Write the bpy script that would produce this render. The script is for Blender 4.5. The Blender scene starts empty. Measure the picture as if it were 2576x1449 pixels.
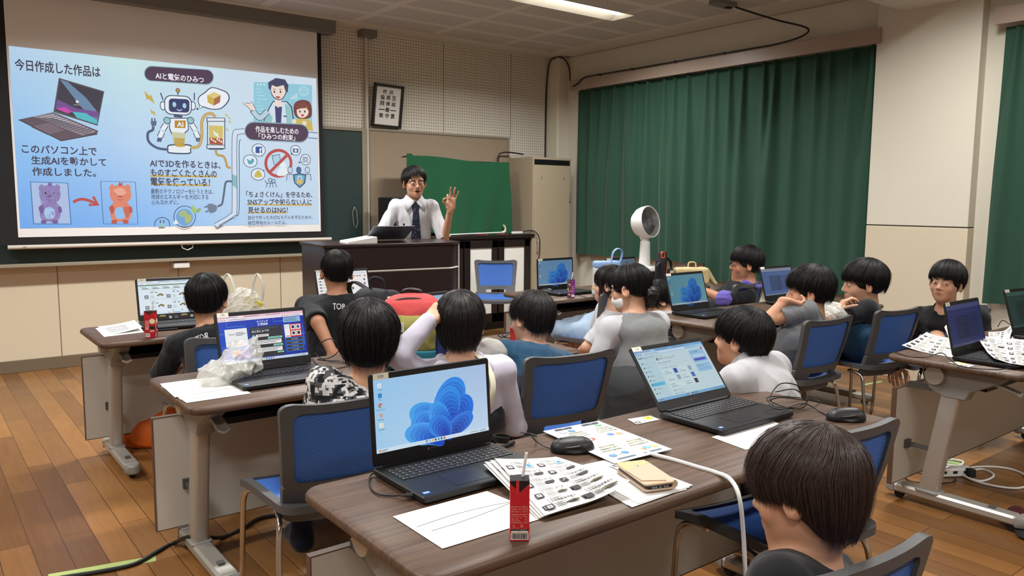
import bpy, bmesh, math, random
import numpy as np
from mathutils import Vector, Matrix
SC = bpy.context.scene
COL = SC.collection
PI = math.pi
random.seed(7)
RNG = np.random.default_rng(7)

# ---------------------------------------------------------------- camera
CH = 1.44
def cam_axes():
    yaw, pit, rol = math.radians(37.906), math.radians(-6.375), math.radians(0.380)
    f = Vector((math.sin(yaw)*math.cos(pit), math.cos(yaw)*math.cos(pit), math.sin(pit)))
    r = Vector((math.cos(yaw), -math.sin(yaw), 0)); u = r.cross(f)
    c, s = math.cos(rol), math.sin(rol)
    return c*r+s*u, -s*r+c*u, f
CR, CU, CF = cam_axes()
FPX = 1975.36
cam = bpy.data.cameras.new('camera'); cam_o = bpy.data.objects.new('camera', cam); COL.objects.link(cam_o)
cam.sensor_width = 36; cam.sensor_fit = 'HORIZONTAL'; cam.lens = FPX/2576*36
cam.clip_start = 0.05
cam_o.matrix_world = Matrix(((CR.x, CU.x, -CF.x, 0), (CR.y, CU.y, -CF.y, 0), (CR.z, CU.z, -CF.z, CH), (0, 0, 0, 1)))
SC.camera = cam_o
def ray(px, py): return CF + CR*((px-1288)/FPX) + CU*((724.5-py)/FPX)
def onz(px, py, z):
    d = ray(px, py); return Vector((0, 0, CH)) + d*((z-CH)/d.z)
def ony(px, py, y):
    d = ray(px, py); return Vector((0, 0, CH)) + d*(y/d.y)
def onx(px, py, x):
    d = ray(px, py); return Vector((0, 0, CH)) + d*(x/d.x)
def at(px, py, dep): return Vector((0, 0, CH)) + ray(px, py)*dep

# ---------------------------------------------------------------- world, exposure
SC.view_settings.view_transform = 'Standard'; SC.view_settings.look = 'None'
SC.view_settings.gamma = 1; SC.view_settings.exposure = 0.0; SC.view_settings.use_curve_mapping = False
w = bpy.data.worlds.new('world'); SC.world = w; w.use_nodes = True
w.node_tree.nodes['Background'].inputs[0].default_value = (1, .97, .92, 1)
w.node_tree.nodes['Background'].inputs[1].default_value = 0.02

# recessed fluorescent fittings, the unseen second and third added to brighten the front wall: (x centre, y centre, power)
CEIL = 3.17
LAMPS = [(4.93, 5.455, 74), (2.0, 5.455, 92), (-1.0, 5.455, 62), (4.93, 2.3, 60), (2.0, 2.3, 56), (4.93, -.85, 44), (2.0, -.85, 38), (-1.0, 2.3, 62), (-1.0, -.85, 50)]
for i, (lx, ly, pw) in enumerate(LAMPS):
    L = bpy.data.lights.new('fluorescent_light', 'AREA'); L.shape = 'RECTANGLE'; L.size = 1.2; L.size_y = .22
    L.energy = pw; L.color = (1, .995, .97); L.spread = math.radians(155)
    o = bpy.data.objects.new('fluorescent_light', L); o.location = (lx, ly, CEIL-.004); COL.objects.link(o)

# ---------------------------------------------------------------- materials
MATS = {}
def srgb(r, g=None, b=None):
    if g is None: r, g, b = r
    f = lambda c: (c/255/12.92 if c/255 <= .04045 else ((c/255+.055)/1.055)**2.4)
    return (f(r), f(g), f(b))
def mat(name, col=(200, 200, 200), rough=.5, metal=0, spec=.5, emit=0, alpha=1, trans=0, sheen=0, coat=0, sss=0, noise=None, bump=None):
    """plain principled material; noise=(scale, amount) varies the colour, bump=(scale, strength) roughens it"""
    if name in MATS: return MATS[name]
    m = bpy.data.materials.new(name); m.use_nodes = True; MATS[name] = m
    nt = m.node_tree; p = nt.nodes['Principled BSDF']
    c = (*srgb(col), 1)
    p.inputs['Base Color'].default_value = c; p.inputs['Roughness'].default_value = rough
    p.inputs['Metallic'].default_value = metal; p.inputs['Specular IOR Level'].default_value = spec
    p.inputs['Alpha'].default_value = alpha; p.inputs['Transmission Weight'].default_value = trans
    p.inputs['Coat Weight'].default_value = coat
    if sheen: p.inputs['Sheen Weight'].default_value = sheen
    if sss:
        p.inputs['Subsurface Weight'].default_value = sss; p.inputs['Subsurface Radius'].default_value = (.012, .005, .003)
    if emit:
        p.inputs['Emission Color'].default_value = c; p.inputs['Emission Strength'].default_value = emit
    if noise or bump:
        tc = nt.nodes.new('ShaderNodeTexCoord')
    if noise:
        n = nt.nodes.new('ShaderNodeTexNoise'); n.inputs['Scale'].default_value = noise[0]; n.inputs['Detail'].default_value = 4
        nt.links.new(tc.outputs['Object'], n.inputs['Vector'])
        mx = nt.nodes.new('ShaderNodeMix'); mx.data_type = 'RGBA'
        k = noise[1]
        mx.inputs['A'].default_value = tuple(x*(1-k) for x in c[:3])+(1,); mx.inputs['B'].default_value = tuple(min(1, x*(1+k)) for x in c[:3])+(1,)
        nt.links.new(n.outputs['Fac'], mx.inputs['Factor']); nt.links.new(mx.outputs['Result'], p.inputs['Base Color'])
    if bump:
        n2 = nt.nodes.new('ShaderNodeTexNoise'); n2.inputs['Scale'].default_value = bump[0]; n2.inputs['Detail'].default_value = 5
        nt.links.new(tc.outputs['Object'], n2.inputs['Vector'])
        b = nt.nodes.new('ShaderNodeBump'); b.inputs['Strength'].default_value = bump[1]; b.inputs['Distance'].default_value = .01
        nt.links.new(n2.outputs['Fac'], b.inputs['Height']); nt.links.new(b.outputs['Normal'], p.inputs['Normal'])
    return m
def attr_mat(name, rough=.6, emit=0, sss=0, spec=.4, bump=None, thin=0):
    """colour comes from the mesh's own 'Col' attribute (printing, screen pictures, skin)"""
    if name in MATS: return MATS[name]
    m = mat(name, (128, 128, 128), rough, spec=spec, sss=sss, bump=bump); nt = m.node_tree; p = nt.nodes['Principled BSDF']
    a = nt.nodes.new('ShaderNodeAttribute'); a.attribute_name = 'Col'
    if emit:
        p.inputs['Base Color'].default_value = (.01, .01, .01, 1)
        nt.links.new(a.outputs['Color'], p.inputs['Emission Color']); p.inputs['Emission Strength'].default_value = emit
    else:
        nt.links.new(a.outputs['Color'], p.inputs['Base Color'])
    return m
def nodes(m): return m.node_tree.nodes, m.node_tree.links, m.node_tree.nodes['Principled BSDF']
def math_n(nt, op, a, b=None, c=None):
    n = nt.nodes.new('ShaderNodeMath'); n.operation = op
    for i, x in enumerate((a, b, c)):
        if x is None: continue
        if isinstance(x, (int, float)): n.inputs[i].default_value = x
        else: nt.links.new(x, n.inputs[i])
    return n.outputs[0]

# ---------------------------------------------------------------- objects
def tag(o, label=None, cat=None, group=None, kind=None):
    if label: o['label'] = label
    if cat: o['category'] = cat
    if group: o['group'] = group
    if kind: o['kind'] = kind
    return o
def thing(name, label, cat, loc=(0, 0, 0), rz=0, group=None):
    o = bpy.data.objects.new(name, None); COL.objects.link(o); o.empty_display_size = .1
    o.location = loc; o.rotation_euler = (0, 0, rz)
    return tag(o, label, cat, group)
def copy_tree(o, parent=None):
    c = o.copy(); COL.objects.link(c); c.parent = parent
    for ch in list(o.children): copy_tree(ch, c)
    return c

TXT = {}
def text_geo(s, bold=0.0):
    k = (s, bold)
    if k in TXT: return TXT[k]
    cu = bpy.data.curves.new('t', 'FONT'); cu.body = s; cu.size = 1; cu.resolution_u = 2; cu.offset = bold; cu.fill_mode = 'FRONT'
    o = bpy.data.objects.new('t', cu); COL.objects.link(o)
    dg = bpy.context.evaluated_depsgraph_get()
    me = bpy.data.meshes.new_from_object(o.evaluated_get(dg))
    v = np.array([q.co[:2] for q in me.vertices]) if len(me.vertices) else np.zeros((0, 2))
    f = [tuple(q.vertices) for q in me.polygons]
    bpy.data.objects.remove(o); bpy.data.curves.remove(cu); bpy.data.meshes.remove(me)
    if len(v):
        v = v - v.min(0); 
        TXT[k] = (v, f, v[:, 0].max(), v[:, 1].max())
    else: TXT[k] = (v, f, 1, 1)
    return TXT[k]

def rot(rx=0, ry=0, rz=0): return (Matrix.Rotation(rz, 4, 'Z') @ Matrix.Rotation(ry, 4, 'Y') @ Matrix.Rotation(rx, 4, 'X'))
def T(x, y, z): return Matrix.Translation((x, y, z))
def rrect(x0, y0, x1, y1, r, n=5):
    """rounded rectangle outline, counter-clockwise"""
    out = []
    for cx, cy, a0 in ((x1-r, y1-r, 0), (x0+r, y1-r, 90), (x0+r, y0+r, 180), (x1-r, y0+r, 270)):
        for i in range(n+1):
            a = math.radians(a0+90*i/n); out.append((cx+r*math.cos(a), cy+r*math.sin(a)))
    return out
def catmull(P, n=8, closed=False):
    P = [np.array(p, float) for p in P]; out = []
    N = len(P); rng = range(N if closed else N-1)
    for i in rng:
        p1, p2 = P[i], P[(i+1) % N]
        p0 = P[i-1] if (closed or i > 0) else 2*p1-p2
        p3 = P[(i+2) % N] if (closed or i+2 < N) else 2*p2-p1
        for j in range(n):
            t = j/n
            out.append(.5*((2*p1)+(-p0+p2)*t+(2*p0-5*p1+4*p2-p3)*t*t+(-p0+3*p1-3*p2+p3)*t**3))
    if not closed: out.append(P[-1])
    return [tuple(q) for q in out]

class MB:
    """collects geometry for ONE mesh object"""
    def __init__(s): s.v = []; s.f = []; s.fm = []; s.fc = []; s.mats = []; s.lay = 0
    def mi(s, m):
        if m not in s.mats: s.mats.append(m)
        return s.mats.index(m)
    def add(s, vs, fs, m=None, col=None, M=None):
        b = len(s.v)
        if M is not None: vs = [M @ Vector(q) for q in vs]
        s.v.extend([tuple(q) for q in vs])
        k = s.mi(m)
        for f in fs:
            s.f.append(tuple(i+b for i in f)); s.fm.append(k); s.fc.append(col)
        return s
    def box(s, a, b, m=None, M=None, col=None):
        (x0, y0, z0), (x1, y1, z1) = a, b
        vs = [(x0, y0, z0), (x1, y0, z0), (x1, y1, z0), (x0, y1, z0), (x0, y0, z1), (x1, y0, z1), (x1, y1, z1), (x0, y1, z1)]
        return s.add(vs, [(3, 2, 1, 0), (4, 5, 6, 7), (0, 1, 5, 4), (1, 2, 6, 5), (2, 3, 7, 6), (3, 0, 4, 7)], m, col, M)
    def prism(s, poly, z0, z1, m=None, M=None, col=None, ch=0):
        """poly in xy extruded along z; ch = chamfer of both rims"""
        n = len(poly); P = np.array(poly, float)
        if ch:
            c = P.mean(0); e = np.roll(P, -1, 0)-np.roll(P, 1, 0); nr = np.stack([e[:, 1], -e[:, 0]], 1); nr /= np.maximum(np.linalg.norm(nr, axis=1, keepdims=True), 1e-9)
            a = ((P*np.roll(P, -1, 0)[:, ::-1])@np.array([1, -1])).sum()
            if a < 0: nr = -nr
            Q = P-nr*ch
            rings = [(Q, z0), (P, z0+ch), (P, z1-ch), (Q, z1)]
        else: rings = [(P, z0), (P, z1)]
        vs = [(x, y, z) for R, z in rings for x, y in R]; fs = []
        for k in range(len(rings)-1):
            for i in range(n): fs.append((k*n+i, k*n+(i+1) % n, (k+1)*n+(i+1) % n, (k+1)*n+i))
        fs.append(tuple(range(n))[::-1]); fs.append(tuple(range((len(rings)-1)*n, len(rings)*n)))
        return s.add(vs, fs, m, col, M)
    def cyl(s, a, b, ra, rb=None, n=16, m=None, col=None, M=None):
        return s.tube([a, b], [ra, ra if rb is None else rb], n, m, col, M)
    def tube(s, pts, r, n=8, m=None, col=None, M=None, caps=True, flat=None):
        P = [Vector(q) for q in pts]; k = len(P)
        R = [r]*k if isinstance(r, (int, float)) else list(r)
        t0 = (P[1]-P[0]).normalized(); up = Vector((0, 0, 1)) if abs(t0.z) < .9 else Vector((1, 0, 0))
        nx = up.cross(t0).normalized(); vs = []
        for i in range(k):
            t = ((P[min(i+1, k-1)]-P[max(i-1, 0)])).normalized()
            nx = (nx-t*nx.dot(t)).normalized(); ny = t.cross(nx)
            for j in range(n):
                a = 2*PI*j/n
                vs.append(P[i]+nx*(R[i]*math.cos(a))+ny*(R[i]*math.sin(a)*(flat or 1)))
        fs = [(i*n+j, i*n+(j+1) % n, (i+1)*n+(j+1) % n, (i+1)*n+j) for i in range(k-1) for j in range(n)]
        if caps: fs += [tuple(range(n))[::-1], tuple(range((k-1)*n, k*n))]
        return s.add(vs, fs, m, col, M)
    def lathe(s, prof, n=32, m=None, M=None, col=None):
        vs = [(r*math.cos(2*PI*j/n), r*math.sin(2*PI*j/n), z) for r, z in prof for j in range(n)]
        fs = [(i*n+j, i*n+(j+1) % n, (i+1)*n+(j+1) % n, (i+1)*n+j) for i in range(len(prof)-1) for j in range(n)]
        return s.add(vs, fs, m, col, M)
    def grid(s, P, m=None, M=None, col=None, cu=False, cv=False):
        nu, nv = len(P), len(P[0]); vs = [q for row in P for q in row]
        fs = [(i*nv+j, ((i+1) % nu)*nv+j, ((i+1) % nu)*nv+(j+1) % nv, i*nv+(j+1) % nv) for i in range(nu if cu else nu-1) for j in range(nv if cv else nv-1)]
        return s.add(vs, fs, m, col, M)
    def sph(s, c, r, nu=16, nv=10, m=None, M=None, col=None):
        if isinstance(r, (int, float)): r = (r, r, r)
        P = [[(c[0]+r[0]*math.sin(PI*j/nv)*math.cos(2*PI*i/nu), c[1]+r[1]*math.sin(PI*j/nv)*math.sin(2*PI*i/nu), c[2]+r[2]*math.cos(PI*j/nv)) for j in range(nv+1)] for i in range(nu)]
        return s.grid(P, m, M, col, cu=True)
    def sheet(s, fn, u, v, m=None, M=None, thick=0.0, col=None):
        """fn(u,v) -> point over two parameter lists; thick closes it into a slab"""
        P = [[Vector(fn(a, b)) for b in v] for a in u]
        s.grid(P, m, M, col)
        if thick:
            nu, nv = len(u), len(v); Q = []
            for i in range(nu):
                row = []
                for j in range(nv):
                    du = P[min(i+1, nu-1)][j]-P[max(i-1, 0)][j]; dv = P[i][min(j+1, nv-1)]-P[i][max(j-1, 0)]
                    row.append(P[i][j]-du.cross(dv).normalized()*thick)
                Q.append(row)
            s.grid([r[::-1] for r in Q], m, M, col)
            per = [(i, 0) for i in range(nu)]+[(nu-1, j) for j in range(1, nv)]+[(i, nv-1) for i in range(nu-2, -1, -1)]+[(0, j) for j in range(nv-2, 0, -1)]
            s.grid([[P[i][j] for i, j in per], [Q[i][j] for i, j in per]], m, M, col, cv=True)
        return s
    # ---- flat art on a surface: 2-D coordinates, each call one layer above the last
    def art(s, M, m, step=.00025): s.AM = M; s.am = m; s.st = step; s.lay = 0; return s
    def _z(s): s.lay += 1; return s.lay*s.st
    def poly(s, pts, col):
        z = s._z(); n = len(pts)
        a = sum(pts[i][0]*pts[(i+1) % n][1]-pts[(i+1) % n][0]*pts[i][1] for i in range(n))
        if a < 0: pts = pts[::-1]
        return s.add([(x, y, z) for x, y in pts], [tuple(range(n))], s.am, col, s.AM)
    def rect(s, x0, y0, x1, y1, col, r=0):
        return s.poly(rrect(x0, y0, x1, y1, r) if r else [(x0, y0), (x1, y0), (x1, y1), (x0, y1)], col)
    def disc(s, x, y, r, col, ry=None, n=24, a=0):
        ry = ry or r; ca, sa = math.cos(a), math.sin(a)
        return s.poly([(x+r*math.cos(t)*ca-ry*math.sin(t)*sa, y+r*math.cos(t)*sa+ry*math.sin(t)*ca) for t in [2*PI*i/n for i in range(n)]], col)
    def line(s, pts, w, col, closed=False):
        P = [np.array(p, float) for p in pts]; n = len(P); z = s._z(); A = []; B = []
        for i in range(n):
            if closed: d = P[(i+1) % n]-P[i-1]
            else: d = P[min(i+1, n-1)]-P[max(i-1, 0)]
            d = d/max(1e-9, np.linalg.norm(d)); q = np.array([-d[1], d[0]])*w/2
            A.append((*(P[i]-q), z)); B.append((*(P[i]+q), z))
        return s.grid([A, B][::1] if False else [B, A], s.am, s.AM, col, cv=closed)
    def curve(s, pts, w, col, closed=False, n=6): return s.line(catmull(pts, n, closed), w, col, closed)
    def outl(s, pts, fill, w, col): s.poly(list(pts), fill); return s.line(list(pts), w, col, True)
    def text(s, t, x, y, h, col, align='l', w=None, bold=0.0, lh=None, shear=0):
        """h = height of the text's own ink; w squeezes to a width; align l/c/r about x"""
        v, f, W, H = text_geo(t, bold)
        if not len(v): return s
        sy = h/H if lh is None else lh; sx = (w/W) if w else sy
        ox = x - {'l': 0, 'c': W*sx/2, 'r': W*sx}[align]; z = s._z()
        return s.add([(ox+q[0]*sx+shear*q[1]*sy, y+q[1]*sy, z) for q in v], f, s.am, col, s.AM)
    def build(s, name, parent=None, m=None, loc=None, smooth=40, bevel=0, seg=2, M=None):
        me = bpy.data.meshes.new(name)
        V = [M @ Vector(q) for q in s.v] if M is not None else s.v
        me.from_pydata([tuple(q) for q in V], [], s.f)
        mats = [x if x is not None else m for x in s.mats]
        for x in mats: me.materials.append(MATS[x] if isinstance(x, str) else x)
        if len(mats) > 1: me.polygons.foreach_set('material_index', s.fm)
        if any(c is not None for c in s.fc):
            ca = me.color_attributes.new('Col', 'FLOAT_COLOR', 'CORNER'); arr = []
            lut = {}
            for f, c in zip(s.f, s.fc):
                c = c or (255, 255, 255)
                if c not in lut: lut[c] = (*srgb(c), 1.0)
                arr.extend(lut[c]*len(f))
            ca.data.foreach_set('color', arr)
        if smooth:
            me.polygons.foreach_set('use_smooth', [True]*len(me.polygons)); me.set_sharp_from_angle(angle=math.radians(smooth))
        me.update()
        o = bpy.data.objects.new(name, me); COL.objects.link(o)
        if parent is not None: o.parent = parent
        if loc is not None: o.location = loc
        if bevel:
            b = o.modifiers.new('bevel', 'BEVEL'); b.width = bevel; b.segments = seg; b.limit_method = 'ANGLE'; b.angle_limit = math.radians(40)
        return o
def npmesh(name, V, F, m, parent=None, cols=None, smooth=True):
    """mesh straight from arrays; cols = per-vertex linear rgb"""
    me = bpy.data.meshes.new(name); V = np.asarray(V, np.float32); F = np.asarray(F, np.int32); k = F.shape[1]
    me.vertices.add(len(V)); me.vertices.foreach_set('co', V.ravel())
    me.loops.add(F.size); me.loops.foreach_set('vertex_index', F.ravel())
    me.polygons.add(len(F)); me.polygons.foreach_set('loop_start', np.arange(0, F.size, k, dtype=np.int32))
    if smooth: me.polygons.foreach_set('use_smooth', np.ones(len(F), bool))
    me.update(calc_edges=True); me.validate()
    if cols is not None:
        ca = me.color_attributes.new('Col', 'FLOAT_COLOR', 'POINT')
        ca.data.foreach_set('color', np.concatenate([cols, np.ones((len(cols), 1))], 1).astype(np.float32).ravel())
    me.materials.append(MATS[m] if isinstance(m, str) else m)
    o = bpy.data.objects.new(name, me); COL.objects.link(o); o.parent = parent
    return o
# ================================================================ the room
X0, Y0, YF, XW = -4.0, -3.5, 7.53, 6.53      # left, back, front, right wall planes
m = mat('floor_wood', (150, 98, 52), .33, spec=.45); N, Lk, p = nodes(m); nt = m.node_tree
tc = N.new('ShaderNodeTexCoord'); mp = N.new('ShaderNodeMapping'); mp.inputs['Rotation'].default_value = (0, 0, PI/2)
Lk.new(tc.outputs['Object'], mp.inputs['Vector'])
br = N.new('ShaderNodeTexBrick'); br.offset = .37; br.offset_frequency = 2; br.squash = 1
br.inputs['Scale'].default_value = 1; br.inputs['Brick Width'].default_value = 1.1; br.inputs['Row Height'].default_value = .115
br.inputs['Mortar Size'].default_value = .0016; br.inputs['Mortar Smooth'].default_value = .1; br.inputs['Bias'].default_value = 0
br.inputs['Color1'].default_value = (0, 0, 0, 1); br.inputs['Color2'].default_value = (1, 1, 1, 1); br.inputs['Mortar'].default_value = (.5, .5, .5, 1)
Lk.new(mp.outputs[0], br.inputs['Vector'])
cr = N.new('ShaderNodeValToRGB'); cr.color_ramp.elements[0].color = (*srgb(104, 68, 36), 1); cr.color_ramp.elements[1].color = (*srgb(150, 104, 57), 1)
Lk.new(br.outputs['Color'], cr.inputs[0])
gm = N.new('ShaderNodeMapping'); gm.inputs['Scale'].default_value = (26, 1.6, 1); Lk.new(tc.outputs['Object'], gm.inputs['Vector'])
gn = N.new('ShaderNodeTexNoise'); gn.inputs['Scale'].default_value = 2.2; gn.inputs['Detail'].default_value = 6; gn.inputs['Distortion'].default_value = .6; Lk.new(gm.outputs[0], gn.inputs['Vector'])
mr = N.new('ShaderNodeMapRange'); mr.inputs['To Min'].default_value = .68; mr.inputs['To Max'].default_value = 1.25; Lk.new(gn.outputs['Fac'], mr.inputs['Value'])
vm = N.new('ShaderNodeMix'); vm.data_type = 'RGBA'; vm.blend_type = 'MULTIPLY'; vm.inputs['Factor'].default_value = 1
Lk.new(cr.outputs[0], vm.inputs['A']); Lk.new(mr.outputs[0], vm.inputs['B'])
mo = N.new('ShaderNodeMix'); mo.data_type = 'RGBA'; mo.inputs['B'].default_value = (*srgb(70, 42, 22), 1)
Lk.new(br.outputs['Fac'], mo.inputs['Factor']); Lk.new(vm.outputs['Result'], mo.inputs['A']); Lk.new(mo.outputs['Result'], p.inputs['Base Color'])
rn = N.new('ShaderNodeTexNoise'); rn.inputs['Scale'].default_value = 3; Lk.new(tc.outputs['Object'], rn.inputs['Vector'])
rr = N.new('ShaderNodeMapRange'); rr.inputs['To Min'].default_value = .24; rr.inputs['To Max'].default_value = .42; Lk.new(rn.outputs['Fac'], rr.inputs['Value']); Lk.new(rr.outputs[0], p.inputs['Roughness'])
bp_ = N.new('ShaderNodeBump'); bp_.inputs['Strength'].default_value = .25; bp_.inputs['Distance'].default_value = .002; bp_.invert = True; Lk.new(br.outputs['Fac'], bp_.inputs['Height']); Lk.new(bp_.outputs[0], p.inputs['Normal'])

def hole_mat(name, col, dark, sp, rad, axes, margin=None, rough=.8):
    """board with a square grid of drilled holes; margin=(w, h, plain border) leaves plain strips"""
    m = mat(name, col, rough, spec=.2); N, Lk, p = nodes(m); nt = m.node_tree
    tc = N.new('ShaderNodeTexCoord'); sx = N.new('ShaderNodeSeparateXYZ'); Lk.new(tc.outputs['Object'], sx.inputs[0])
    U, V = sx.outputs[axes[0]], sx.outputs[axes[1]]
    def cell(c):
        return math_n(nt, 'SUBTRACT', math_n(nt, 'FRACT', math_n(nt, 'DIVIDE', c, sp)), .5)
    a, b = cell(U), cell(V)
    d = math_n(nt, 'SQRT', math_n(nt, 'ADD', math_n(nt, 'MULTIPLY', a, a), math_n(nt, 'MULTIPLY', b, b)))
    h = math_n(nt, 'LESS_THAN', d, rad/sp)
    if margin:
        w_, h_, bd = margin
        for c, q in ((U, w_), (V, h_)):
            e = math_n(nt, 'MULTIPLY', math_n(nt, 'ABSOLUTE', math_n(nt, 'SUBTRACT', math_n(nt, 'FRACT', math_n(nt, 'DIVIDE', c, q)), .5)), q)
            h = math_n(nt, 'MULTIPLY', h, math_n(nt, 'LESS_THAN', e, q/2-bd))
    mx = N.new('ShaderNodeMix'); mx.data_type = 'RGBA'; mx.inputs['A'].default_value = (*srgb(col), 1); mx.inputs['B'].default_value = (*srgb(dark), 1)
    Lk.new(h, mx.inputs['Factor']); Lk.new(mx.outputs['Result'], p.inputs['Base Color'])
    return m
hole_mat('ceiling_board', (216, 211, 205), (70, 66, 62), .0235, .0062, (0, 1), (.91, .455, .045))
hole_mat('peg_board', (224, 216, 202), (30, 27, 26), .0315, .0048, (0, 2))
mat('wall_beige', (212, 199, 174), .6, noise=(2.5, .03), bump=(60, .02))
mat('wall_cream', (216, 210, 194), .6, noise=(2.0, .03), bump=(60, .02))
mat('wall_grey', (212, 206, 195), .65, noise=(2.0, .03))
mat('base_brown', (112, 98, 80), .45)
mat('trim_tan', (150, 136, 122), .35, noise=(3, .06))
mat('dark_gap', (40, 38, 36), .9)

def structure(name, mb, m, **k): return tag(mb.build(name, None, m, **k), kind='structure')
structure('floor', MB().box((X0, Y0, -.1), (XW+.3, YF+.1, 0)), 'floor_wood', smooth=0)
# ceiling with openings for the recessed fittings
b = MB(); hx, hy = .64, .145
xs = sorted({X0, XW+.3, *[q for l in LAMPS for q in (l[0]-hx, l[0]+hx)]}); ys = sorted({Y0, YF+.1, *[q for l in LAMPS for q in (l[1]-hy, l[1]+hy)]})
for i in range(len(xs)-1):
    for j in range(len(ys)-1):
        cx, cy = (xs[i]+xs[i+1])/2, (ys[j]+ys[j+1])/2
        if any(abs(cx-l[0]) < hx and abs(cy-l[1]) < hy for l in LAMPS): continue
        b.add([(xs[i], ys[j], CEIL), (xs[i+1], ys[j], CEIL), (xs[i+1], ys[j+1], CEIL), (xs[i], ys[j+1], CEIL)], [(3, 2, 1, 0)], 'ceiling_board')
b.box((X0, Y0, CEIL+.18), (XW+.3, YF+.1, CEIL+.25), 'wall_grey')
structure('ceiling', b, 'ceiling_board', smooth=0)
b = MB().box((X0, 7.18, CEIL-.012), (6.36, YF, CEIL+.001)); structure('trim_1', b, 'wall_grey')       # plain ceiling border along the front wall
b = MB().box((6.16, 3.2, CEIL-.010), (XW, 7.2, CEIL+.001)); structure('trim_2', b, 'wall_grey')         # and along the window wall
# front wall: beige lower panels, plain strip, peg board above the boards
b = MB(); b.box((X0, YF, 0), (XW+.3, YF+.1, CEIL+.2), 'wall_beige')
structure('wall_front', b, 'wall_beige', smooth=0)
b = MB().box((X0, YF-.012, 1.0), (6.37, YF, CEIL)); 
for x in (4.87, 5.816, 3.925-.01): b.box((x-.0025, YF-.0125, 2.16), (x+.0025, YF-.0119, CEIL), 'dark_gap')
o = structure('wall_front_pegboard', b, 'peg_board', smooth=0)
b = MB()
for x in (.06, 1.02, 1.99, 2.95, 3.9, 4.86): b.box((x-.003, YF-.002, .1), (x+.003, YF, .88))
structure('trim_3', b, 'base_brown')
structure('baseboard_front', MB().box((X0, YF-.018, 0), (6.37, YF, .102)), 'base_brown', bevel=.003)
# right wall, corner column, pillar, beam
b = MB().box((XW, Y0, 0), (XW+.15, YF, CEIL+.2)); structure('wall_right', b, 'wall_cream', smooth=0)
b = MB().box((6.37, 7.30, 0), (XW+.02, YF, CEIL)); structure('column', b, 'wall_cream', bevel=.02)
b = MB()
PX, P0, P1 = 6.42, 2.60, 3.40
b.box((PX, P0, 1.258), (XW+.12, P1, CEIL), 'wall_cream'); b.box((PX, P0, 0), (XW+.12, P1, 1.250), 'wall_beige'); b.box((PX+.003, P0+.003, 1.249), (XW+.1, P1-.003, 1.259), 'dark_gap')
structure('pillar', b, 'wall_cream', bevel=.004)
b = MB(); prof = rrect(2.76, 2.952, 3.215, 3.4, .035)
b.prism([(y, z) for y, z in prof], X0, PX, M=Matrix(((0, 0, 1, 0), (1, 0, 0, 0), (0, 1, 0, 0), (0, 0, 0, 1)))); structure('beam', b, 'wall_grey')
structure('wall_left', MB().box((X0-.1, Y0, 0), (X0, YF, CEIL+.2)), 'wall_cream', smooth=0)
structure('wall_back', MB().box((X0, Y0-.1, 0), (XW+.3, Y0, CEIL+.2)), 'wall_cream', smooth=0)
structure('baseboard_right', MB().box((XW-.015, Y0, 0), (XW, YF, .1)), 'base_brown')
# small bead where the right wall meets the ceiling
structure('trim_4', MB().box((XW-.02, Y0, CEIL-.012), (XW, 7.3, CEIL)), 'trim_tan')

# ---------------------------------------------------------------- lamps
mat('lamp_tube', (255, 247, 232), .4, emit=9); mat('lamp_white', (240, 238, 230), .45)
lamp_labels = ['recessed fluorescent ceiling light glowing above the front of the green curtain']
def lamp(x, y, label):
    t = thing('ceiling_light', label, 'light', (x, y, CEIL), 0, 'recessed fluorescent ceiling lights')
    b = MB(); d = .075; hx, hy = .64, .145
    b.add([(-hx, -hy, 0), (hx, -hy, 0), (hx, hy, 0), (-hx, hy, 0), (-hx+.05, -.06, d), (hx-.05, -.06, d), (hx-.05, .06, d), (-hx+.05, .06, d)],
          [(4, 5, 6, 7), (0, 1, 5, 4), (1, 2, 6, 5), (2, 3, 7, 6), (3, 0, 4, 7)][0:])
    b.build('reflector', t, 'lamp_white', smooth=0)
    MB().cyl((-hx+.06, 0, .035), (hx-.06, 0, .035), .015, n=12).build('tube', t, 'lamp_tube')
    return t
lamp(4.93, 5.455, 'recessed fluorescent ceiling light glowing at the top of the photo')
for lx, ly, _ in LAMPS[1:]:  # first two of these are added to brighten the front wall
    lamp(lx, ly, 'unseen recessed fluorescent ceiling light beyond the edge of the photo')
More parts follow.
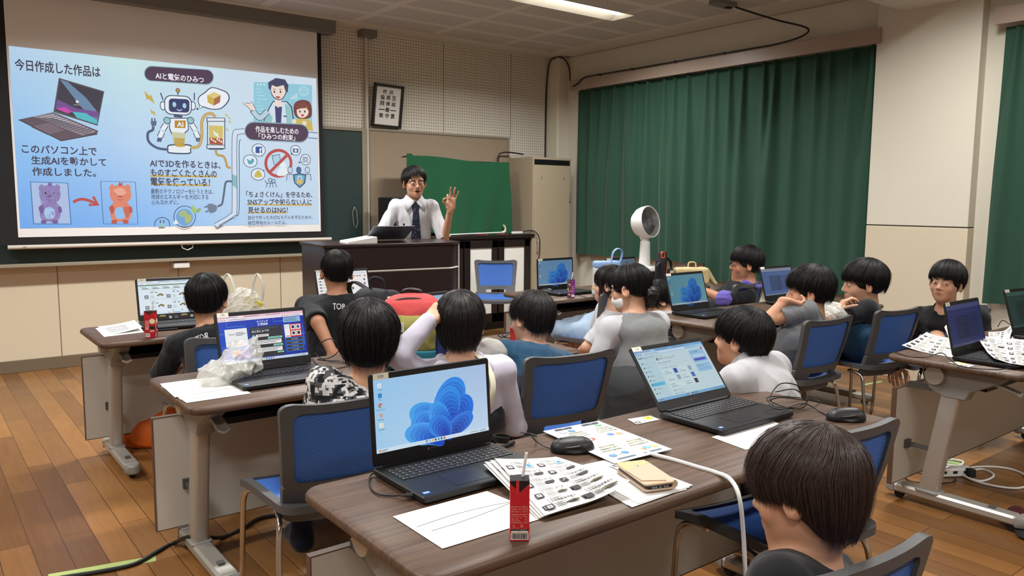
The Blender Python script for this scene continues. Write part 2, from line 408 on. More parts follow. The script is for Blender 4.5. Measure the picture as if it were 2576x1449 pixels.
# ================================================================ organic shapes: smooth blends of simple volumes, meshed by surface nets
def V3(*a): return np.array(a, float)
class Blob:
    def __init__(s): s.ops = []
    def _a(s, fn, c, R, k, mode): s.ops.append((mode, fn, np.array(c, float), R, k)); return s
    def sph(s, c, r, k=.01, mode='+'):
        c = np.array(c, float); return s._a(lambda P: np.sqrt(((P-c)**2).sum(-1))-r, c, r, k, mode)
    def ell(s, c, r, k=.01, mode='+', M=None):
        c = np.array(c, float); r = np.array(r, float); Mt = None if M is None else np.array(M)
        def fn(P):
            q = P-c
            if Mt is not None: q = q@Mt            # columns of M = local axes
            a = np.sqrt(((q/r)**2).sum(-1)); b = np.sqrt(((q/(r*r))**2).sum(-1))
            return np.where(b < 1e-9, -r.min(), a*(a-1)/np.maximum(b, 1e-9))
        return s._a(fn, c, r.max(), k, mode)
    def cap(s, a, b, ra, rb=None, k=.01, mode='+', sq=None):
        """round cone a-b; sq=(axis vector, factor) flattens the section along an axis"""
        a = np.array(a, float); b = np.array(b, float); rb = ra if rb is None else rb; d = b-a; L2 = max(1e-12, d@d)
        if sq is not None:
            ax = np.array(sq[0], float); ax -= d*(ax@d)/L2; ax /= max(1e-9, np.linalg.norm(ax)); g = 1/sq[1]-1
        def fn(P):
            q = P-a; t = np.clip(q@d/L2, 0, 1); e = q-t[..., None]*d
            if sq is not None: e = e+(e@ax)[..., None]*ax*g
            D = np.sqrt((e**2).sum(-1))-(ra+(rb-ra)*t)
            return D*(min(1, sq[1]) if sq is not None else 1)
        return s._a(fn, (a+b)/2, np.sqrt(L2)/2+max(ra, rb)*(max(1, sq[1]) if sq is not None else 1), k, mode)
    def chain(s, pts, rs, k=.01, mode='+', sq=None):
        for i in range(len(pts)-1): s.cap(pts[i], pts[i+1], rs[i], rs[i+1], k, mode, sq)
        return s
    def box(s, c, h, r=.01, k=.01, mode='+', M=None):
        c = np.array(c, float); h = np.array(h, float)-r; Mt = None if M is None else np.array(M)
        def fn(P):
            q = P-c
            if Mt is not None: q = q@Mt
            q = np.abs(q)-h
            return np.sqrt((np.maximum(q, 0)**2).sum(-1))+np.minimum(q.max(-1), 0)-r
        return s._a(fn, c, np.linalg.norm(h)+r, k, mode)
    def cut(s, p, n, k=.004):
        """keep the side the normal points away from"""
        p = np.array(p, float); n = np.array(n, float); n = n/np.linalg.norm(n)
        return s._a(lambda P: (P-p)@n, (0, 0, 0), 1e3, k, '&')
    def bump(s, fn, c=(0, 0, 0), R=1e3): return s._a(fn, c, R, 0, 'd')
    def bounds(s):
        lo = np.full(3, 1e9); hi = -lo
        for m, f, c, R, k in s.ops:
            if m == '+': lo = np.minimum(lo, c-R-k); hi = np.maximum(hi, c+R+k)
        return lo, hi
    def ev(s, P, cen=None, half=0):
        """P (n, m, 3) by blocks; cen (n, 3) block centres for culling"""
        D = np.full(P.shape[:-1], .5)
        for mode, fn, c, R, k in s.ops:
            if R < 100 and cen is not None:
                ix = np.nonzero(((cen-c)**2).sum(1) < (R*1.3+half+k+.012)**2)[0]
                if not len(ix): continue
            else: ix = slice(None)
            d = fn(P[ix]); o = D[ix]
            if mode == 'd': D[ix] = o+d; continue
            if mode == '-': d = -d
            if mode == '+':
                if k > 0:
                    h = np.maximum(k-np.abs(o-d), 0)/k; D[ix] = np.minimum(o, d)-h*h*k*.25
                else: D[ix] = np.minimum(o, d)
            else:
                if k > 0:
                    h = np.maximum(k-np.abs(o-d), 0)/k; D[ix] = np.maximum(o, d)+h*h*k*.25
                else: D[ix] = np.maximum(o, d)
        return D
    def mesh(s, h=.006, slack=.045):
        lo, hi = s.bounds(); lo = lo-2*h; B = 10; nb = np.ceil((hi+2*h-lo)/(B*h)).astype(int)
        half = B*h*math.sqrt(3)/2
        g = np.stack(np.meshgrid(*[np.arange(n) for n in nb], indexing='ij'), -1).reshape(-1, 3)
        cen = lo+(g+.5)*B*h
        near = np.zeros(len(g), bool)
        for mode, fn, c, R, k in s.ops:
            if mode == '+': near |= ((cen-c)**2).sum(1) < (R+half*1.5+k)**2
        g = g[near]; cen = cen[near]
        D = s.ev(cen[:, None, :], cen, 1e3)[:, 0]
        kp = np.abs(D) < half+slack; g = g[kp]; cen = cen[kp]
        a = np.arange(B+1); off = np.stack(np.meshgrid(a, a, a, indexing='ij'), -1)*h
        n = len(g); V = np.empty((n, B+1, B+1, B+1), np.float64)
        for i in range(0, n, 400):
            P = (lo+g[i:i+400]*B*h)[:, None, None, None, :]+off
            V[i:i+400] = s.ev(P.reshape(len(P), -1, 3), cen[i:i+400], half).reshape(len(P), B+1, B+1, B+1)
        S = V < 0
        cnt = sum(S[:, x:B+x, y:B+y, z:B+z].astype(np.int8) for x in (0, 1) for y in (0, 1) for z in (0, 1))
        bi, ci, cj, ck = np.nonzero((cnt > 0) & (cnt < 8))
        acc = np.zeros((len(bi), 3)); num = np.zeros(len(bi))
        cor = [(x, y, z) for x in (0, 1) for y in (0, 1) for z in (0, 1)]
        for p in cor:
            for ax in range(3):
                if p[ax]: continue
                q = list(p); q[ax] = 1
                va = V[bi, ci+p[0], cj+p[1], ck+p[2]]; vb = V[bi, ci+q[0], cj+q[1], ck+q[2]]
                x = (va < 0) != (vb < 0); t = np.where(x, va/np.where(x, va-vb, 1), 0)
                pos = np.array(p, float)[None].repeat(len(bi), 0); pos[:, ax] += t
                acc += pos*x[:, None]; num += x
        gc = g[bi]*B+np.stack([ci, cj, ck], 1)
        verts = lo+(gc+acc/num[:, None])*h
        dim = nb*B+2
        gid = (gc[:, 0]*dim[1]+gc[:, 1])*dim[2]+gc[:, 2]
        order = np.argsort(gid); sg = gid[order]
        F = []
        for ax in range(3):
            sl0 = [slice(None), slice(0, B), slice(0, B), slice(0, B)]; sl1 = list(sl0); sl1[ax+1] = slice(1, B+1)
            A = S[tuple(sl0)]; Bv = S[tuple(sl1)]
            e = np.nonzero(A != Bv); base = g[e[0]]*B+np.stack(e[1:], 1); inside = A[e]
            u, v = [(1, 2), (2, 0), (0, 1)][ax]
            quad = []
            for du, dv in ((-1, -1), (0, -1), (0, 0), (-1, 0)):
                c = base.copy(); c[:, u] += du; c[:, v] += dv
                quad.append((c[:, 0]*dim[1]+c[:, 1])*dim[2]+c[:, 2])
            quad = np.stack(quad, 1)
            quad[~inside] = quad[~inside][:, ::-1]
            F.append(quad)
        F = np.concatenate(F); ps = np.searchsorted(sg, F); ps = np.minimum(ps, len(sg)-1)
        ok = (sg[ps] == F).all(1)
        return verts, order[ps[ok]]
    def build(s, name, m, parent=None, h=.006, org=(0, 0, 0), cols=None, slack=.045):
        v, f = s.mesh(h, slack)
        c = cols(v) if cols else None
        return npmesh(name, v-np.array(org, float), f, m, parent, c)
def wrinkle(seed, amp=.004, lam=.07, stretch=(1, 1, 1), n=5):
    """soft cloth folds: a few crossing sine ridges"""
    r = np.random.default_rng(seed); W = r.normal(size=(n, 3)); W /= np.linalg.norm(W, axis=1, keepdims=True)
    W = W*np.array(stretch)*(2*PI/lam)*r.uniform(.6, 1.5, (n, 1)); ph = r.uniform(0, 6.28, n)
    W2 = r.normal(size=(3, 3))*9; 
    def fn(P):
        Q = P+np.sin(P@W2.T)*.02; t = 0
        for w_, p_ in zip(W, ph): t = t+(1-np.abs(np.sin(Q@w_/2+p_)))**2
        return -amp*(t/n*2-.6)
    return fn
# ================================================================ tables, chairs, laptops
m = mat('table_wood', (84, 60, 48), .46, spec=.4); N, Lk, p = nodes(m)
tc = N.new('ShaderNodeTexCoord'); mp = N.new('ShaderNodeMapping'); mp.inputs['Scale'].default_value = (1.2, 22, 8); Lk.new(tc.outputs['Object'], mp.inputs['Vector'])
n1 = N.new('ShaderNodeTexNoise'); n1.inputs['Scale'].default_value = 3; n1.inputs['Detail'].default_value = 6; n1.inputs['Distortion'].default_value = .4; Lk.new(mp.outputs[0], n1.inputs['Vector'])
cr = N.new('ShaderNodeValToRGB'); cr.color_ramp.elements[0].color = (*srgb(70, 50, 38), 1); cr.color_ramp.elements[1].color = (*srgb(104, 80, 62), 1); cr.color_ramp.elements[0].position = .3; cr.color_ramp.elements[1].position = .75
Lk.new(n1.outputs['Fac'], cr.inputs[0]); Lk.new(cr.outputs[0], p.inputs['Base Color'])
mat('table_edge', (104, 74, 56), .45); mat('silver', (186, 182, 174), .38, metal=.55); mat('grey_plastic', (142, 140, 136), .45)
mat('grey_dark', (84, 82, 80), .5); mat('panel_white', (204, 198, 188), .5); mat('black_tray', (14, 14, 17), .7); mat('black', (16, 16, 18), .45)
mat('panel_edge', (90, 66, 52), .5); mat('rubber', (24, 24, 24), .8)

def make_table(label, x, y, group='brown folding tables with white front panels'):
    """1.8 x 0.6 m, origin on the floor at the plan centre; the panel is on the far (+y) side"""
    t = thing('training_table', label, 'table', (x, y, 0), 0, group)
    L, D = .92, .305
    b = MB(); b.prism(rrect(-L, -D, L, D, .055, 6), .692, .72, ch=.007); b.build('tabletop', t, 'table_wood', smooth=50)
    b = MB(); b.prism(rrect(-L+.17, -.085, L-.17, .12, .02), .587, .593); 
    for q in (-L+.17, L-.174): b.box((q, -.085, .587), (q+.004, .12, .69))
    b.box((-L+.17, .116, .587), (L-.17, .12, .69)); b.box((-L+.17, -.088, .587), (L-.17, -.083, .612))
    b.build('under_shelf', t, 'black_tray', smooth=0)
    b = MB(); b.box((-L, .215+.02, .10), (L, .235+.02, .565), 'panel_white'); 
    for a in (((-L-.003, .233, .097), (-L, .257, .568)), ((L, .233, .097), (L+.003, .257, .568)), ((-L, .233, .565), (L, .257, .568)), ((-L, .233, .097), (L, .257, .10))): b.box(*a, 'panel_edge')
    b.build('modesty_panel', t, 'panel_white', smooth=0)
    for sx in (-1, 1):
        xx = sx*(L-.125)
        b = MB(); b.prism(rrect(-.038, -.27, .038, .27, .012), .035, .078, 'silver', T(xx, 0, 0), ch=.01)
        for e in (-1, 1):
            b.prism([(x_*.04, e*(.265+.055*math.sqrt(max(0, 1-x_*x_)))) for x_ in np.linspace(-1, 1, 9)*e*-1], .030, .079, 'grey_plastic', T(xx, 0, 0), ch=.008)
            b.cyl((xx-.012, e*.25, .022), (xx+.012, e*.25, .022), .022, n=14, m='rubber')
        b.box((xx-.012, -.175, .076), (xx+.012, -.15, .088), 'grey_dark')
        b.build('foot', t, smooth=40)
        b = MB(); c0, c1 = Vector((xx, .115, .07)), Vector((xx, .03, .60))
        sec = rrect(-.03, -.042, .03, .042, .014, 4); n = len(sec)
        vs = [(c0.x+q[0], c0.y+q[1], c0.z) for q in sec]+[(c1.x+q[0], c1.y+q[1], c1.z) for q in sec]
        b.add(vs, [(i, (i+1) % n, n+(i+1) % n, n+i) for i in range(n)]+[tuple(range(n))[::-1], tuple(range(n, 2*n))], 'silver')
        b.prism(rrect(-.042, -.058, .042, .056, .02), .068, .084, 'grey_plastic', T(xx, .113, 0), ch=.004)
        b.build('column', t)
        b = MB(); P = [(-.20, .688), (.16, .688), (.17, .655), (.13, .575), (.06, .545), (-.03, .545), (-.05, .585), (-.17, .65)]
        Myz = Matrix(((0, 0, 1, 0), (1, 0, 0, 0), (0, 1, 0, 0), (0, 0, 0, 1)))
        b.prism(P, xx-.034, xx+.034, 'grey_plastic', Myz, ch=.006)
        b.cyl((xx-sx*-.03, .10, .645), (xx+sx*.062, .10, .645), .043, n=24, m='silver')
        for k in range(4): b.box((xx+sx*.034-.001, .145+.02*(k % 2), .635+.018*(k//2)), (xx+sx*.036+.001, .157+.02*(k % 2), .647+.018*(k//2)), 'rubber')
        b.build('bracket', t); b = MB()
        b.box((xx-.02, .13, .56), (xx+.02, .235, .585), 'grey_dark'); b.build('panel_hanger', t); b = MB(); b.box((xx-.015, .11, .27), (xx+.015, .24, .285), 'grey_dark'); b.box((xx-.022, .22, .258), (xx+.022, .236, .298), 'grey_dark')
        b.build('panel_stay', t)
        b = MB(); b.sheet(lambda u, v: (xx-sx*.03+sx*.05*v, -.05-.19*u, .665-.055*u-.03*math.sin(PI*v)*.4), list(np.linspace(0, 1, 10)), list(np.linspace(0, 1, 5)), 'silver', thick=.009)
        b.build('release_lever', t, 'silver')
    return t
make_table('brown folding table nearest the camera, with two laptops, drawings and a red juice carton', 1.665, 1.518)
make_table('brown folding table carrying the laptop with a plastic bag and the red backpack', 1.665, 3.045)
make_table('brown folding table in the row nearest the podium, with a white carrier bag on it', 1.665, 4.565)
make_table('brown folding table under the two laptops before the boys in grey and black shirts', 4.60, 3.045)
make_table('brown folding table at the right edge, strewn with printed card sheets', 4.60, 1.518)
make_table('brown folding table with the purple juice carton, beside the locker', 4.60, 4.565)

# ---- chairs
m = mat('chair_mesh', (48, 92, 168), .6, spec=.3); N, Lk, p = nodes(m); nt = m.node_tree
tc = N.new('ShaderNodeTexCoord'); sx = N.new('ShaderNodeSeparateXYZ'); Lk.new(tc.outputs['Object'], sx.inputs[0])
def tri(c, s): return math_n(nt, 'ABSOLUTE', math_n(nt, 'SUBTRACT', math_n(nt, 'FRACT', math_n(nt, 'DIVIDE', c, s)), .5))
row = math_n(nt, 'FLOOR', math_n(nt, 'DIVIDE', math_n(nt, 'ADD', sx.outputs[2], math_n(nt, 'MULTIPLY', sx.outputs[1], 1.0)), .0052))
ux = math_n(nt, 'ADD', sx.outputs[0], math_n(nt, 'MULTIPLY', math_n(nt, 'MODULO', row, 2), .0035))
hole = math_n(nt, 'MULTIPLY', math_n(nt, 'LESS_THAN', tri(ux, .007), .27), math_n(nt, 'LESS_THAN', tri(math_n(nt, 'ADD', sx.outputs[2], sx.outputs[1]), .0052), .24))
mx = N.new('ShaderNodeMix'); mx.data_type = 'RGBA'; mx.inputs['A'].default_value = (*srgb(68, 114, 194), 1); mx.inputs['B'].default_value = (*srgb(28, 52, 104), 1)
Lk.new(hole, mx.inputs['Factor']); Lk.new(mx.outputs['Result'], p.inputs['Base Color'])
mat('chair_grey', (78, 78, 80), .5); mat('chrome', (200, 196, 190), .2, metal=1)
def back_pt(u, v, off=0):
    """u -1..1 across, v 0..1 up the backrest; off = out of the surface"""
    wv = .195+.035*v
    return (u*wv, -.185-.040*v-.052*max(0, v-.35)**1.5+.045*u*u*(1-.7*v)-.02*math.sin(PI*v)+off, .45+.355*v+.022*abs(u)**3*max(0, v)**2)
def ring(outer, inner, th, m, b, pf):
    n = len(outer); P = []
    for q, o in ((outer, th), (outer, -th), (inner, -th), (inner, th)): P.append([pf(u, v, o) for u, v in q])
    b.grid(P+[P[0]], m, cv=True)
def superr(u0, v0, u1, v1, ru, rv, n=9):
    out = []
    for cu, cv, a0 in ((u1-ru, v1-rv, 0), (u0+ru, v1-rv, 90), (u0+ru, v0+rv, 180), (u1-ru, v0+rv, 270)):
        for i in range(n+1):
            a = math.radians(a0+90*i/n); out.append((cu+ru*math.cos(a), cv+rv*math.sin(a)))
        # long sides need extra points to follow the curve
    dense = []
    for i in range(len(out)):
        a, c = out[i], out[(i+1) % len(out)]; k = max(1, int(math.hypot(a[0]-c[0], a[1]-c[1])/.12))
        dense += [(a[0]+(c[0]-a[0])*j/k, a[1]+(c[1]-a[1])*j/k) for j in range(k)]
    return dense
def make_chair(label, group='blue mesh stacking chairs with grey frames'):
    t = thing('mesh_chair', label, 'chair', (0, 0, 0), 0, group)
    b = MB()
    o1 = superr(-1, .18, 1, 1.0, .24, .10); i1 = [(u*.83, .255+(v-.18)*(.925-.255)/(1.0-.18)) for u, v in o1]
    ring(o1, i1, .011, 'chair_grey', b, back_pt)
    o2 = superr(-1, -.13, 1, .27, .2, .06); i2 = [(u*.52, .075+(v+.13)*(.165-.075)/.40) for u, v in o2]
    ring(o2, i2, .012, 'chair_grey', b, back_pt)
    b.build('back_frame', t, 'chair_grey', smooth=60)
    b = MB(); U = list(np.linspace(-1, 1, 19)); Vv = list(np.linspace(0, 1, 15))
    b.sheet(lambda u, v: back_pt(u*.88, .235+.71*v, 0), U, Vv, 'chair_mesh'); b.build('back_mesh', t, 'chair_mesh', smooth=80)
    def seat_pt(u, v, o=0):
        return (u*(.215+.02*v), -.20+.43*v, .445+.012*u*u-.045*max(0, v-.7)**2/.09*.55+.012*(1-v)+o)
    b = MB(); o3 = superr(-1, -.04, 1, 1.0, .2, .12); i3 = [(u*.86, .06+(v+.04)*(.90-.06)/1.04) for u, v in o3]
    ring(o3, i3, .013, 'chair_grey', b, seat_pt); b.build('seat_frame', t, 'chair_grey', smooth=60)
    b = MB(); b.sheet(lambda u, v: seat_pt(u*.89, .04+.88*v, .004), U, Vv, 'chair_mesh'); b.build('seat_mesh', t, 'chair_mesh', smooth=80)
    for s in (-1, 1):
        for e, P in ((0, [(s*.185, .10, .425), (s*.20, .17, .42), (s*.215, .20, .39), (s*.222, .205, .30), (s*.228, .21, .10), (s*.225, .218, .05), (s*.232, .225, .012)]),
                     (1, [(s*.185, -.05, .425), (s*.20, -.13, .42), (s*.212, -.165, .395), (s*.222, -.185, .30), (s*.235, -.235, .05), (s*.238, -.24, .012)])):
            b = MB(); b.tube(catmull(P, 5), .0095, 10, 'chrome'); q = P[-1]; b.sph((q[0], q[1], .010), (.013, .013, .010), 10, 6, 'rubber'); b.build('leg', t)
    return t
CHAIRS = []
def chair(x, y, rz, label):
    t = make_chair(label) if not CHAIRS else copy_tree(CHAIRS[0])
    t['label'] = label; t.location = (x, y, 0); t.rotation_euler = (0, 0, rz); CHAIRS.append(t); return t
R_ = math.radians
chair(1.11, 2.49, R_(-3), 'blue mesh chair under the boy in the grey camouflage shirt')
chair(2.19, 2.61, R_(-7), 'blue mesh chair behind the boy in the teal shirt, between laptops 109 and 110')
chair(1.20, 3.87, R_(0), 'blue mesh chair of the boy in black at the table by the chalkboard')
chair(4.80, 6.42, R_(146), 'empty blue mesh chair in front of the low cabinet, facing the class')
chair(3.93, 4.05, R_(4), 'blue mesh chair under the girl in the pale blue skirt')
chair(5.17, 3.90, R_(6), 'blue mesh chair under the boy with purple rolled sleeves')
chair(3.98, 2.52, R_(-2), 'blue mesh chair under the boy in the grey T-shirt')
chair(4.70, 2.48, R_(-6), 'blue mesh chair under the boy in the black T-shirt resting on his hand')
chair(2.10, 1.35, R_(-9), 'empty blue mesh chair pushed under the near table, right of the small boy')
chair(1.33, .91, R_(-7), 'blue mesh chair at the bottom edge, where the small boy sits')
chair(5.16, 2.28, R_(60), 'blue mesh chair under the boy in the black buttoned shirt')

# ---- laptops
mat('laptop_black', (20, 20, 22), .42, spec=.4, bump=(900, .03)); mat('laptop_key', (26, 26, 28), .5); mat('sticker', (232, 228, 214), .6); mat('laptop_pad', (27, 27, 30), .35)
attr_mat('screen_glow', .25, emit=.85); attr_mat('print', .7)
LW, LL, LB = .385, .245, .254
def make_laptop(label, x, y, rz, tilt, screen, num=None, z=.7215, bright=None):
    """origin at the hinge centre on the table; keyboard towards -y, screen tilted back"""
    t = thing('laptop', label, 'laptop', (x, y, z), rz, 'black laptops on the tables')
    w2 = LW/2
    b = MB(); b.prism(rrect(-w2, -LB, w2, .008, .012), .003, .020, 'laptop_black', ch=.003)
    for q in (-w2+.03, w2-.03): b.box((q-.02, -LB+.03, 0), (q+.02, -LB+.04, .004), 'rubber'); b.box((q-.02, -.03, 0), (q+.02, -.02, .004), 'rubber')
    for k in range(2): b.box((-w2-.0004, -LB+.05+.022*k, .009), (-w2+.001, -LB+.064+.022*k, .0145), 'rubber')
    b.box((-w2+.03, -.012, .018), (w2-.03, .004, .024), 'laptop_black'); 
    b.art(T(0, 0, .0202), 'print'); b.rect(-w2+.012, -LB+.018, -w2+.032, -LB+.034, (40, 92, 168)); b.rect(-w2+.014, -LB+.024, -w2+.030, -LB+.029, (200, 215, 235))
    b.build('base', t, 'laptop_black')
    b = MB(); kx, ky = -w2+.018, -.135
    rows = [(17, .0095), (18, .016), (18, .016), (18, .016), (18, .016), (15, .016)]
    y0 = -.028
    b.box((-w2+.014, -.132, .0195), (w2-.014, -.022, .0204), 'laptop_pad')
    for n, hh in rows:
        ww = (LW-.036)/n
        for i in range(n):
            xx = kx+i*ww; b.box((xx+.0008, y0-hh+.0008, .0202), (xx+ww-.0008, y0-.0008, .0222), 'laptop_key')
        y0 -= hh+.0012
    b.art(T(0, 0, .0222), 'print'); y0 = -.0385
    for r_, (n, hh) in enumerate(rows[1:]):
        ww = (LW-.036)/n
        for i in range(n):
            if r_ == 4 and i in (3, 4, 5, 6): continue
            xx = kx+i*ww; c = (196, 196, 200)
            b.line([(xx+.005, y0-.005), (xx+.0085, y0-.005)], .0011, c); b.line([(xx+.005, y0-.0085), (xx+.0072, y0-.0085)], .0011, c); b.lay = 0
        y0 -= hh+.0012
    b.build('keyboard', t, 'laptop_key', smooth=0)
    b = MB(); b.prism(rrect(-.085, -LB+.022, .025, -.145, .004), .0196, .0206, 'laptop_pad'); b.box((-.085, -.158, .0206), (.025, -.1574, .0209), 'grey_dark'); b.build('touchpad', t, 'laptop_pad')
    Ml = T(0, 0, .022) @ Matrix.Rotation(-tilt, 4, 'X') @ Matrix(((1, 0, 0, 0), (0, 0, -1, 0), (0, 1, 0, 0), (0, 0, 0, 1)))   # local x right, y up the lid, z towards the user
    b = MB(); b.prism(rrect(-w2, 0, w2, LL, .010), -.006, .0, 'laptop_black', Ml, ch=.002)
    b.cyl(Ml @ Vector((-.006, LL-.009, .0002)), Ml @ Vector((-.006, LL-.009, .0008)), .0028, n=12, m='laptop_pad')
    b.art(Ml @ T(0, 0, .0003), 'print'); b.text('dynabook', 0, .017, .0055, (92, 92, 94), 'c', w=.036); b.rect(-.026, .016, -.021, .023, (92, 92, 94))
    b.build('lid', t, 'laptop_black')
    sx0, sy0, sx1, sy1 = -w2+.012, .035, w2-.012, LL-.017
    b = MB(); b.art(Ml @ T(0, 0, .0006) @ T(sx0, sy0, 0) @ Matrix.Scale((sx1-sx0)/16, 4), 'screen_glow', step=.004)
    screen(b); b.build('screen', t, 'screen_glow' if bright is None else bright, smooth=0)
    if num:
        b = MB(); b.art(Ml @ T(-w2+.012, LL-.0175, .0009), 'print', step=.0002); b.rect(0, 0, .046, .0165, (232, 228, 212)); b.text(num, .023, .004, .0085, (50, 48, 46), 'c', shear=0)
        o = b.build('number_label', t, 'print', smooth=0); 
    return t
# ================================================================ pictures on the laptop screens (16 x 8.55 units)
SH = 8.55
def mixc(a, b, t): return tuple(int(round(a[i]+(b[i]-a[i])*t)) for i in range(3))
def dimc(c, k): return tuple(int(x*k) for x in c)
def grad(b, x0, y0, x1, y1, tl, tr, bl, br, nx=16, ny=10):
    z = b._z()
    for i in range(nx):
        for j in range(ny):
            u, v = (i+.5)/nx, (j+.5)/ny; c = mixc(mixc(bl, br, u), mixc(tl, tr, u), v)
            xa, xb = x0+(x1-x0)*i/nx, x0+(x1-x0)*(i+1)/nx; ya, yb = y0+(y1-y0)*j/ny, y0+(y1-y0)*(j+1)/ny
            b.add([(xa, ya, z), (xb, ya, z), (xb, yb, z), (xa, yb, z)], [(0, 1, 2, 3)], b.am, c, b.AM)
def petal(b, base, tip, wid, n, dark, light, rim, skew=0.0, p=.28, k=1.0):
    """nest of folded ribbon loops from a base point to a tip"""
    bx, by = base; ax, ay = tip[0]-bx, tip[1]-by
    for j in range(n):
        f = 1-j/n*.80; g = 1-j/n*.80; pts = []
        for i in range(36):
            t = 2*PI*i/36; a = (1-math.cos(t))/2*f; l = math.sin(t)*wid*g*(abs(math.sin(t/2))**p)+skew*(j/n)*(1.2-a)*1.6+skew*.5*a
            pts.append((bx+ax*a-ay*l, by+ay*a+ax*l))
        c = mixc(light, dark, (j/n)**.8)
        b.poly(pts, dimc(mixc(c, rim, .12), k))
        b.poly([(bx+(q[0]-bx)*.985+.0*ax, by+(q[1]-by)*.985) for q in pts], dimc(c, k))
        b.line(pts[2:22], .035, dimc(mixc(c, rim, .5), k))
def bloom(b, k=1.0, cx=9.4, cy=2.3, s=1.0):
    D, Lt, Rm = (6, 44, 160), (44, 142, 240), (150, 215, 252)
    P = lambda x, y: (cx+x*s, cy+y*s)
    petal(b, P(-.9, -.9), P(1.9, 5.3), .34, 11, D, Lt, Rm, -.16, k=k)
    petal(b, P(.6, -.2), P(-4.6, 2.3), .30, 8, (10, 70, 190), (70, 168, 246), Rm, .12, k=k)
    petal(b, P(-.2, -1.6), P(4.4, 2.0), .34, 9, D, (30, 116, 232), Rm, .16, k=k)
    petal(b, P(-.2, -1.6), P(.6, 4.2), .34, 9, (8, 56, 180), (44, 144, 242), Rm, -.2, k=k)
    petal(b, P(.2, -1.2), P(-4.4, 1.2), .36, 8, (10, 64, 186), (62, 156, 246), Rm, .14, k=k)
    petal(b, P(.5, -1.6), P(-1.9, 2.2), .34, 7, (12, 76, 200), (60, 158, 247), Rm, -.16, k=k)
    petal(b, P(.1, -1.7), P(-5.5, -.2), .26, 7, (12, 66, 190), (72, 166, 247), Rm, .12, k=k)
    petal(b, P(-.1, -1.75), P(4.1, .4), .26, 7, (6, 44, 150), (34, 118, 230), Rm, -.1, k=k)
    petal(b, P(.9, -1.75), P(-1.9, .6), .40, 6, (8, 52, 170), (40, 132, 238), Rm, .1, k=k)
def taskbar(b, k=1.0, col=(214, 234, 248)):
    b.rect(0, 0, 16, .46, dimc(col, k))
    for i, c in enumerate([(40, 120, 215), (70, 80, 90), (240, 190, 70), (70, 90, 110), (40, 140, 210), (50, 90, 150), (200, 90, 70)]):
        x = 6.6+i*.42
        if i == 0:
            for dx in (0, .14):
                for dy in (0, .14): b.rect(x+dx, .11+dy, x+dx+.12, .23+dy, dimc(c, k))
        elif i == 1: b.line([(x+.11+.09*math.cos(a), .26+.09*math.sin(a)) for a in np.linspace(0, 6.0, 12)], .035, dimc(c, k)); b.line([(x+.18, .18), (x+.27, .09)], .04, dimc(c, k))
        else: b.rect(x, .11, x+.26, .37, dimc(c, k), .06)
    for i in range(5): b.rect(13.1+i*.28, .18, 13.22+i*.28, .30, dimc((80, 95, 110), k))
    b.rect(14.7, .27, 15.5, .32, dimc((80, 95, 110), k)); b.rect(14.6, .13, 15.5, .18, dimc((80, 95, 110), k))
    b.disc(.42, .24, .13, dimc((230, 120, 40), k)); b.rect(.65, .26, 1.5, .32, dimc((80, 95, 110), k)); b.rect(.65, .12, 1.25, .18, dimc((120, 130, 140), k))
def scr_desktop(k=1.0, tl=(158, 208, 246), tr=(176, 200, 236), bl=(170, 214, 246), br=(200, 222, 246), small=False):
    def f(b):
        b.st = .0004
        grad(b, 0, 0, 16, SH, dimc(tl, k), dimc(tr, k), dimc(bl, k), dimc(br, k))
        bloom(b, k); taskbar(b, k)
        ic = [((236, 244, 250), 'ごみ箱'), ((44, 140, 220), 'PC'), (None, 'Google Chrome'), ((240, 240, 236), 'Blender'), ((250, 250, 240), 'uchida01')]
        for i, (c, t) in enumerate(ic):
            y = 7.55-i*1.16
            if i == 2:
                b.disc(.75, y+.3, .27, dimc((222, 72, 60), k)); b.poly([(.75, y+.3), (.75-.25, y+.2), (.6, y+.06), (.8, y+.03)], dimc((60, 160, 80), k)); b.poly([(.75, y+.3), (1.0, y+.36), (.97, y+.15), (.8, y+.03)], dimc((245, 200, 60), k)); b.disc(.75, y+.3, .13, dimc((245, 245, 250), k)); b.disc(.75, y+.3, .10, dimc((70, 130, 220), k))
            elif i == 3:
                b.disc(.78, y+.27, .2, dimc((232, 128, 40), k)); b.disc(.78, y+.27, .12, dimc((245, 245, 245), k)); b.disc(.78, y+.27, .07, dimc((40, 80, 150), k)); b.line([(.4, y+.4), (.8, y+.46)], .06, dimc((232, 128, 40), k))
            else:
                b.rect(.5, y+.05, 1.0, y+.56, dimc(c, k), .05)
                if i == 0: b.text('♻', .75, y+.17, .26, dimc((40, 110, 190), k), 'c')
                if i == 1: b.rect(.66, y-.03, .84, y+.05, dimc((150, 160, 170), k))
                if i == 4:
                    for q in range(3): b.rect(.6, y+.17+q*.12, .9, y+.21+q*.12, dimc((190, 170, 110), k))
            if not small: b.text(t, .75, y-.28, .17, dimc((40, 60, 80), k), 'c')
        b.poly([(8.2, 5.9), (8.2, 5.62), (8.27, 5.68), (8.38, 5.68)], (245, 245, 245))
    return f
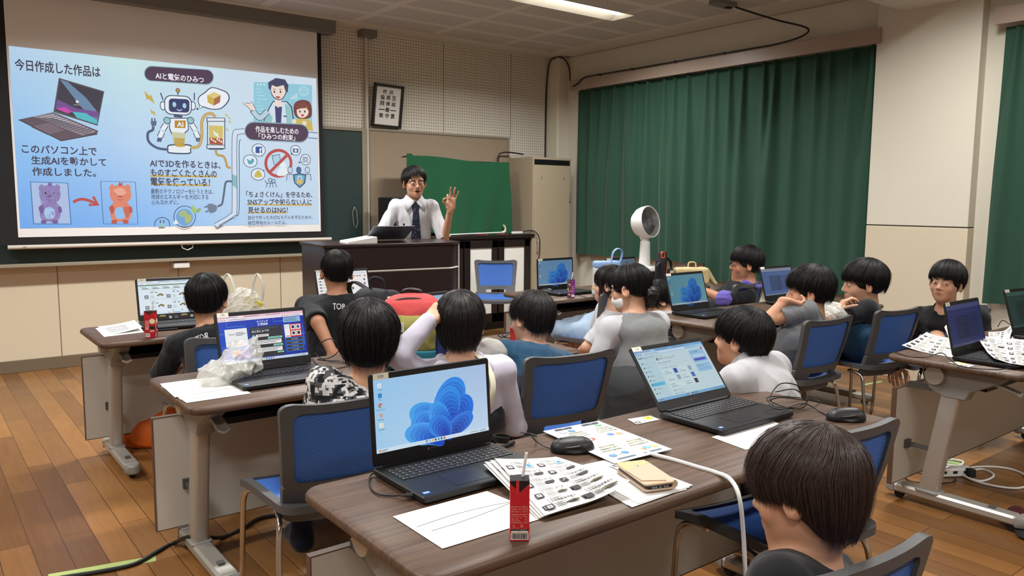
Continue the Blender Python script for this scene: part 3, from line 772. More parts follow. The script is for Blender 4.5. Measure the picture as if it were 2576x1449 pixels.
def browser(b, k, tab, bar, page):
    b.st = .0004
    b.rect(0, 0, 16, SH, dimc(page, k)); b.rect(0, 8.13, 16, SH, dimc(tab, k)); b.rect(.9, 8.13, 4.6, 8.5, dimc(bar, k), .08); b.rect(0, 7.62, 16, 8.13, dimc(bar, k))
    for i in range(3): b.rect(1.2+4.0*i, 8.26, 3.6+4.0*i, 8.34, dimc((110, 105, 125), k)); b.disc(.95+4.0*i+.1, 8.3, .09, dimc([(220, 60, 60), (60, 120, 220), (60, 60, 70)][i], k))
    for i in range(3): b.disc(.3+.45*i, 7.87, .1, dimc((130, 130, 145), k))
    b.rect(1.6, 7.72, 11.4, 8.03, dimc(mixc(bar, (225, 232, 244), .7), k), .14); b.rect(2.1, 7.84, 5.2, 7.91, dimc((110, 115, 125), k))
    for i in range(5): b.disc(11.9+.5*i, 7.87, .1, dimc((120, 125, 140), k))
    b.rect(14.2, 7.74, 15.4, 8.0, dimc((180, 205, 240), k), .1)
def scr_typing(b):
    browser(b, 1, (242, 196, 214), (252, 232, 240), (18, 52, 176)); k = 1
    grad(b, 0, .46, 16, 7.62, (24, 66, 190), (20, 50, 170), (18, 78, 205), (14, 40, 150))
    for q in ([(1.5, 7.6), (1.5, 6.6), (4.6, 6.6), (4.6, 6.2)], [(10.2, 7.6), (10.2, 6.9), (13.2, 6.9), (13.2, 6.0)], [(.2, 3.0), (1.0, 3.0), (1.0, 1.0), (2.6, 1.0)], [(14.8, 6.0), (15.6, 6.0), (15.6, 2.0)], [(4.4, 2.4), (4.4, .6)], [(0, 5.4), (.9, 5.4)], [(14.4, 4.2), (16, 4.2)]): b.line(q, .09, (80, 150, 240))
    for i in range(9): b.line([(.2+i*.9, 7.6), (.8+i*1.0, 5.2)], .06, (30, 90, 215))
    b.rect(12.0, 6.55, 15.3, 7.5, (150, 200, 236))
    for i in range(4): b.rect(12.2, 6.7+i*.19, 15.0-(i % 2)*.5, 6.78+i*.19, (60, 90, 130))
    b.text('タイピング', 8.05, 6.95, .42, (235, 244, 255), 'c', bold=.02); b.text('練習道場', 8.05, 6.4, .46, (235, 244, 255), 'c', bold=.02)
    b.rect(1.0, 3.0, 5.0, 6.2, (246, 248, 250)); b.rect(1.0, 1.0, 5.0, 3.0, (44, 96, 216)); b.poly([(2.9, .9), (5.0, 3.0), (5.0, .9)], (196, 170, 240))
    b.text('Tsukusk', 1.6, 5.1, .25, (40, 60, 140), 'l', bold=.02)
    for i, w_ in enumerate((1.5, 1.9, 1.3)): b.rect(2.9, 5.4-i*.22, 2.9+w_, 5.49-i*.22, (70, 74, 90))
    b.text('バスに悩んだジョイス、', 3.2, 3.95, .22, (40, 44, 56), 'c', w=2.8); b.text('それまた家庭もkubun!', 3.1, 3.58, .26, (30, 34, 46), 'c', w=3.4); b.rect(1.9, 3.2, 4.0, 3.36, (204, 66, 60))
    b.poly([(2.0, 1.2), (3.3, 1.2), (3.6, 2.2), (1.8, 2.2)], (206, 110, 60)); b.poly([(1.9, 2.2), (3.5, 2.2), (2.8, 2.7)], (230, 230, 240)); b.poly([(2.2, 2.3), (3.2, 2.3), (2.7, 2.9)], (40, 44, 90)); 
    for i in range(4): b.line([(2.1+.35*i, 1.25), (2.1+.33*i, 2.15)], .07, (150, 70, 40))
    b.rect(5.5, .6, 11.6, 6.2, (52, 52, 56)); b.text('出題した文章を入力しておしゃべりしましょう', 5.8, 5.78, .16, (90, 170, 200), 'l', w=4.9); b.text('AIとおしゃべり', 5.8, 5.15, .44, (246, 246, 250), 'l', bold=.02)
    y = 4.75
    for i, (x0, x1, h_, c) in enumerate([(6.5, 8.9, .42, (250, 250, 250)), (8.7, 11.4, .36, (150, 236, 214)), (6.5, 11.2, .74, (250, 250, 250)), (9.6, 11.4, .34, (150, 236, 214)), (6.5, 11.2, .74, (250, 250, 250)), (10.2, 11.4, .28, (150, 236, 214))]):
        b.rect(x0, y-h_, x1, y, c, .1)
        if x0 < 7:
            b.disc(6.05, y-h_/2, .26, (90, 150, 210)); b.disc(6.05, y-h_/2-.02, .13, (230, 236, 244))
        for q in range(int(h_/.3)+(h_ < .5)*0+1):
            yy = y-.2-q*.27
            if yy > y-h_+.04: b.rect(x0+.2, yy-.05, x1-.25-q*.7, yy+.05, (80, 86, 96))
        y -= h_+.16
    b.rect(12.0, 3.7, 13.05, 6.15, (250, 250, 250)); b.rect(13.05, 3.7, 15.3, 6.15, (214, 52, 58))
    b.text('Amazon', 12.52, 5.75, .16, (50, 50, 56), 'c', w=.8); b.text('ゲームエンタ', 12.52, 5.4, .18, (30, 30, 34), 'c', w=.85)
    for i in range(4):
        x, y_ = 13.25+1.0*(i % 2), 5.1-1.15*(i//2); b.rect(x, y_, x+.9, y_+.92, (236, 236, 236)); b.rect(x+.2, y_+.2, x+.7, y_+.75, [(40, 40, 46), (50, 90, 160), (60, 60, 64), (30, 30, 34)][i], .08)
    b.rect(12.2, 3.85, 12.9, 4.0, (214, 60, 60))
    for i, t in enumerate(('ひらがな初級', 'ひらがな中級', 'ひらがな上級', 'カタカナ初級')):
        y = 3.05-i*.66; b.rect(11.95, y-.02, 15.4, y+.52, (60, 150, 240), .1); b.rect(12.02, y+.04, 15.33, y+.46, (58, 50, 48), .08); b.text(t, 13.7, y+.15, .2, (240, 240, 244), 'c')
    taskbar(b, 1, (206, 222, 244))
def codeless(b, x, y, s, k=1):
    """printed card: an empty code field, a picture frame and ruled text"""
    b.line([(x+.1*s, y+.0*s), (x+.1*s, y+2.1*s)], .03*s, dimc((150, 150, 150), k))
def card(b, x, y, s, pic=None, name=None, ink=(60, 58, 60), k=1):
    c = dimc(ink, k)
    # square picture marker (dark frame with light centre)
    b.rect(x+.15*s, y+.1*s, x+1.05*s, y+.95*s, c); b.rect(x+.34*s, y+.28*s, x+.86*s, y+.77*s, dimc((226, 230, 236), k)); b.disc(x+.6*s, y+.5*s, .17*s, dimc((96, 120, 150), k), n=10)
    b.line([(x+1.5*s, y+1.1*s), (x+1.5*s, y+2.3*s)], .03*s, dimc((150, 150, 152), k))
    b.rect(x+1.7*s, y+2.02*s, x+2.6*s, y+2.12*s, dimc((140, 140, 142), k))
    if name: b.text(name, x+1.7*s, y+1.4*s, .36*s, c, 'l')
    else:
        for q in (1.8, 2.1, 2.8, 3.1): b.disc(x+q*s, y+1.6*s, .13*s, c, n=10)
    for q in range(3): b.disc(x+1.42*s, y+(.75-.26*q)*s, .05*s, c, n=6); b.rect(x+1.6*s, y+(.71-.26*q)*s, x+(2.3+.2*(q % 2))*s, y+(.79-.26*q)*s, dimc((150, 150, 152), k))
    if pic == 'car':
        b.poly([(x+3.0*s, y+.75*s), (x+3.2*s, y+1.0*s), (x+3.7*s, y+1.28*s), (x+4.3*s, y+1.25*s), (x+4.7*s, y+1.0*s), (x+4.65*s, y+.72*s)], dimc((176, 156, 96), k)); b.poly([(x+3.4*s, y+1.02*s), (x+3.75*s, y+1.22*s), (x+4.2*s, y+1.2*s), (x+4.3*s, y+1.02*s)], dimc((40, 40, 46), k))
        for q in (3.35, 4.3): b.disc(x+q*s, y+.74*s, .17*s, dimc((36, 36, 38), k), n=12)
    if pic == 'van':
        b.poly([(x+2.9*s, y+.75*s), (x+2.95*s, y+1.3*s), (x+3.4*s, y+1.38*s), (x+4.5*s, y+1.62*s), (x+4.55*s, y+1.0*s), (x+4.1*s, y+.8*s)], dimc((70, 70, 74), k))
        for q in (3.2, 4.15): b.disc(x+q*s, y+(.75+(q-3.2)*.12)*s, .16*s, dimc((40, 40, 42), k), n=12)
    if pic == 'blue':
        b.rect(x+3.0*s, y+.7*s, x+4.6*s, y+1.95*s, dimc((206, 222, 236), k)); b.disc(x+3.8*s, y+1.3*s, .52*s, dimc((70, 160, 226), k), n=16); b.line([(x+3.8*s, y+.9*s), (x+3.9*s, y+1.7*s)], .05*s, dimc((30, 90, 170), k)); b.line([(x+3.4*s, y+1.25*s), (x+4.2*s, y+1.35*s)], .05*s, dimc((30, 90, 170), k))
    if pic == 'fig':
        for q in ([(3.1, .7), (3.5, 1.2), (3.3, 1.9)], [(3.5, 1.2), (4.3, 1.5), (4.6, 1.2)], [(3.4, .6), (4.0, .9), (4.5, .6)], [(3.9, 1.4), (4.0, 2.0)]): b.line([(x+u*s, y+v*s) for u, v in q], .11*s, dimc((120, 126, 136), k))
def scr_cards(b):
    browser(b, 1, (200, 222, 244), (236, 244, 250), (226, 240, 250)); b.rect(0, 7.36, 16, 7.62, (70, 122, 82))
    for i in range(5): b.rect(.5+i*2.6, 6.95, 1.9+i*2.6, 7.05, (90, 100, 110)); b.rect(.9+i*2.5, 6.6, 2.4+i*2.5, 6.75, (60, 66, 74))
    for r_ in range(3):
        for c_ in range(3): card(b, 1.2+c_*5.2, 4.0-r_*2.75, 1.0, 'car' if c_ < 2 else None)
    b.line([(.7, 6.5), (15.5, 6.5)], .05, (90, 96, 100))
    for r_ in range(2): b.line([(.7, 3.85-2.75*r_), (15.5, 3.85-2.75*r_)], .04, (120, 126, 130))
    b.rect(0, .46, 16, 1.2, (226, 240, 250)); b.poly([(7.6, .75), (7.9, .95), (7.9, .55)], (60, 64, 70)); b.poly([(10.2, .75), (9.9, .95), (9.9, .55)], (60, 64, 70)); taskbar(b)
def scr_class(b):
    k = .98; browser(b, k, (120, 176, 226), (168, 206, 236), (184, 214, 226))
    b.rect(3.6, .46, 16, 7.5, dimc((196, 220, 228), k))
    b.text('Classroom > ｽﾀｼﾞｵ AIワークショップ', 1.1, 7.1, .34, dimc((50, 60, 66), k), 'l', w=4.6); b.rect(.35, 7.15, .6, 7.36, dimc((60, 70, 80), k)); b.rect(.8, 7.12, 1.02, 7.36, dimc((50, 60, 80), k))
    for i, t in enumerate(('ホーム', 'カレンダー', 'ToDo', '登録済み', 'Class', 'AIワークショップ', 'AI Workshop', '設定')):
        y = 6.2-i*.72
        if i == 5: b.rect(.3, y-.16, 3.4, y+.42, dimc((96, 192, 226), k), .25)
        b.rect(.5, y, .72, y+.24, dimc((70, 80, 92), k)); b.text(t, 1.0, y, .22, dimc((60, 70, 80), k), 'l')
    b.disc(4.2, 6.72, .26, dimc((110, 130, 150), k)); b.text('AIワークショップ', 4.6, 6.5, .46, dimc((44, 52, 60), k), 'l', w=3.6); b.text('第1回・5月 鹿児島市立中学校', 4.0, 5.9, .22, dimc((50, 60, 66), k), 'l', w=2.9)
    b.line([(4.0, 5.6), (11.4, 5.6)], .03, dimc((150, 176, 190), k)); b.text('楽しく学習し、AIでものづくりしよう', 4.3, 5.0, .2, dimc((70, 84, 92), k), 'l', w=3.6)
    for i, (x, y, t, c) in enumerate([(4.2, 3.9, 'Scratch', (40, 80, 170)), (7.6, 3.9, 'リンク', (150, 170, 196)), (4.2, 2.75, 'リンク', (150, 170, 196)), (7.6, 2.75, '3Dモデル', (70, 110, 190)), (4.2, 1.65, '作品提出', None), (7.6, 1.65, 'Blender入門', (50, 60, 70))]):
        b.rect(x, y, x+3.2, y+.95, dimc((206, 228, 234), k), .08); b.text(t, x+.2, y+.5, .22, dimc((50, 60, 66), k), 'l'); b.rect(x+.2, y+.2, x+1.7, y+.28, dimc((110, 124, 134), k))
        if c: b.rect(x+2.3, y+.08, x+3.1, y+.88, dimc(c, k))
    for i, t in enumerate(('クラスのメンバー', 'ファイル置き場')): b.text(t, 4.9, 1.1-.5*i, .2, dimc((60, 70, 80), k), 'l'); b.disc(4.6, 1.2-.5*i, .1, dimc((60, 70, 90), k))
    b.rect(11.9, 5.0, 15.4, 7.3, dimc((150, 194, 228), k), .12); b.text('あなたの課題', 12.2, 6.75, .28, dimc((50, 66, 100), k), 'l'); b.rect(12.2, 5.95, 15.1, 6.4, dimc((190, 216, 236), k), .1); b.rect(12.2, 5.3, 15.1, 5.75, dimc((84, 84, 196), k), .2)
    b.rect(11.9, 3.4, 15.4, 4.8, dimc((150, 194, 228), k), .12); b.text('限定公開のコメント', 12.3, 4.3, .2, dimc((50, 66, 100), k), 'l'); b.text('クラスのコメントを追加', 12.3, 3.75, .2, dimc((70, 90, 180), k), 'l')
    b.disc(15.2, 7.3+.05, .2, dimc((190, 60, 110), k)); taskbar(b, k, (120, 176, 220))
def scr_doc(b):
    browser(b, 1, (226, 230, 240), (240, 240, 244), (244, 240, 238))
    for i in range(6): b.rect(.6, 6.6-i*.9, 1.3, 6.95-i*.9, (90, 96, 110)); b.rect(1.5, 6.7-i*.9, 2.6, 6.8-i*.9, (120, 120, 130))
    for i in range(5): b.rect(9.8+i*.9, 6.9, 10.3+i*.9, 7.2, (120, 124, 140))
    b.text('Google', 13.2, 6.85, .4, (80, 80, 90), 'c'); b.disc(15.2, 7.05, .24, (190, 60, 60))
    for i in range(4): b.rect(9.4+1.2*(i % 2), 2.2+i*.9, 10.0+1.2*(i % 2), 2.9+i*.9, (60, 64, 80))
    for i in range(4): b.rect(14.6, 5.6-i*1.2, 15.2, 6.2-i*1.2, (80, 110, 170))
    taskbar(b)
def scr_dim(base, lite, k=1.0):
    def f(b):
        b.st = .0004; b.rect(0, 0, 16, SH, base); b.rect(0, 7.6, 16, SH, lite); b.rect(.8, 7.95, 4.4, 8.4, mixc(base, lite, 1.6) if False else lite); b.rect(0, 0, 16, .46, mixc(base, lite, .7))
        b.rect(1.0, 6.7, 11, 6.8, mixc(base, lite, .5)); b.rect(3.6, 1.4, 9.6, 6.2, dimc(base, .72)); b.rect(9.9, 1.4, 14.6, 6.2, dimc(base, .86))
        for i in range(6): b.rect(4.0, 5.6-i*.7, 7.8-.5*(i % 3), 5.7-i*.7, mixc(base, lite, .35)); b.rect(1.0, 5.9-i*.7, 2.6, 6.0-i*.7, mixc(base, lite, .4))
    return f
make_laptop('black laptop numbered 109 showing a blue wallpaper, nearest the camera', 1.128, 1.785, -.004, .085, scr_desktop(), '109')
make_laptop('black laptop numbered 110 showing a pale classroom page', 2.148, 1.705, .0, .667, scr_class, '110')
make_laptop('black laptop numbered 105 with a vivid blue typing game on screen', 1.165, 3.135, .005, .27, scr_typing, '105')
make_laptop('black laptop showing a page of picture cards, beside the apple juice carton', 1.225, 4.752, -.06, .26, scr_cards, '103')
make_laptop('black laptop with a white document page, in front of the boy with the black backpack', 2.292, 4.72, -.004, .28, scr_doc, '104')
make_laptop('black laptop half hidden behind the red backpack', 2.004, 3.255, .10, .28, scr_desktop(.92, small=True), '106')
make_laptop('black laptop with blue wallpaper on the table behind the boy in the white shirt', 4.048, 3.29, .012, .295, scr_desktop(.74, (110, 176, 200), (120, 186, 206), (110, 180, 200), (140, 196, 214), True), '112')
make_laptop('black laptop with a dull blue page, in front of the boy leaning on his hand', 4.998, 3.244, -.017, .28, scr_dim((70, 92, 140), (120, 128, 150)), '111')
make_laptop('black laptop with a dark blue page among printed cards at the right edge', 3.973, 1.557, .012, .235, scr_dim((30, 36, 86), (58, 62, 104)), '114')
make_laptop('black laptop cut by the right edge of the photo, its screen dark green', 4.86, 1.60, -.12, .30, scr_dim((28, 50, 48), (50, 74, 70)), '115')
make_laptop('black laptop with blue wallpaper behind the purple juice carton', 4.078, 4.672, .02, .045, scr_desktop(.76, (120, 170, 214), (120, 166, 214), (124, 172, 216), (130, 176, 220), True), '108')
make_laptop('black laptop behind the white tote bag, under the fan', 4.67, 4.472, .10, .28, scr_desktop(.5, small=True), '107')
# ================================================================ people
attr_mat('skin', .5, sss=.08, spec=.35)
mat('hair_black', (17, 15, 16), .46, spec=.38); mat('hair_brown', (58, 42, 35), .42, spec=.5); mat('hair_soft', (30, 25, 24), .42, spec=.45)
mat('eye_white', (225, 220, 214), .25); mat('eye_dark', (22, 16, 14), .15)
mat('lens_frame', (38, 32, 32), .3); mat('mask_white', (238, 236, 232), .8)
def cloth(n, c, **k): return mat(n, c, k.pop('rough', .85), spec=.15, sheen=.15, **k)
cloth('shirt_white', (190, 190, 194), noise=(14, .02)); cloth('black_cotton', (27, 28, 31), noise=(20, .12)); cloth('lavender', (196, 192, 208), rough=.7)
cloth('teal', (38, 72, 98)); cloth('vest_grey', (124, 126, 126), bump=(700, .15)); cloth('skirt_grey', (66, 68, 70)); cloth('grey_marl', (112, 113, 116), noise=(60, .14)); cloth('happi_black', (24, 24, 28)); cloth('purple', (104, 92, 176)); cloth('pale_blue', (146, 166, 188)); cloth('khaki', (140, 108, 66)); cloth('navy', (26, 30, 48)); cloth('dark_trouser', (36, 38, 44)); cloth('camo_trouser', (92, 86, 60), noise=(16, .6)); cloth('marl_short', (92, 94, 98), noise=(60, .14)); cloth('tie_navy', (24, 28, 44))
# digital camouflage: black, grey and white square blots
m = cloth('camo_grey', (150, 150, 150)); N, Lk, p = nodes(m)
tc = N.new('ShaderNodeTexCoord'); sn = N.new('ShaderNodeVectorMath'); sn.operation = 'SNAP'; sn.inputs[1].default_value = (.009, .009, .009); Lk.new(tc.outputs['Object'], sn.inputs[0])
n1 = N.new('ShaderNodeTexNoise'); n1.inputs['Scale'].default_value = 22; n1.inputs['Detail'].default_value = 2; Lk.new(sn.outputs[0], n1.inputs['Vector'])
cr = N.new('ShaderNodeValToRGB'); cr.color_ramp.interpolation = 'CONSTANT'; e = cr.color_ramp.elements
e[0].position = 0; e[0].color = (*srgb(30, 30, 32), 1); e[1].position = .43; e[1].color = (*srgb(86, 86, 88), 1)
for ps, c in ((.48, (218, 216, 214)), (.60, (120, 120, 122)), (.64, (40, 40, 42))): q = e.new(ps); q.color = (*srgb(c), 1)
Lk.new(n1.outputs['Fac'], cr.inputs[0]); Lk.new(cr.outputs[0], p.inputs['Base Color'])

def RM(yaw, pitch=0, roll=0):
    """columns = right, forward, up in the world; yaw from +y anticlockwise, pitch up"""
    return np.array(Matrix.Rotation(yaw, 3, 'Z') @ Matrix.Rotation(pitch, 3, 'X') @ Matrix.Rotation(roll, 3, 'Y'))
def unit(v): v = np.array(v, float); return v/np.linalg.norm(v)
def head_skin(B, Hc, R, s, mouth=0, ears=True):
    W = lambda *p: Hc+R@(np.array(p)*s)
    E = lambda c, r, k, mode='+': B.ell(W(*c), np.array(r)*s, k*s, mode, R)
    E((0, -.012, .032), (.074, .093, .080), .02); E((0, .018, -.03), (.064, .070, .080), .03); E((0, .032, -.072), (.046, .050, .040), .03)
    B.sph(W(0, .066, -.098), .017*s, .03*s)
    for q in (-1, 1):
        E((q*.030, .070, .020), (.026, .014, .010), .016); E((q*.042, .058, -.034), (.020, .020, .022), .02)
        B.sph(W(q*.031, .095, -.004), .0165*s, .014*s, '-'); B.sph(W(q*.031, .0745, -.004), .0148*s, .005*s)
    B.cap(W(0, .084, .004), W(0, .100, -.030), .0075*s, .0115*s, .012*s)
    for q in (-1, 1): B.sph(W(q*.0115, .090, -.036), .0085*s, .008*s)
    if mouth:
        B.ell(W(0, .094, -.068), np.array((.021, .018, .010))*s, .004*s, '-', R)
        B.cap(W(-.018, .086, -.056), W(.018, .086, -.056), .0055*s, k=.008*s); B.cap(W(-.014, .082, -.081), W(.014, .082, -.081), .0065*s, k=.008*s)
    else:
        B.cap(W(-.016, .0845, -.061), W(.016, .0845, -.061), .005*s, k=.007*s); B.cap(W(-.013, .083, -.0705), W(.013, .083, -.0705), .0058*s, k=.007*s)
    for q in (-1, 1) if ears else ():
        Re = R@RM(q*R_(-28), 0, q*R_(-8))
        B.ell(W(q*.082, -.006, -.010), np.array((.0090, .021, .033))*s, .008*s, '+', Re); B.ell(W(q*.0905, -.002, -.008), np.array((.006, .010, .019))*s, .004*s, '-', Re)
        B.ell(W(q*.079, .0, -.032), np.array((.007, .009, .010))*s, .006*s, '+', Re)
def skin_cols(tone, Hc, R, s, mouth=0):
    base = np.array(srgb(tone)); lip = np.array(srgb(176, 108, 98)); red = base*np.array((1.04, .88, .82))
    def f(v):
        L = (v-Hc)@R/s; c = np.repeat(base[None], len(v), 0)
        def mask(p, r): return np.clip(1.6-np.sqrt((((L-np.array(p))/np.array(r))**2).sum(1))*1.2, 0, 1)[:, None]
        if mouth:
            w = np.maximum(mask((0, .088, -.056), (.022, .02, .007)), mask((0, .084, -.081), (.017, .02, .008))); w2 = mask((0, .080, -.068), (.019, .022, .009))
            c = c*(1-w)+lip*w; c = c*(1-w2)+np.array(srgb(60, 26, 26))*w2
        else:
            w = mask((0, .087, -.066), (.020, .016, .0095)); c = c*(1-w)+lip*w
        for q in (-1, 1):
            w = mask((q*.045, .07, -.035), (.022, .03, .02))*.35; c = c*(1-w)+red*w
            w = mask((q*.08, -.004, -.01), (.014, .022, .033))*.5; c = c*(1-w)+red*w
        return c
    return f
def face_parts(t, org, Hc, R, s, look=(0, 0), brow=True):
    W = lambda *p: Hc+R@(np.array(p)*s)-org
    for q in (-1, 1):
        b = MB(); Mx = Matrix(((*R[0], 0), (*R[1], 0), (*R[2], 0), (0, 0, 0, 1))); Mx.translation = Vector(W(q*.031, .0868, -.004))
        b.sph((0, 0, 0), (.0118*s, .0044*s, .0034*s), 14, 10, 'eye_white', Mx)
        b.sph((look[0]*.012*s, .0012*s, look[1]*.006*s), (.0066*s, .0046*s, .0036*s), 12, 8, 'eye_dark', Mx); b.tube([(x_*.0125*s, .0035*s-.006*s*x_*x_, .0036*s*(1-x_*x_*.9)+.0006*s) for x_ in (-1, -.5, 0, .5, 1)], .0009*s, 6, 'hair_black', M=Mx); b.build('eye', t)
        if brow:
            b = MB(); P = catmull([W(q*.014, .0905, .018), W(q*.030, .0885, .0245), W(q*.048, .074, .019)], 5); b.tube(P, [.002*s]+[.0032*s]*(len(P)-3)+[.0018*s, .0008*s], 6, 'hair_black'); b.build('eyebrow', t)
def glasses(t, org, Hc, R, s, r=.022, rnd=True, m='lens_frame', wire=.0016):
    W = lambda *p: Hc+R@(np.array(p)*s)-org
    b = MB()
    for q in (-1, 1):
        b.tube([W(q*.033+r*math.cos(a), .103-.006*abs(math.cos(a)), -.006+(r if rnd else r*.75)*math.sin(a)) for a in np.linspace(0, 2*PI, 25)], wire*s, 6, m, caps=False)
        b.tube([W(q*(.033+r), .098, .0), W(q*.074, .07, .002), W(q*.081, .0, .004), W(q*.079, -.014, -.008)], wire*.8*s, 6, m)
    b.tube([W(-.011, .103, -.002), W(0, .107, .001), W(.011, .103, -.002)], wire*s, 6, m); b.build('glasses', t)
def hair(t, org, Hc, R, s, m='hair_black', th=.020, zf=.020, zs=-.02, zb=-.085, n=1500, seed=1, messy=1.0, crown=(0, -.35, .94), h=.006, width=.0013, part=0, flick=0.0, puff=1.0, taper=1.0):
    """dense cap plus many tapered locks that fall from the crown; zf / zs / zb = where the fringe, sides and nape end"""
    B = Blob(); W = lambda *p: Hc+R@(np.array(p)*s)
    B.ell(W(0, -.014, .036), np.array((.0745+th*.75, .094+th*.75, .079+th*.8))*s, .02*s, '+', R); zlow = min(zb+.02, -.03)
    B.ell(W(0, -.036, zlow*.5+.012), np.array((.054+th*.4, .046+th*.4, abs(zlow)*.5+.045))*s, .03*s, '+', R)
    B.ell(W(0, .105, -.055), np.array((.088, .092, .055+zf*1.0+.035))*s, .012*s, '-', R)
    for q in (-1, 1): B.ell(W(q*.092, .022, -.045), np.array((.030, .040, .045+min(0, -zs-.03)*.3))*s, .01*s, '-', R)
    B.cut(W(0, 0, zb+.008), R@np.array((0, .25, -1.0)), .01*s)
    v, f = B.mesh(h*s, .045)
    r = np.random.default_rng(seed); w = unit(crown); e1 = unit(np.array((0, 1, 0))-w*w[1]); e2 = np.cross(e1, w)
    az = r.uniform(0, 2*PI, n); clump = np.round(az*11)/11; az = az+(clump-az)*r.uniform(0, .7, n)
    fr = (1+np.cos(az))/2; side = np.abs(np.sin(az)); ca = np.cos(az); kb = np.clip(-ca*1.9, 0, 1); zl = np.where(ca > 0, zf*ca**2+zs*(1-ca**2), zs+(zb-zs)*kb)
    zl = zl+r.normal(0, .009*messy, n)+kb*np.abs(r.normal(0, .022, n))
    c = np.array((0, -.014, .036)); rad = np.array((.0745, .094, .079))+th*.86+.001
    A = w[2]; Bc = np.cos(az)*e1[2]+np.sin(az)*e2[2]; hyp = np.hypot(A, Bc); dz = np.clip((zl-c[2])/rad[2], 0, .9)
    th1 = np.arctan2(Bc, A)+np.arccos(np.clip(dz/hyp, -1, 1)); th0 = np.minimum(th1*r.uniform(.0, .55, n), th1-.25)
    drop = np.maximum(c[2]-zl, 0); K = 9; u = np.linspace(0, 1, K)[None]
    arc = (th1-th0)*.105; tot = arc+drop; sl = tot[:, None]*u; ua = np.minimum(1, sl/arc[:, None]); dn = np.maximum(0, sl-arc[:, None])
    TH = th0[:, None]+(th1-th0)[:, None]*ua
    AZ = az[:, None]+r.normal(0, .10*messy, n)[:, None]*u+part*u*np.cos(az)[:, None]
    D = np.cos(TH)[..., None]*w+np.sin(TH)[..., None]*(np.cos(AZ)[..., None]*e1+np.sin(AZ)[..., None]*e2)
    tp = 1-(.34+.04*np.clip(-np.cos(az), 0, 1))[:, None]*np.clip(dn/.135, 0, 1.2)**1.5*taper
    D[..., 0] *= tp; D[..., 1] *= tp
    lift = (r.uniform(-.004, .003, n)+.004*puff)[:, None]+(r.uniform(-.003, .006, n)*messy+flick)[:, None]*u**2
    fly = (r.uniform(0, 1, n) < .05*messy)[:, None]*r.uniform(.004, .016, n)[:, None]*u; lift = lift+fly
    P = c+D*(rad+lift[..., None]); P[..., 2] -= dn; P = (Hc+(P*s)@R.T)
    out = ((D*s)@R.T); tang = np.gradient(P, axis=1); tang /= np.maximum(np.linalg.norm(tang, axis=2, keepdims=True), 1e-9)
    sd = np.cross(tang, out); sd /= np.maximum(np.linalg.norm(sd, axis=2, keepdims=True), 1e-9); up = np.cross(sd, tang)
    wd = (width*s*r.uniform(.6, 1.5, n))[:, None]*(1-.85*u**3)*(.35+.65*np.minimum(1, u*4+.2))
    ring_ = [P+sd*wd[..., None], P+up*wd[..., None]*.8, P-sd*wd[..., None]]
    SV = np.stack(ring_, 2).reshape(-1, 3); base = (np.arange(n)[:, None]*K+np.arange(K-1)[None])*3
    q = []
    for a, b_ in ((0, 1), (1, 2), (2, 0)): q.append(np.stack([base+a, base+b_, base+3+b_, base+3+a], -1).reshape(-1, 4))
    SF = np.concatenate(q)+len(v)
    return npmesh('hair', np.concatenate([v, SV])-org, np.concatenate([f, SF]), m, t)
def hand(B, w, f, n, side, s=1.0, curl=(30, 35, 40, 45), spread=6, thumb=(35, 20), big=1.0):
    """w wrist, f finger direction, n palm normal; side +1 = thumb on f x n. curl per finger in degrees"""
    f = unit(f); n = unit(np.array(n)-f*np.dot(n, f)); a = np.cross(f, n)*side
    k = s*big
    B.box(w+f*.046*k, np.array((.036, .045, .0125))*k, .011*k, .012*k, '+', np.stack([a, f, n], 1))
    B.cap(w-f*.01*k, w+f*.02*k, .023*k, .024*k, .012*k, sq=(n, .72))
    B.cap(w+f*.015*k+a*.020*k+n*.008*k, w+f*.045*k+a*.028*k+n*.006*k, .016*k, .012*k, .01*k)
    def rot_(v, ax, d): return np.array(Matrix.Rotation(math.radians(d), 3, Vector(ax)) @ Vector(v))
    for i in range(4):
        L = np.array((.040, .026, .021))*(.95, 1.05, 1.0, .80)[i]*k; r0 = (.0088, .009, .0086, .0076)[i]*k
        p = w+f*(.082, .087, .084, .076)[i]*k+a*(.028-.0185*i)*k
        d = rot_(f, n, -side*spread*(1.5-i)); ax = np.cross(d, n); c = curl[i]
        B.cap(p-d*.022*k, p, r0*1.1, r0, .004*k)
        for j in range(3):
            d = rot_(d, ax, c*(.75, 1.0, .75)[j]); e = p+d*L[j]; B.cap(p, e, r0*(1-.07*j), r0*(.93-.08*j), .003*k); p = e
    p = w+f*.028*k+a*.032*k+n*.006*k; d = unit(f*.62+a*.70+n*.30)
    ax = np.cross(d, n)
    for j, (L, r0) in enumerate(((.036, .0115), (.031, .0098), (.026, .0088))):
        e = p+d*L*k; B.cap(p, e, r0*k, r0*.93*k, .006*k); p = e; d = rot_(d, np.cross(d, unit(n*.6-a*.8)), thumb[min(j, 1)])

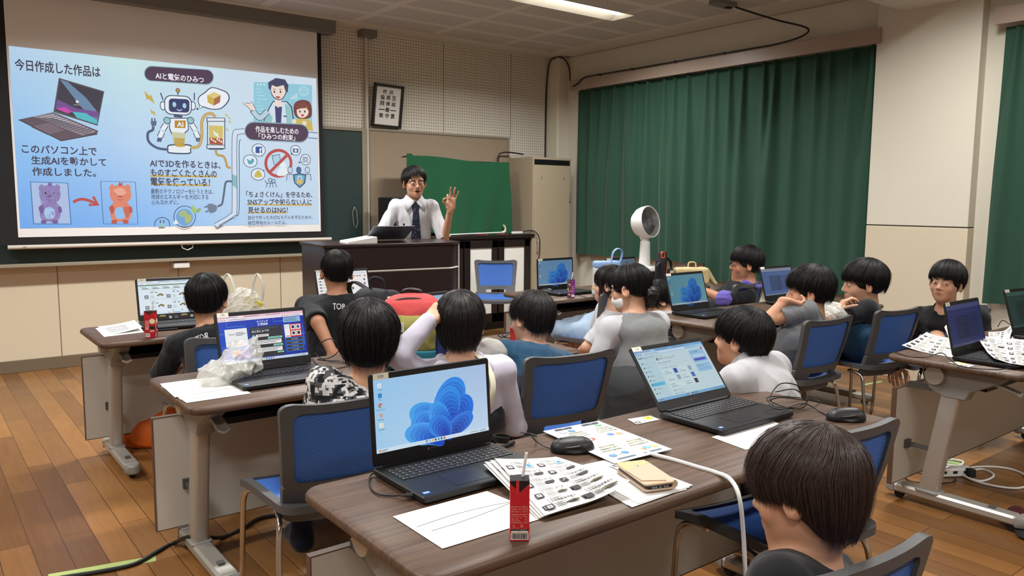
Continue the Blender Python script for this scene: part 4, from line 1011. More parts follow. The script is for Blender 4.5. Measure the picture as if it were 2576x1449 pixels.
def person(label, hd, hyaw, hpitch=0, hroll=0, hs=1.0, tone=(206, 160, 132), sc=1.0, byaw=0, lean=12, neck=None, pel=None, arms=None, legs=None,
           top=('shirt', 'black_cotton', 'short'), bottom=('trousers', 'dark_trouser', 'long'), hairp=None, face=False, look=(0, 0), mouth=0, h=.0058, specs=None, extra=None, seed=1, hands=None, neckline=0.0, shoulders=.165, hemz=None, shoes=None, group='children and helpers in the classroom', collar=None, wr=.0065, nk=(-.032, -.140), sleeve=None, hres=None, seat=.47):
    """hd = head centre in the world; byaw / lean = heading of the body and forward lean; arms = {side: (elbow, wrist)} as right, forward, up offsets
    from the neck in the body's frame; legs = {side: (knee, ankle)} from the pelvis in the same frame"""
    R = RM(R_(hyaw), R_(hpitch), R_(hroll)); hd = np.array(hd, float); Hc = hd-R@(np.array((0, -.01, .025))*hs)
    Bf = RM(R_(byaw)); ln = R_(lean); upv = Bf@np.array((0, math.sin(ln), math.cos(ln))); fw = Bf@np.array((0, math.cos(ln), -math.sin(ln))); rt = Bf[:, 0]
    Rt = np.stack([rt, fw, upv], 1)
    Nk = np.array(neck, float) if neck is not None else Hc+Bf@(np.array((0, *nk))*hs)
    Pv = np.array(pel, float) if pel is not None else Nk-upv*.47*sc
    if pel is None and seat is not None: Pv = Nk-upv*((Nk[2]-seat-.10*sc)/max(.3, upv[2]))
    org = np.array((Pv[0], Pv[1], 0.0)); tl = np.linalg.norm(Nk-Pv); up2 = (Nk-Pv)/tl
    fw = unit(fw-up2*(fw@up2)); rt = np.cross(fw, up2); Rt = np.stack([rt, fw, up2], 1)
    t = thing('person', label, 'person', tuple(org), 0, group)
    F = lambda o, p: o+Bf@(np.array(p, float)*sc)
    arms = arms or {}; legs = legs or {}
    sh = {q: Nk+rt*q*shoulders*sc-up2*.050*sc+fw*.0 for q in (-1, 1)}
    el = {}; wr_ = {}
    for q in (-1, 1):
        a = arms.get(q, ((q*.23, .10, -.30), (q*.10, .30, -.32)))
        el[q], wr_[q] = (F(Nk, a[0]), F(Nk, a[1])) if len(a) == 2 else (np.array(a[0], float), np.array(a[1], float))
    hip = {q: Pv+rt*q*.085*sc for q in (-1, 1)}; kn = {}; an = {}
    for q in (-1, 1):
        l = legs.get(q, ((q*.11, .38, .02), (q*.11, .36, -.40)))
        kn[q], an[q] = F(Pv, l[0]), F(Pv, l[1])
    # ---- bare body, one continuous surface
    B = Blob(); head_skin(B, Hc, R, hs, mouth)
    B.cap(Hc+R@(np.array((0, -.022, -.055))*hs), Nk+up2*-.01, .050*hs, .056*sc, .03*hs)
    mid = (Pv+Nk)/2
    B.ell(Pv, np.array((.145, .105, .12))*sc, .06*sc, '+', Rt); B.ell(Pv+(Nk-Pv)*.45, np.array((.125, .09, tl*.30)), .05*sc, '+', Rt); B.ell(Pv+(Nk-Pv)*.74, np.array((.142*sc, .098*sc, tl*.27)), .05*sc, '+', Rt)
    for q in (-1, 1):
        B.cap(Nk-up2*.04*sc, sh[q], .048*sc, .050*sc, .04*sc); B.cap(sh[q], el[q], .047*sc, .037*sc, .02*sc); B.cap(el[q], wr_[q], .037*sc, .025*sc, .01*sc)
        B.cap(hip[q], kn[q], .080*sc, .056*sc, .04*sc); B.chain([kn[q], kn[q]*.62+an[q]*.38-Bf[:, 1]*.012*sc, an[q]], [.054*sc, .052*sc, .034*sc], .02*sc)
        toe = an[q]+Bf@(np.array((q*.02, .14, -.045))*sc); B.chain([an[q]-Bf[:, 1]*.03*sc+np.array((0, 0, -.035*sc)), an[q]+Bf@(np.array((q*.01, .07, -.03))*sc), toe], [.034*sc, .034*sc, .024*sc], .02*sc, sq=((0, 0, 1), .8))
        hp = (hands or {}).get(q)
        f = unit(wr_[q]-el[q])
        if hp is None: hp = (f, Bf@np.array((-q*.3, .2, -1.0)), (35, 38, 42, 46))
        hand(B, wr_[q], hp[0], hp[1], hp[4] if len(hp) > 4 else q, sc, hp[2], *(hp[3] if len(hp) > 3 else ()))
    B.build('body', 'skin', t, hres or h, org, skin_cols(tone, Hc, R, hs, mouth))
    # ---- clothes
    S = Blob(); g = .012*sc; kind = top[2]
    S.ell(Pv+up2*.02, np.array((.150*sc+g, .110*sc+g, .13*sc)), .05*sc, '+', Rt); S.ell(Pv+(Nk-Pv)*.42, np.array((.138*sc+g, .10*sc+g, tl*.36)), .06*sc, '+', Rt); S.ell(Pv+(Nk-Pv)*.74, np.array((.150*sc+g, .104*sc+g, tl*.28)), .05*sc, '+', Rt)
    sl = sleeve if sleeve is not None else {'short': .78, 'long': 1.0, 'none': 0}[kind]
    for q in (-1, 1):
        S.cap(Nk-up2*.035*sc, sh[q], .052*sc, .062*sc, .05*sc)
        if kind == 'none': continue
        e = sh[q]+(el[q]-sh[q])*(sl if kind == 'short' else 1)
        S.cap(sh[q], e, .057*sc, (.060 if kind == 'short' else .046)*sc, .025*sc)
        if kind == 'long': S.cap(el[q], el[q]+(wr_[q]-el[q])*.97, .049*sc, .036*sc, .02*sc)
    # hems
    if kind == 'short':
        Sl = Blob()
        for q in (-1, 1):
            d = unit(el[q]-sh[q]); e = sh[q]+(el[q]-sh[q])*sl
            S.sph(e+d*.060*sc, .066*sc, .004, '-')
            S.cap(e+d*.06*sc, el[q]+d*.10*sc, .07*sc, .06*sc, .003, '-')
    if neckline: S.sph(Nk+up2*(.075-neckline)*1.0+fw*.02, .070*sc, .008, '-')
    else: S.sph(Nk+up2*.060*sc+fw*.012*sc, .066*sc, .008, '-')
    hz = Pv-up2*(.10*sc if hemz is None else hemz)
    S.cut(hz, -up2, .006); S.bump(wrinkle(seed, wr, .10, (1, 1, .5)))
    shirt = S.build(top[0], top[1], t, h, org)
    if bottom:
        L = Blob(); kd = bottom[2]
        if kd != 'skirt':
            L.ell(Pv-up2*.01, np.array((.156*sc, .118*sc, .125*sc)), .05*sc, '+', Rt)
            for q in (-1, 1):
                e = kn[q] if kd != 'half' else hip[q]+(kn[q]-hip[q])*.93
                L.cap(hip[q], e, .094*sc, .075*sc, .05*sc)
                if kd == 'long': L.cap(kn[q], kn[q]+(an[q]-kn[q])*.93, .072*sc, .055*sc, .03*sc)
                if kd == 'crop': L.cap(kn[q], kn[q]+(an[q]-kn[q])*.62, .072*sc, .058*sc, .03*sc)
        else:
            kl = (kn[1]+kn[-1])/2; al = (an[1]+an[-1])/2
            L.cap(Pv-up2*.03, kl, *((.145*sc, .150*sc) if len(bottom) > 3 else (.12*sc, .09*sc)), .06*sc, sq=(up2, .8)); 
            for q in (-1, 1): L.cap(hip[q]+Bf[:, 0]*q*.02, kn[q]+Bf[:, 0]*q*.02, *((.12*sc, .10*sc) if len(bottom) > 3 else (.088*sc, .072*sc)), .06*sc)
            if len(bottom) > 3:
                L.cap(Pv, np.array((*((Pv+kl)/2)[:2], bottom[3])), .15*sc, .22*sc, .1*sc); L.cap((Pv*.6+kl*.4), np.array((*(kl*.8+Pv*.2)[:2], bottom[3])), .15*sc, .21*sc, .1*sc); L.cut((0, 0, max(.015, bottom[3]-.1)), (0, 0, -1), .01)
        L.cut(Pv+up2*.12*sc, up2, .01); L.bump(wrinkle(seed+9, wr, .11)); L.build(bottom[0], bottom[1], t, h, org)
    if shoes:
        for q in (-1, 1):
            K = Blob(); toe = an[q]+Bf@(np.array((q*.02, .15, -.045))*sc)
            K.cap(an[q]+(kn[q]-an[q])*.22, an[q], .044*sc, .042*sc, .02); K.chain([an[q]-Bf[:, 1]*.035*sc+np.array((0, 0, -.032*sc)), an[q]+Bf@(np.array((q*.01, .07, -.03))*sc), toe], [.042*sc, .042*sc, .032*sc], .03, sq=((0, 0, 1), .8)); K.build('sock', shoes, t, .007, org)
    if collar:
        C_ = MB(); P = []
        for a in np.linspace(R_(collar[2] if len(collar) > 2 else 28), 2*PI-R_(collar[2] if len(collar) > 2 else 28), 22):
            o = np.array((math.sin(a)*.062, math.cos(a)*.060+.008, 0))*sc; fl = math.cos(a)
            row = []
            for (rr, zz) in ((.92, .0), (.95, .030), (.98, .035), (1.10, .026), (1.22+.10*fl, .002-.026*max(0, fl))):
                row.append(tuple(Nk+Rt@np.array((o[0]*rr, o[1]*rr+.0*fl, zz*sc-.012*fl*sc*1.2))-org))
            P.append(row)
        C_.grid(P, collar[0]); o = C_.build('collar', t, collar[0], smooth=60); sol = o.modifiers.new('thickness', 'SOLIDIFY'); sol.thickness = .003
    hp = dict(seed=seed); hp.update(hairp or {}); hair(t, org, Hc, R, hs, **hp)
    if face: face_parts(t, org, Hc, R, hs, look)
    if specs: glasses(t, org, Hc, R, hs, **specs)
    info = dict(t=t, org=org, Hc=Hc, R=R, Nk=Nk, Pv=Pv, Bf=Bf, Rt=Rt, up=up2, fw=fw, sh=sh, el=el, wr=wr_, sc=sc, hs=hs, kn=kn, an=an)
    if extra: extra(info)
    return info
# ---- the teacher behind the podium
def teacher_extra(I):
    t, org, Nk, Rt, up = I['t'], I['org'], I['Nk'], I['Rt'], I['up']
    W = lambda x, y, z: tuple(Nk+Rt@np.array((x, y, z))-org)
    for q in (-1, 1):
        b = MB(); C_ = [[(0, -.070, .052), (0, -.085, .015)], [(q*.045, -.045, .056), (q*.062, -.055, .018)], [(q*.064, .005, .050), (q*.092, .0, .008)], [(q*.052, .055, .036), (q*.098, .060, -.022)], [(q*.022, .086, .012), (q*.075, .118, -.085)], [(q*.010, .094, .0), (q*.014, .102, -.012)]]
        b.grid([[W(*p) for p in row] for row in C_]); o = b.build('collar', t, 'shirt_white', smooth=60); so = o.modifiers.new('t', 'SOLIDIFY'); so.thickness = .004; so.offset = 1 if q > 0 else -1
    b = MB(); cx = [(.0, .020), (-.035, .030), (-.10, .025), (-.20, .034), (-.32, .042), (-.40, .044), (-.46, .034), (-.475, .002)]
    fy = [.082, .100, .118, .128, .132, .130, .128, .127]
    L, Rr = [], []
    for (z, w_), y in zip(cx, fy): L.append(W(-w_+.0, y-.004, z)); Rr.append(W(w_, y-.004, z))
    b.grid([L, [W(0, y+.006, z) for (z, w_), y in zip(cx, fy)], Rr], 'tie_navy')
    r = random.Random(4)
    for i in range(46):
        z = -r.uniform(.04, .45); j = min(6, int(-z/.46*6.99)); w_ = .8*np.interp(-z, [.035, .1, .2, .32, .46], [.028, .025, .034, .042, .034]); x = r.uniform(-w_, w_); y = np.interp(-z, [0, .035, .1, .2, .32, .4, .475], fy[:7])+.006-(abs(x)/w_)*.007
        dx, dz = r.choice([(.004, .001), (.001, .006), (.003, .003)]); b.box((-1, -1, -1), (1, 1, 1), 'shirt_white', Matrix.Translation(Vector(W(x, y, z))) @ Matrix(((*Rt[0], 0), (*Rt[1], 0), (*Rt[2], 0), (0, 0, 0, 1))) @ Matrix.Diagonal((dx*.6, .0008, dz*.6, 1)))
    o = b.build('necktie', t, 'tie_navy', smooth=50); o['label'] = 'navy necktie flecked with white'
    b = MB(); Mx = Matrix(((*Rt[0], 0), (*Rt[1], 0), (*Rt[2], 0), (0, 0, 0, 1))); Mx.translation = Vector(W(-.01, .139, -.335)); b.box((-.045, -.002, -.002), (.03, .002, .002), 'silver', Mx); b.build('tie_clip', t, 'silver')
    b = MB(); P = [W(.05+.105*(i/8), .124-.014*(i/8)**2, -.20-(.135 if j else 0)) for j in (0, 1) for i in range(9)]
    b.add(P, [(i, i+1, 9+i+1, 9+i) for i in range(8)], 'shirt_white'); b.sph(W(.10, .124, -.187), .007, 8, 6, 'black'); o = b.build('breast_pocket', t, 'shirt_white'); so = o.modifiers.new('t', 'SOLIDIFY'); so.thickness = .003
TD = at(1041, 451, 6.5)
person('man in a white short-sleeved shirt and navy tie, raising one hand behind the podium', TD, 164, -3, 3, 1.06, (196, 146, 118), .98,  158, 4, face=True, look=(.12, 0), mouth=1, seed=3,
       shoulders=.15, arms={-1: ((-.25, .07, -.33), (-.27, .23, -.07)), 1: ((.29, .02, -.30), (.34, .22, -.46))},
       hands={-1: ((.10, -.05, 1.0), (-.5, -.85, .05), (68, 20, 12, 8), (11, (50, 30), 1.08)), 1: ((-.1, -.6, -.8), (.3, .2, -1), (20, 22, 24, 26))},
       legs={1: ((.10, .02, -.46), (.10, -.02, -.86)), -1: ((-.10, .02, -.46), (-.10, -.02, -.86))}, seat=None,
       top=('shirt', 'shirt_white', 'short'), sleeve=.93, hairp=dict(m='hair_black', th=.014, zf=.058, zs=-.004, zb=-.06, n=900, messy=1.3, part=-.5), specs=dict(r=.022), extra=teacher_extra, h=.005, hemz=.16, wr=.009, hres=.0042, group='teacher')

# ---- the left column of tables
def tee_text(txt, px, py, hgt):
    def f(I):
        t, org, Nk, Rt = I['t'], I['org'], I['Nk'], I['Rt']
        return None
    return f
def back_print(I, txt, x, z, hgt, wdt, col='shirt_white', yoff=-.134, curve=.05):
    """lettering lying on the back of a shirt, read from behind"""
    t, org, Nk, Rt = I['t'], I['org'], I['Nk'], I['Rt']; v, f, W_, H_ = text_geo(txt, .02); b = MB()
    V = []
    for q in v:
        xx = x+q[0]/W_*wdt; zz = z+q[1]/H_*hgt; V.append(tuple(Nk+Rt@np.array((xx, yoff+curve*xx*xx/.03*.1+(-.0 if True else 0), zz))-org))
    b.add([(0, 0, 0)]*0+V, [fc for fc in f], col); o = b.build('printed_letters', t, col, smooth=0)
    sw = o.modifiers.new('wrap', 'SHRINKWRAP'); sw.target = [c for c in t.children if c.name.startswith('t_shirt')][0]; sw.wrap_method = 'PROJECT'; sw.use_project_x = sw.use_project_y = True; sw.use_project_z = False; sw.use_negative_direction = True; sw.use_positive_direction = True; sw.offset = .002; sw.project_limit = .12
    sw.wrap_method = 'NEAREST_SURFACEPOINT'
    return o
def boy1_extra(I): back_print(I, 'TOR', -.09, -.105, .042, .078)
person('boy in a black T-shirt seen from behind, at the table by the chalkboard', at(520, 742, 3.95), -34, -4, 0, 1.04, (190, 140, 110), .98, -14, 12, seed=11, pel=(1.20, 3.86, .57),
       top=('t_shirt', 'black_cotton', 'short'), hairp=dict(th=.016, zf=.03, zs=-.006, zb=-.066, n=1500, messy=.7, width=.0011), arms={1: ((.26, .04, -.26), (.10, .30, -.20)), -1: ((-.25, .10, -.28), (-.12, .34, -.22))}, extra=boy1_extra)
def tor_extra(I): back_print(I, 'TOR', -.015, -.085, .05, .08)
person('boy in a black T-shirt with glasses, standing by the podium table wearing a black rucksack', at(848, 674, 4.45), -16, -6, 2, 1.0, (176, 124, 96), 1.02, -30, 16, seed=12,
       top=('t_shirt', 'black_cotton', 'short'), hairp=dict(th=.011, zf=.045, zs=.012, zb=-.062, n=1200, messy=.4, width=.0010), specs=dict(r=.021, rnd=False), arms={1: ((.26, .10, -.26), (.20, .33, -.34)), -1: (at(800, 812, 4.22), at(836, 886, 4.16), 'world')}, extra=tor_extra, sleeve=.9)
person('boy in a grey digital-camouflage T-shirt, seen from behind', at(926, 838, 2.84), -26, -10, 2, 1.09, (200, 150, 118), .98, -16, 10, seed=13, pel=(1.17, 2.48, .57), nk=(-.03, -.172),
       top=('t_shirt', 'camo_grey', 'short'), bottom=('trousers', 'khaki', 'crop'), hairp=dict(th=.026, zf=.02, zs=-.03, zb=-.088, n=2600, messy=1.0), shoes='navy', legs={-1: ((-.10, .36, -.02), (-.11, .26, -.40)), 1: ((.11, .36, .0), (.12, .34, -.40))}, h=.0052)
def lav_extra(I):
    t, org, Nk, Rt, sc = I['t'], I['org'], I['Nk'], I['Rt'], I['sc']; W = lambda x, y, z: Nk+Rt@np.array((x, y, z))
    K = Blob(); K.ell(W(0, -.06, -.03), (.115, .05, .05), .03, '+', Rt); K.ell(W(0, -.080, -.10), (.085, .035, .08), .04, '+', Rt)
    for q in (-1, 1): K.cap(W(q*.085, -.05, -.012), W(q*.075, .04, .0), .032, .026, .03)
    K.ell(W(0, .0, .055), (.09, .075, .06), .02, '-', Rt); K.bump(wrinkle(5, .005, .08)); K.build('hood', 'lavender', t, .006, org)
    b = MB(); P = [W(.045, .02, .03), W(.085, -.08, .012), W(.10, -.155, -.06), W(.06, -.172, -.18), W(-.02, -.165, -.33)]; P = catmull(P, 5); b.tube([tuple(np.array(q)-org) for q in P], .012, 8, 'strap_cream', flat=.22); b.build('bag_strap', t, 'strap_cream')
mat('strap_cream', (206, 204, 178), .7)
person('girl in a lavender hooded top, bob hair, one hand raised to her head', at(1157, 800, 3.12), -36, -4, 0, 1.02, (206, 160, 132), .98, -26, 14, seed=14, pel=(1.74, 2.56, .57),
       top=('hooded_top', 'lavender', 'long'), hairp=dict(m='hair_soft', th=.020, zf=.0, zs=-.075, zb=-.102, n=3200, messy=.6, width=.0013, puff=.7), arms={-1: (at(1002, 895, 2.96), at(1080, 806, 3.04), 'world'), 1: ((.24, .05, -.30), (.16, .28, -.36))},
       hands={-1: ((.75, .15, .6), (.5, .3, -.7), (30, 32, 36, 40))}, extra=lav_extra, h=.0055, wr=.005)
person('boy in a teal T-shirt, looking left at a red snack pack', at(1340, 788, 3.66), 8, -6, 4, .99, (212, 166, 138), .95, -14, 10, seed=15, face=True, pel=(2.21, 2.66, .57),
       top=('t_shirt', 'teal', 'short'), hairp=dict(m='hair_soft', th=.017, zf=.014, zs=.0, zb=-.076, n=2000, messy=1.3, crown=(.05, -.42, .9), flick=.002), arms={-1: ((-.22, .12, -.27), (-.06, .30, -.20)), 1: ((.24, .02, -.30), (.05, .24, -.24))}, sleeve=.95)

# ---- the small boy at the front
person('small boy with brown hair and a black T-shirt at the bottom right of the photo', at(2030, 1202, 1.56), 14, -12, 5, .985, (196, 146, 116), .88, 14, 8, seed=21, pel=(1.31, .86, .50), legs={1: ((.10, .34, -.05), (.10, .30, -.42)), -1: ((-.09, .34, -.05), (-.09, .30, -.42))},
       top=('t_shirt', 'black_cotton', 'short'), hairp=dict(m='hair_brown', th=.022, zf=-.004, zs=-.006, zb=-.095, n=8000, messy=.8, width=.0010, crown=(.10, -.42, .9), h=.004), h=.004, wr=.0025, arms={1: ((.19, .0, -.29), (.08, .18, -.38)), -1: ((-.17, .0, -.29), (-.06, .18, -.38))}, seat=.46)

# ---- right column
person('boy in a white shirt crouching at the end of the near table, seen from behind', at(1872, 838, 3.18), 17, 4, 0, .99, (206, 156, 126), 1.06, 10, 26, seed=22, seat=.22, nk=(-.045, -.088),
       top=('shirt', 'shirt_white', 'short'), sleeve=.9, hairp=dict(th=.021, zf=.014, zs=.004, zb=-.068, n=2600, messy=.9), collar=('shirt_white', 0, 30), legs={1: ((.16, .34, .10), (.14, .05, -.18)), -1: ((-.16, .34, .10), (-.14, .05, -.18))}, arms={1: ((.21, .04, -.27), (.12, .22, -.44)), -1: ((-.20, .02, -.28), (-.08, .18, -.46))})
def vest_extra(I):
    t, org, Hc, R, hs, Nk, Rt = I['t'], I['org'], I['Hc'], I['R'], I['hs'], I['Nk'], I['Rt']; W = lambda x, y, z: Hc+R@(np.array((x, y, z))*hs)
    K = Blob(); K.ell(W(0, -.112, -.040), np.array((.046, .034, .044))*hs, .01, '+', R); K.ell(W(.01, -.10, -.075), np.array((.030, .024, .030))*hs, .02, '+', R); K.bump(wrinkle(3, .007, .022)); K.build('hair_bun', 'hair_black', t, .005, org)
    K = Blob(); K.ell(W(0, .034, -.058), np.array((.066, .070, .050))*hs, .01, '+', R); K.cut(W(0, .022, 0), -R[:, 1], .004); K.build('face_mask', 'mask_white', t, .004, org)
    # knitted vest over the shirt, open armholes
    S = Blob(); sc, Pv, up = I['sc'], I['Pv'], I['up']; tl = np.linalg.norm(Nk-Pv); g = .030*sc
    S.ell(Pv+up*.05, np.array((.150*sc+g, .112*sc+g, .15*sc)), .05*sc, '+', Rt); S.ell(Pv+(Nk-Pv)*.45, np.array((.140*sc+g, .104*sc+g, tl*.36)), .06*sc, '+', Rt); S.ell(Pv+(Nk-Pv)*.75, np.array((.152*sc+g, .106*sc+g, tl*.27)), .05*sc, '+', Rt)
    for q in (-1, 1): S.cap(Nk-up*.03*sc, I['sh'][q], .056*sc, .060*sc, .04*sc); S.cap(I['sh'][q]+unit(I['el'][q]-I['sh'][q])*.075*sc, I['el'][q], .085*sc, .07*sc, .006, '-'); S.cap(I['sh'][q]+Rt@np.array((q*.085, 0, .05)), I['sh'][q]+Rt@np.array((q*.10, 0, -.10)), .055*sc, .05*sc, .01, '-')
    S.sph(Nk+up*.055*sc+I['fw']*.01, .074*sc, .006, '-'); S.cut(Pv-up*.03*sc, -up, .006); S.bump(wrinkle(8, .003, .09)); S.build('knitted_vest', 'vest_grey', t, .0055, org)
person('schoolgirl in a grey knitted vest and face mask, kneeling in the aisle', at(1588, 712, 4.0), 24, -8, 0, 1.0, (206, 158, 130), 1.0, -2, 14, seed=23, seat=.43,
       top=('blouse', 'shirt_white', 'long'), bottom=('skirt', 'skirt_grey', 'skirt', .12), hairp=dict(th=.010, zf=.0, zs=-.022, zb=-.052, n=1600, messy=.35, crown=(0, .1, .99), puff=.5), specs=dict(r=.022), extra=vest_extra, wr=.004,
       legs={1: ((.10, .14, -.38), (.10, -.26, -.44)), -1: ((-.10, .14, -.38), (-.10, -.26, -.44))}, arms={-1: ((-.27, .02, -.27), (-.36, .12, -.47)), 1: ((.23, .12, -.28), (.16, .34, -.30))})
def lblue_extra(I):
    t, org, Hc, R, hs = I['t'], I['org'], I['Hc'], I['R'], I['hs']; W = lambda x, y, z: Hc+R@(np.array((x, y, z))*hs)
    for q in (-1, 1): K = Blob(); K.chain([W(q*.070, .045, .02), W(q*.072, .04, -.06), W(q*.066, .045, -.13)], [.010, .011, .003], .01); K.build('side_lock', 'hair_soft', t, .005, org)
person('girl in a pale blue skirt, sitting sideways and turned to the screen', at(1537, 706, 5.40), 34, 2, 0, 1.06, (216, 170, 146), .96, 10, 6, seed=24, pel=(3.97, 4.0, .53), legs={1: ((.09, .36, -.04), (.09, .34, -.40)), -1: ((-.09, .36, -.04), (-.09, .34, -.40))},
       top=('blouse', 'shirt_white', 'short'), bottom=('skirt', 'pale_blue', 'skirt'), hairp=dict(m='hair_soft', th=.013, zf=-.002, zs=-.06, zb=-.13, n=1100, messy=.6), extra=lblue_extra, face=True, arms={-1: ((-.20, .08, -.28), (-.06, .25, -.36)), 1: ((.20, .08, -.28), (.06, .25, -.36))})
def dark_extra(I):
    t, org, Hc, R, hs = I['t'], I['org'], I['Hc'], I['R'], I['hs']; W = lambda x, y, z: Hc+R@(np.array((x, y, z))*hs)
    K = Blob(); K.chain([W(0, -.10, .02), W(.01, -.155, .015), W(.02, -.19, -.03), W(.02, -.20, -.09)], [.03, .028, .022, .008], .02); K.bump(wrinkle(3, .005, .03)); K.build('ponytail', 'hair_black', t, .005, org)
person('dark-haired person in a white shirt bending low behind the schoolgirl in the vest', at(1655, 745, 5.75), 50, -38, 0, 1.06, (206, 158, 130), .98, 20, 36, seed=25, seat=.42,
       top=('shirt', 'shirt_white', 'short'), hairp=dict(th=.015, zf=0, zs=-.04, zb=-.085, n=1200, messy=1.2), extra=dark_extra)
def happi_extra(I):
    t, org, el, sh, sc, Nk, Rt = I['t'], I['org'], I['el'], I['sh'], I['sc'], I['Nk'], I['Rt']
    for q in (-1, 1): d = unit(el[q]-sh[q]); K = Blob(); K.cap(el[q]-d*.055, el[q]-d*.012, .058*sc, .064*sc, .01); K.bump(wrinkle(4, .006, .05)); o = K.build('rolled_cuff', 'purple', t, .006, org); o['label'] = 'purple rolled sleeve cuff'
    K = Blob(); K.chain([Nk+Rt@np.array(p) for p in ((.02, .10, -.12), (.06, .06, .0), (.055, -.03, .035), (0, -.07, .045), (-.055, -.03, .035), (-.06, .06, .0), (-.02, .10, -.12))], [.018]*7, .02); K.build('neck_band', 'purple', t, .006, org)
person('boy with glasses in a black jacket with purple rolled sleeves, below the green curtain', at(1880, 656, 6.2), 50, 2, 0, 1.13, (190, 136, 106), 1.06, 44, 6, seed=26, pel=(5.18, 3.92, .58),
       top=('jacket', 'happi_black', 'short'), sleeve=.95, hairp=dict(th=.020, zf=.026, zs=.006, zb=-.062, n=1500, messy=.8), specs=dict(r=.021, rnd=False), face=True, extra=happi_extra, arms={-1: (at(1818, 752, 6.0), at(1768, 730, 6.1), 'world'), 1: ((.20, .22, -.24), (.06, .44, -.22))})
person('boy in a grey T-shirt leaning his cheek on his hand', at(2040, 720, 4.56), 36, -2, -2, 1.16, (204, 152, 122), 1.02, 26, 10, seed=27, pel=(3.98, 2.50, .58), nk=(-.045, -.172), sleeve=.62,
       top=('t_shirt', 'grey_marl', 'short'), bottom=('shorts', 'marl_short', 'half'), hairp=dict(th=.021, zf=.026, zs=.010, zb=-.060, n=2000, messy=.9), face=True,
       arms={-1: (at(1930, 806, 4.40), at(1972, 758, 4.42), 'world'), 1: ((.20, .20, -.30), (.02, .36, -.28))},
       hands={-1: ((.75, -.5, -.3), (-.2, .6, .7), (46, 50, 54, 58), (3, (20, 15), 1.05))}, h=.005, legs={-1: ((.06, .36, .0), (.08, .16, -.40)), 1: ((.27, .31, .0), (.24, .12, -.40))})
person('boy in a black T-shirt, chin propped on his hand', at(2176, 702, 4.95), 46, -2, 0, 1.18, (206, 156, 128), 1.06, 30, 10, seed=28, pel=(4.70, 2.47, .58), nk=(-.045, -.155),
       top=('t_shirt', 'black_cotton', 'short'), bottom=('shorts', 'teal', 'half'), hairp=dict(th=.023, zf=.024, zs=.008, zb=-.052, n=1900, messy=.7), face=True,
       arms={-1: (at(2080, 812, 4.74), at(2106, 784, 4.78), 'world'), 1: ((.19, .22, -.28), (-.10, .34, -.22))}, hands={-1: ((.40, -.25, .7), (.6, -.5, -.1), (40, 44, 48, 52), (4, (20, 10), .9))}, h=.0052)
def bshirt_extra(I):
    t, org, Nk, Rt = I['t'], I['org'], I['Nk'], I['Rt']
    for i in range(4):
        z = -.05-.085*i; b = MB(); p = Nk+Rt@np.array((.0, .112+.012*min(2, i), z))-org; b.sph(tuple(p), .0075, 10, 6, 'sticker'); b.build('button', t, 'sticker')
person('boy in a black buttoned shirt leaning back against the pillar, looking left', at(2384, 700, 4.9), 92, 2, -4, 1.04, (206, 158, 130), 1.06, 90, 0, seed=29, pel=(5.24, 2.16, .58), legs={1: ((-.02, .27, .0), (-.03, .24, -.40)), -1: ((-.24, .25, .0), (-.24, .22, -.40))}, nk=(-.02, -.168),
       top=('shirt', 'black_cotton', 'long'), hairp=dict(th=.022, zf=.032, zs=.006, zb=-.06, n=1900, messy=.5), face=True, look=(-.35, 0), collar=('black_cotton', 0, 24), extra=bshirt_extra, arms={-1: ((-.26, .02, -.28), (-.20, .24, -.34)), 1: ((.25, .02, -.28), (.16, .24, -.34))}, h=.0052)
# ================================================================ things on and by the front wall
mat('board_green', (34, 54, 52), .55, noise=(3, .10)); mat('board_frame', (150, 140, 122), .4); mat('cork_tan', (160, 143, 121), .85, noise=(40, .08), bump=(300, .1))
mat('screen_white', (240, 240, 241), .8); mat('screen_black', (15, 16, 20), .7); mat('casing_grey', (120, 117, 112), .5); mat('paper', (238, 236, 230), .8); mat('frame_dark', (34, 24, 22), .4)
mat('dark_wood', (36, 18, 20), .35, noise=(9, .18)); mat('cabinet_wood', (34, 24, 22), .35, noise=(9, .15)); mat('locker_tan', (172, 158, 134), .45, noise=(2, .03)); mat('cord_black', (18, 18, 19), .5); mat('white_plastic', (232, 232, 230), .35)
attr_mat('slide_glow', .9, emit=.92); mat('red_strap', (218, 52, 56), .6); mat('speaker_black', (24, 25, 28), .55); mat('pipe_white', (206, 200, 190), .45)
W_ = YF-.012
# chalkboard behind the projection screen
t = thing('chalkboard', 'dark green chalkboard behind the projection screen', 'chalkboard', (1.9, W_, .88))
b = MB().box((-4.2, -.05, .02), (1.93, -.01, 1.262)); b.build('board', t, 'board_green', smooth=0)
b = MB()
for a in (((-4.2, -.065, 1.255), (1.985, 0, 1.29)), ((1.93, -.065, .0), (1.985, 0, 1.262))): b.box(*a)
b.build('frame', t, 'board_frame', bevel=.004)
b = MB().box((-4.2, -.13, -.005), (1.985, 0, .022)); b.build('chalk_rail', t, 'board_frame', bevel=.004)
b = MB(); b.tube([(1.83, -.06, .48+.0), (1.80, -.075, .42), (1.815, -.075, .30), (1.84, -.075, .26), (1.86, -.075, .32), (1.85, -.07, .44), (1.83, -.06, .48)], .003, 6); b.build('pull_ring', t, 'silver')
t = thing('eraser_cleaner', 'small white chalk tray box hanging under the chalkboard rail', 'box', (1.99, W_-.06, .812)); MB().prism(rrect(-.07, -.05, .07, .05, .012), 0, .05, ch=.004).build('case', t, 'white_plastic'); MB().prism(rrect(-.055, -.035, .055, .035, .01), .05, .056).build('lid', t, 'casing_grey')
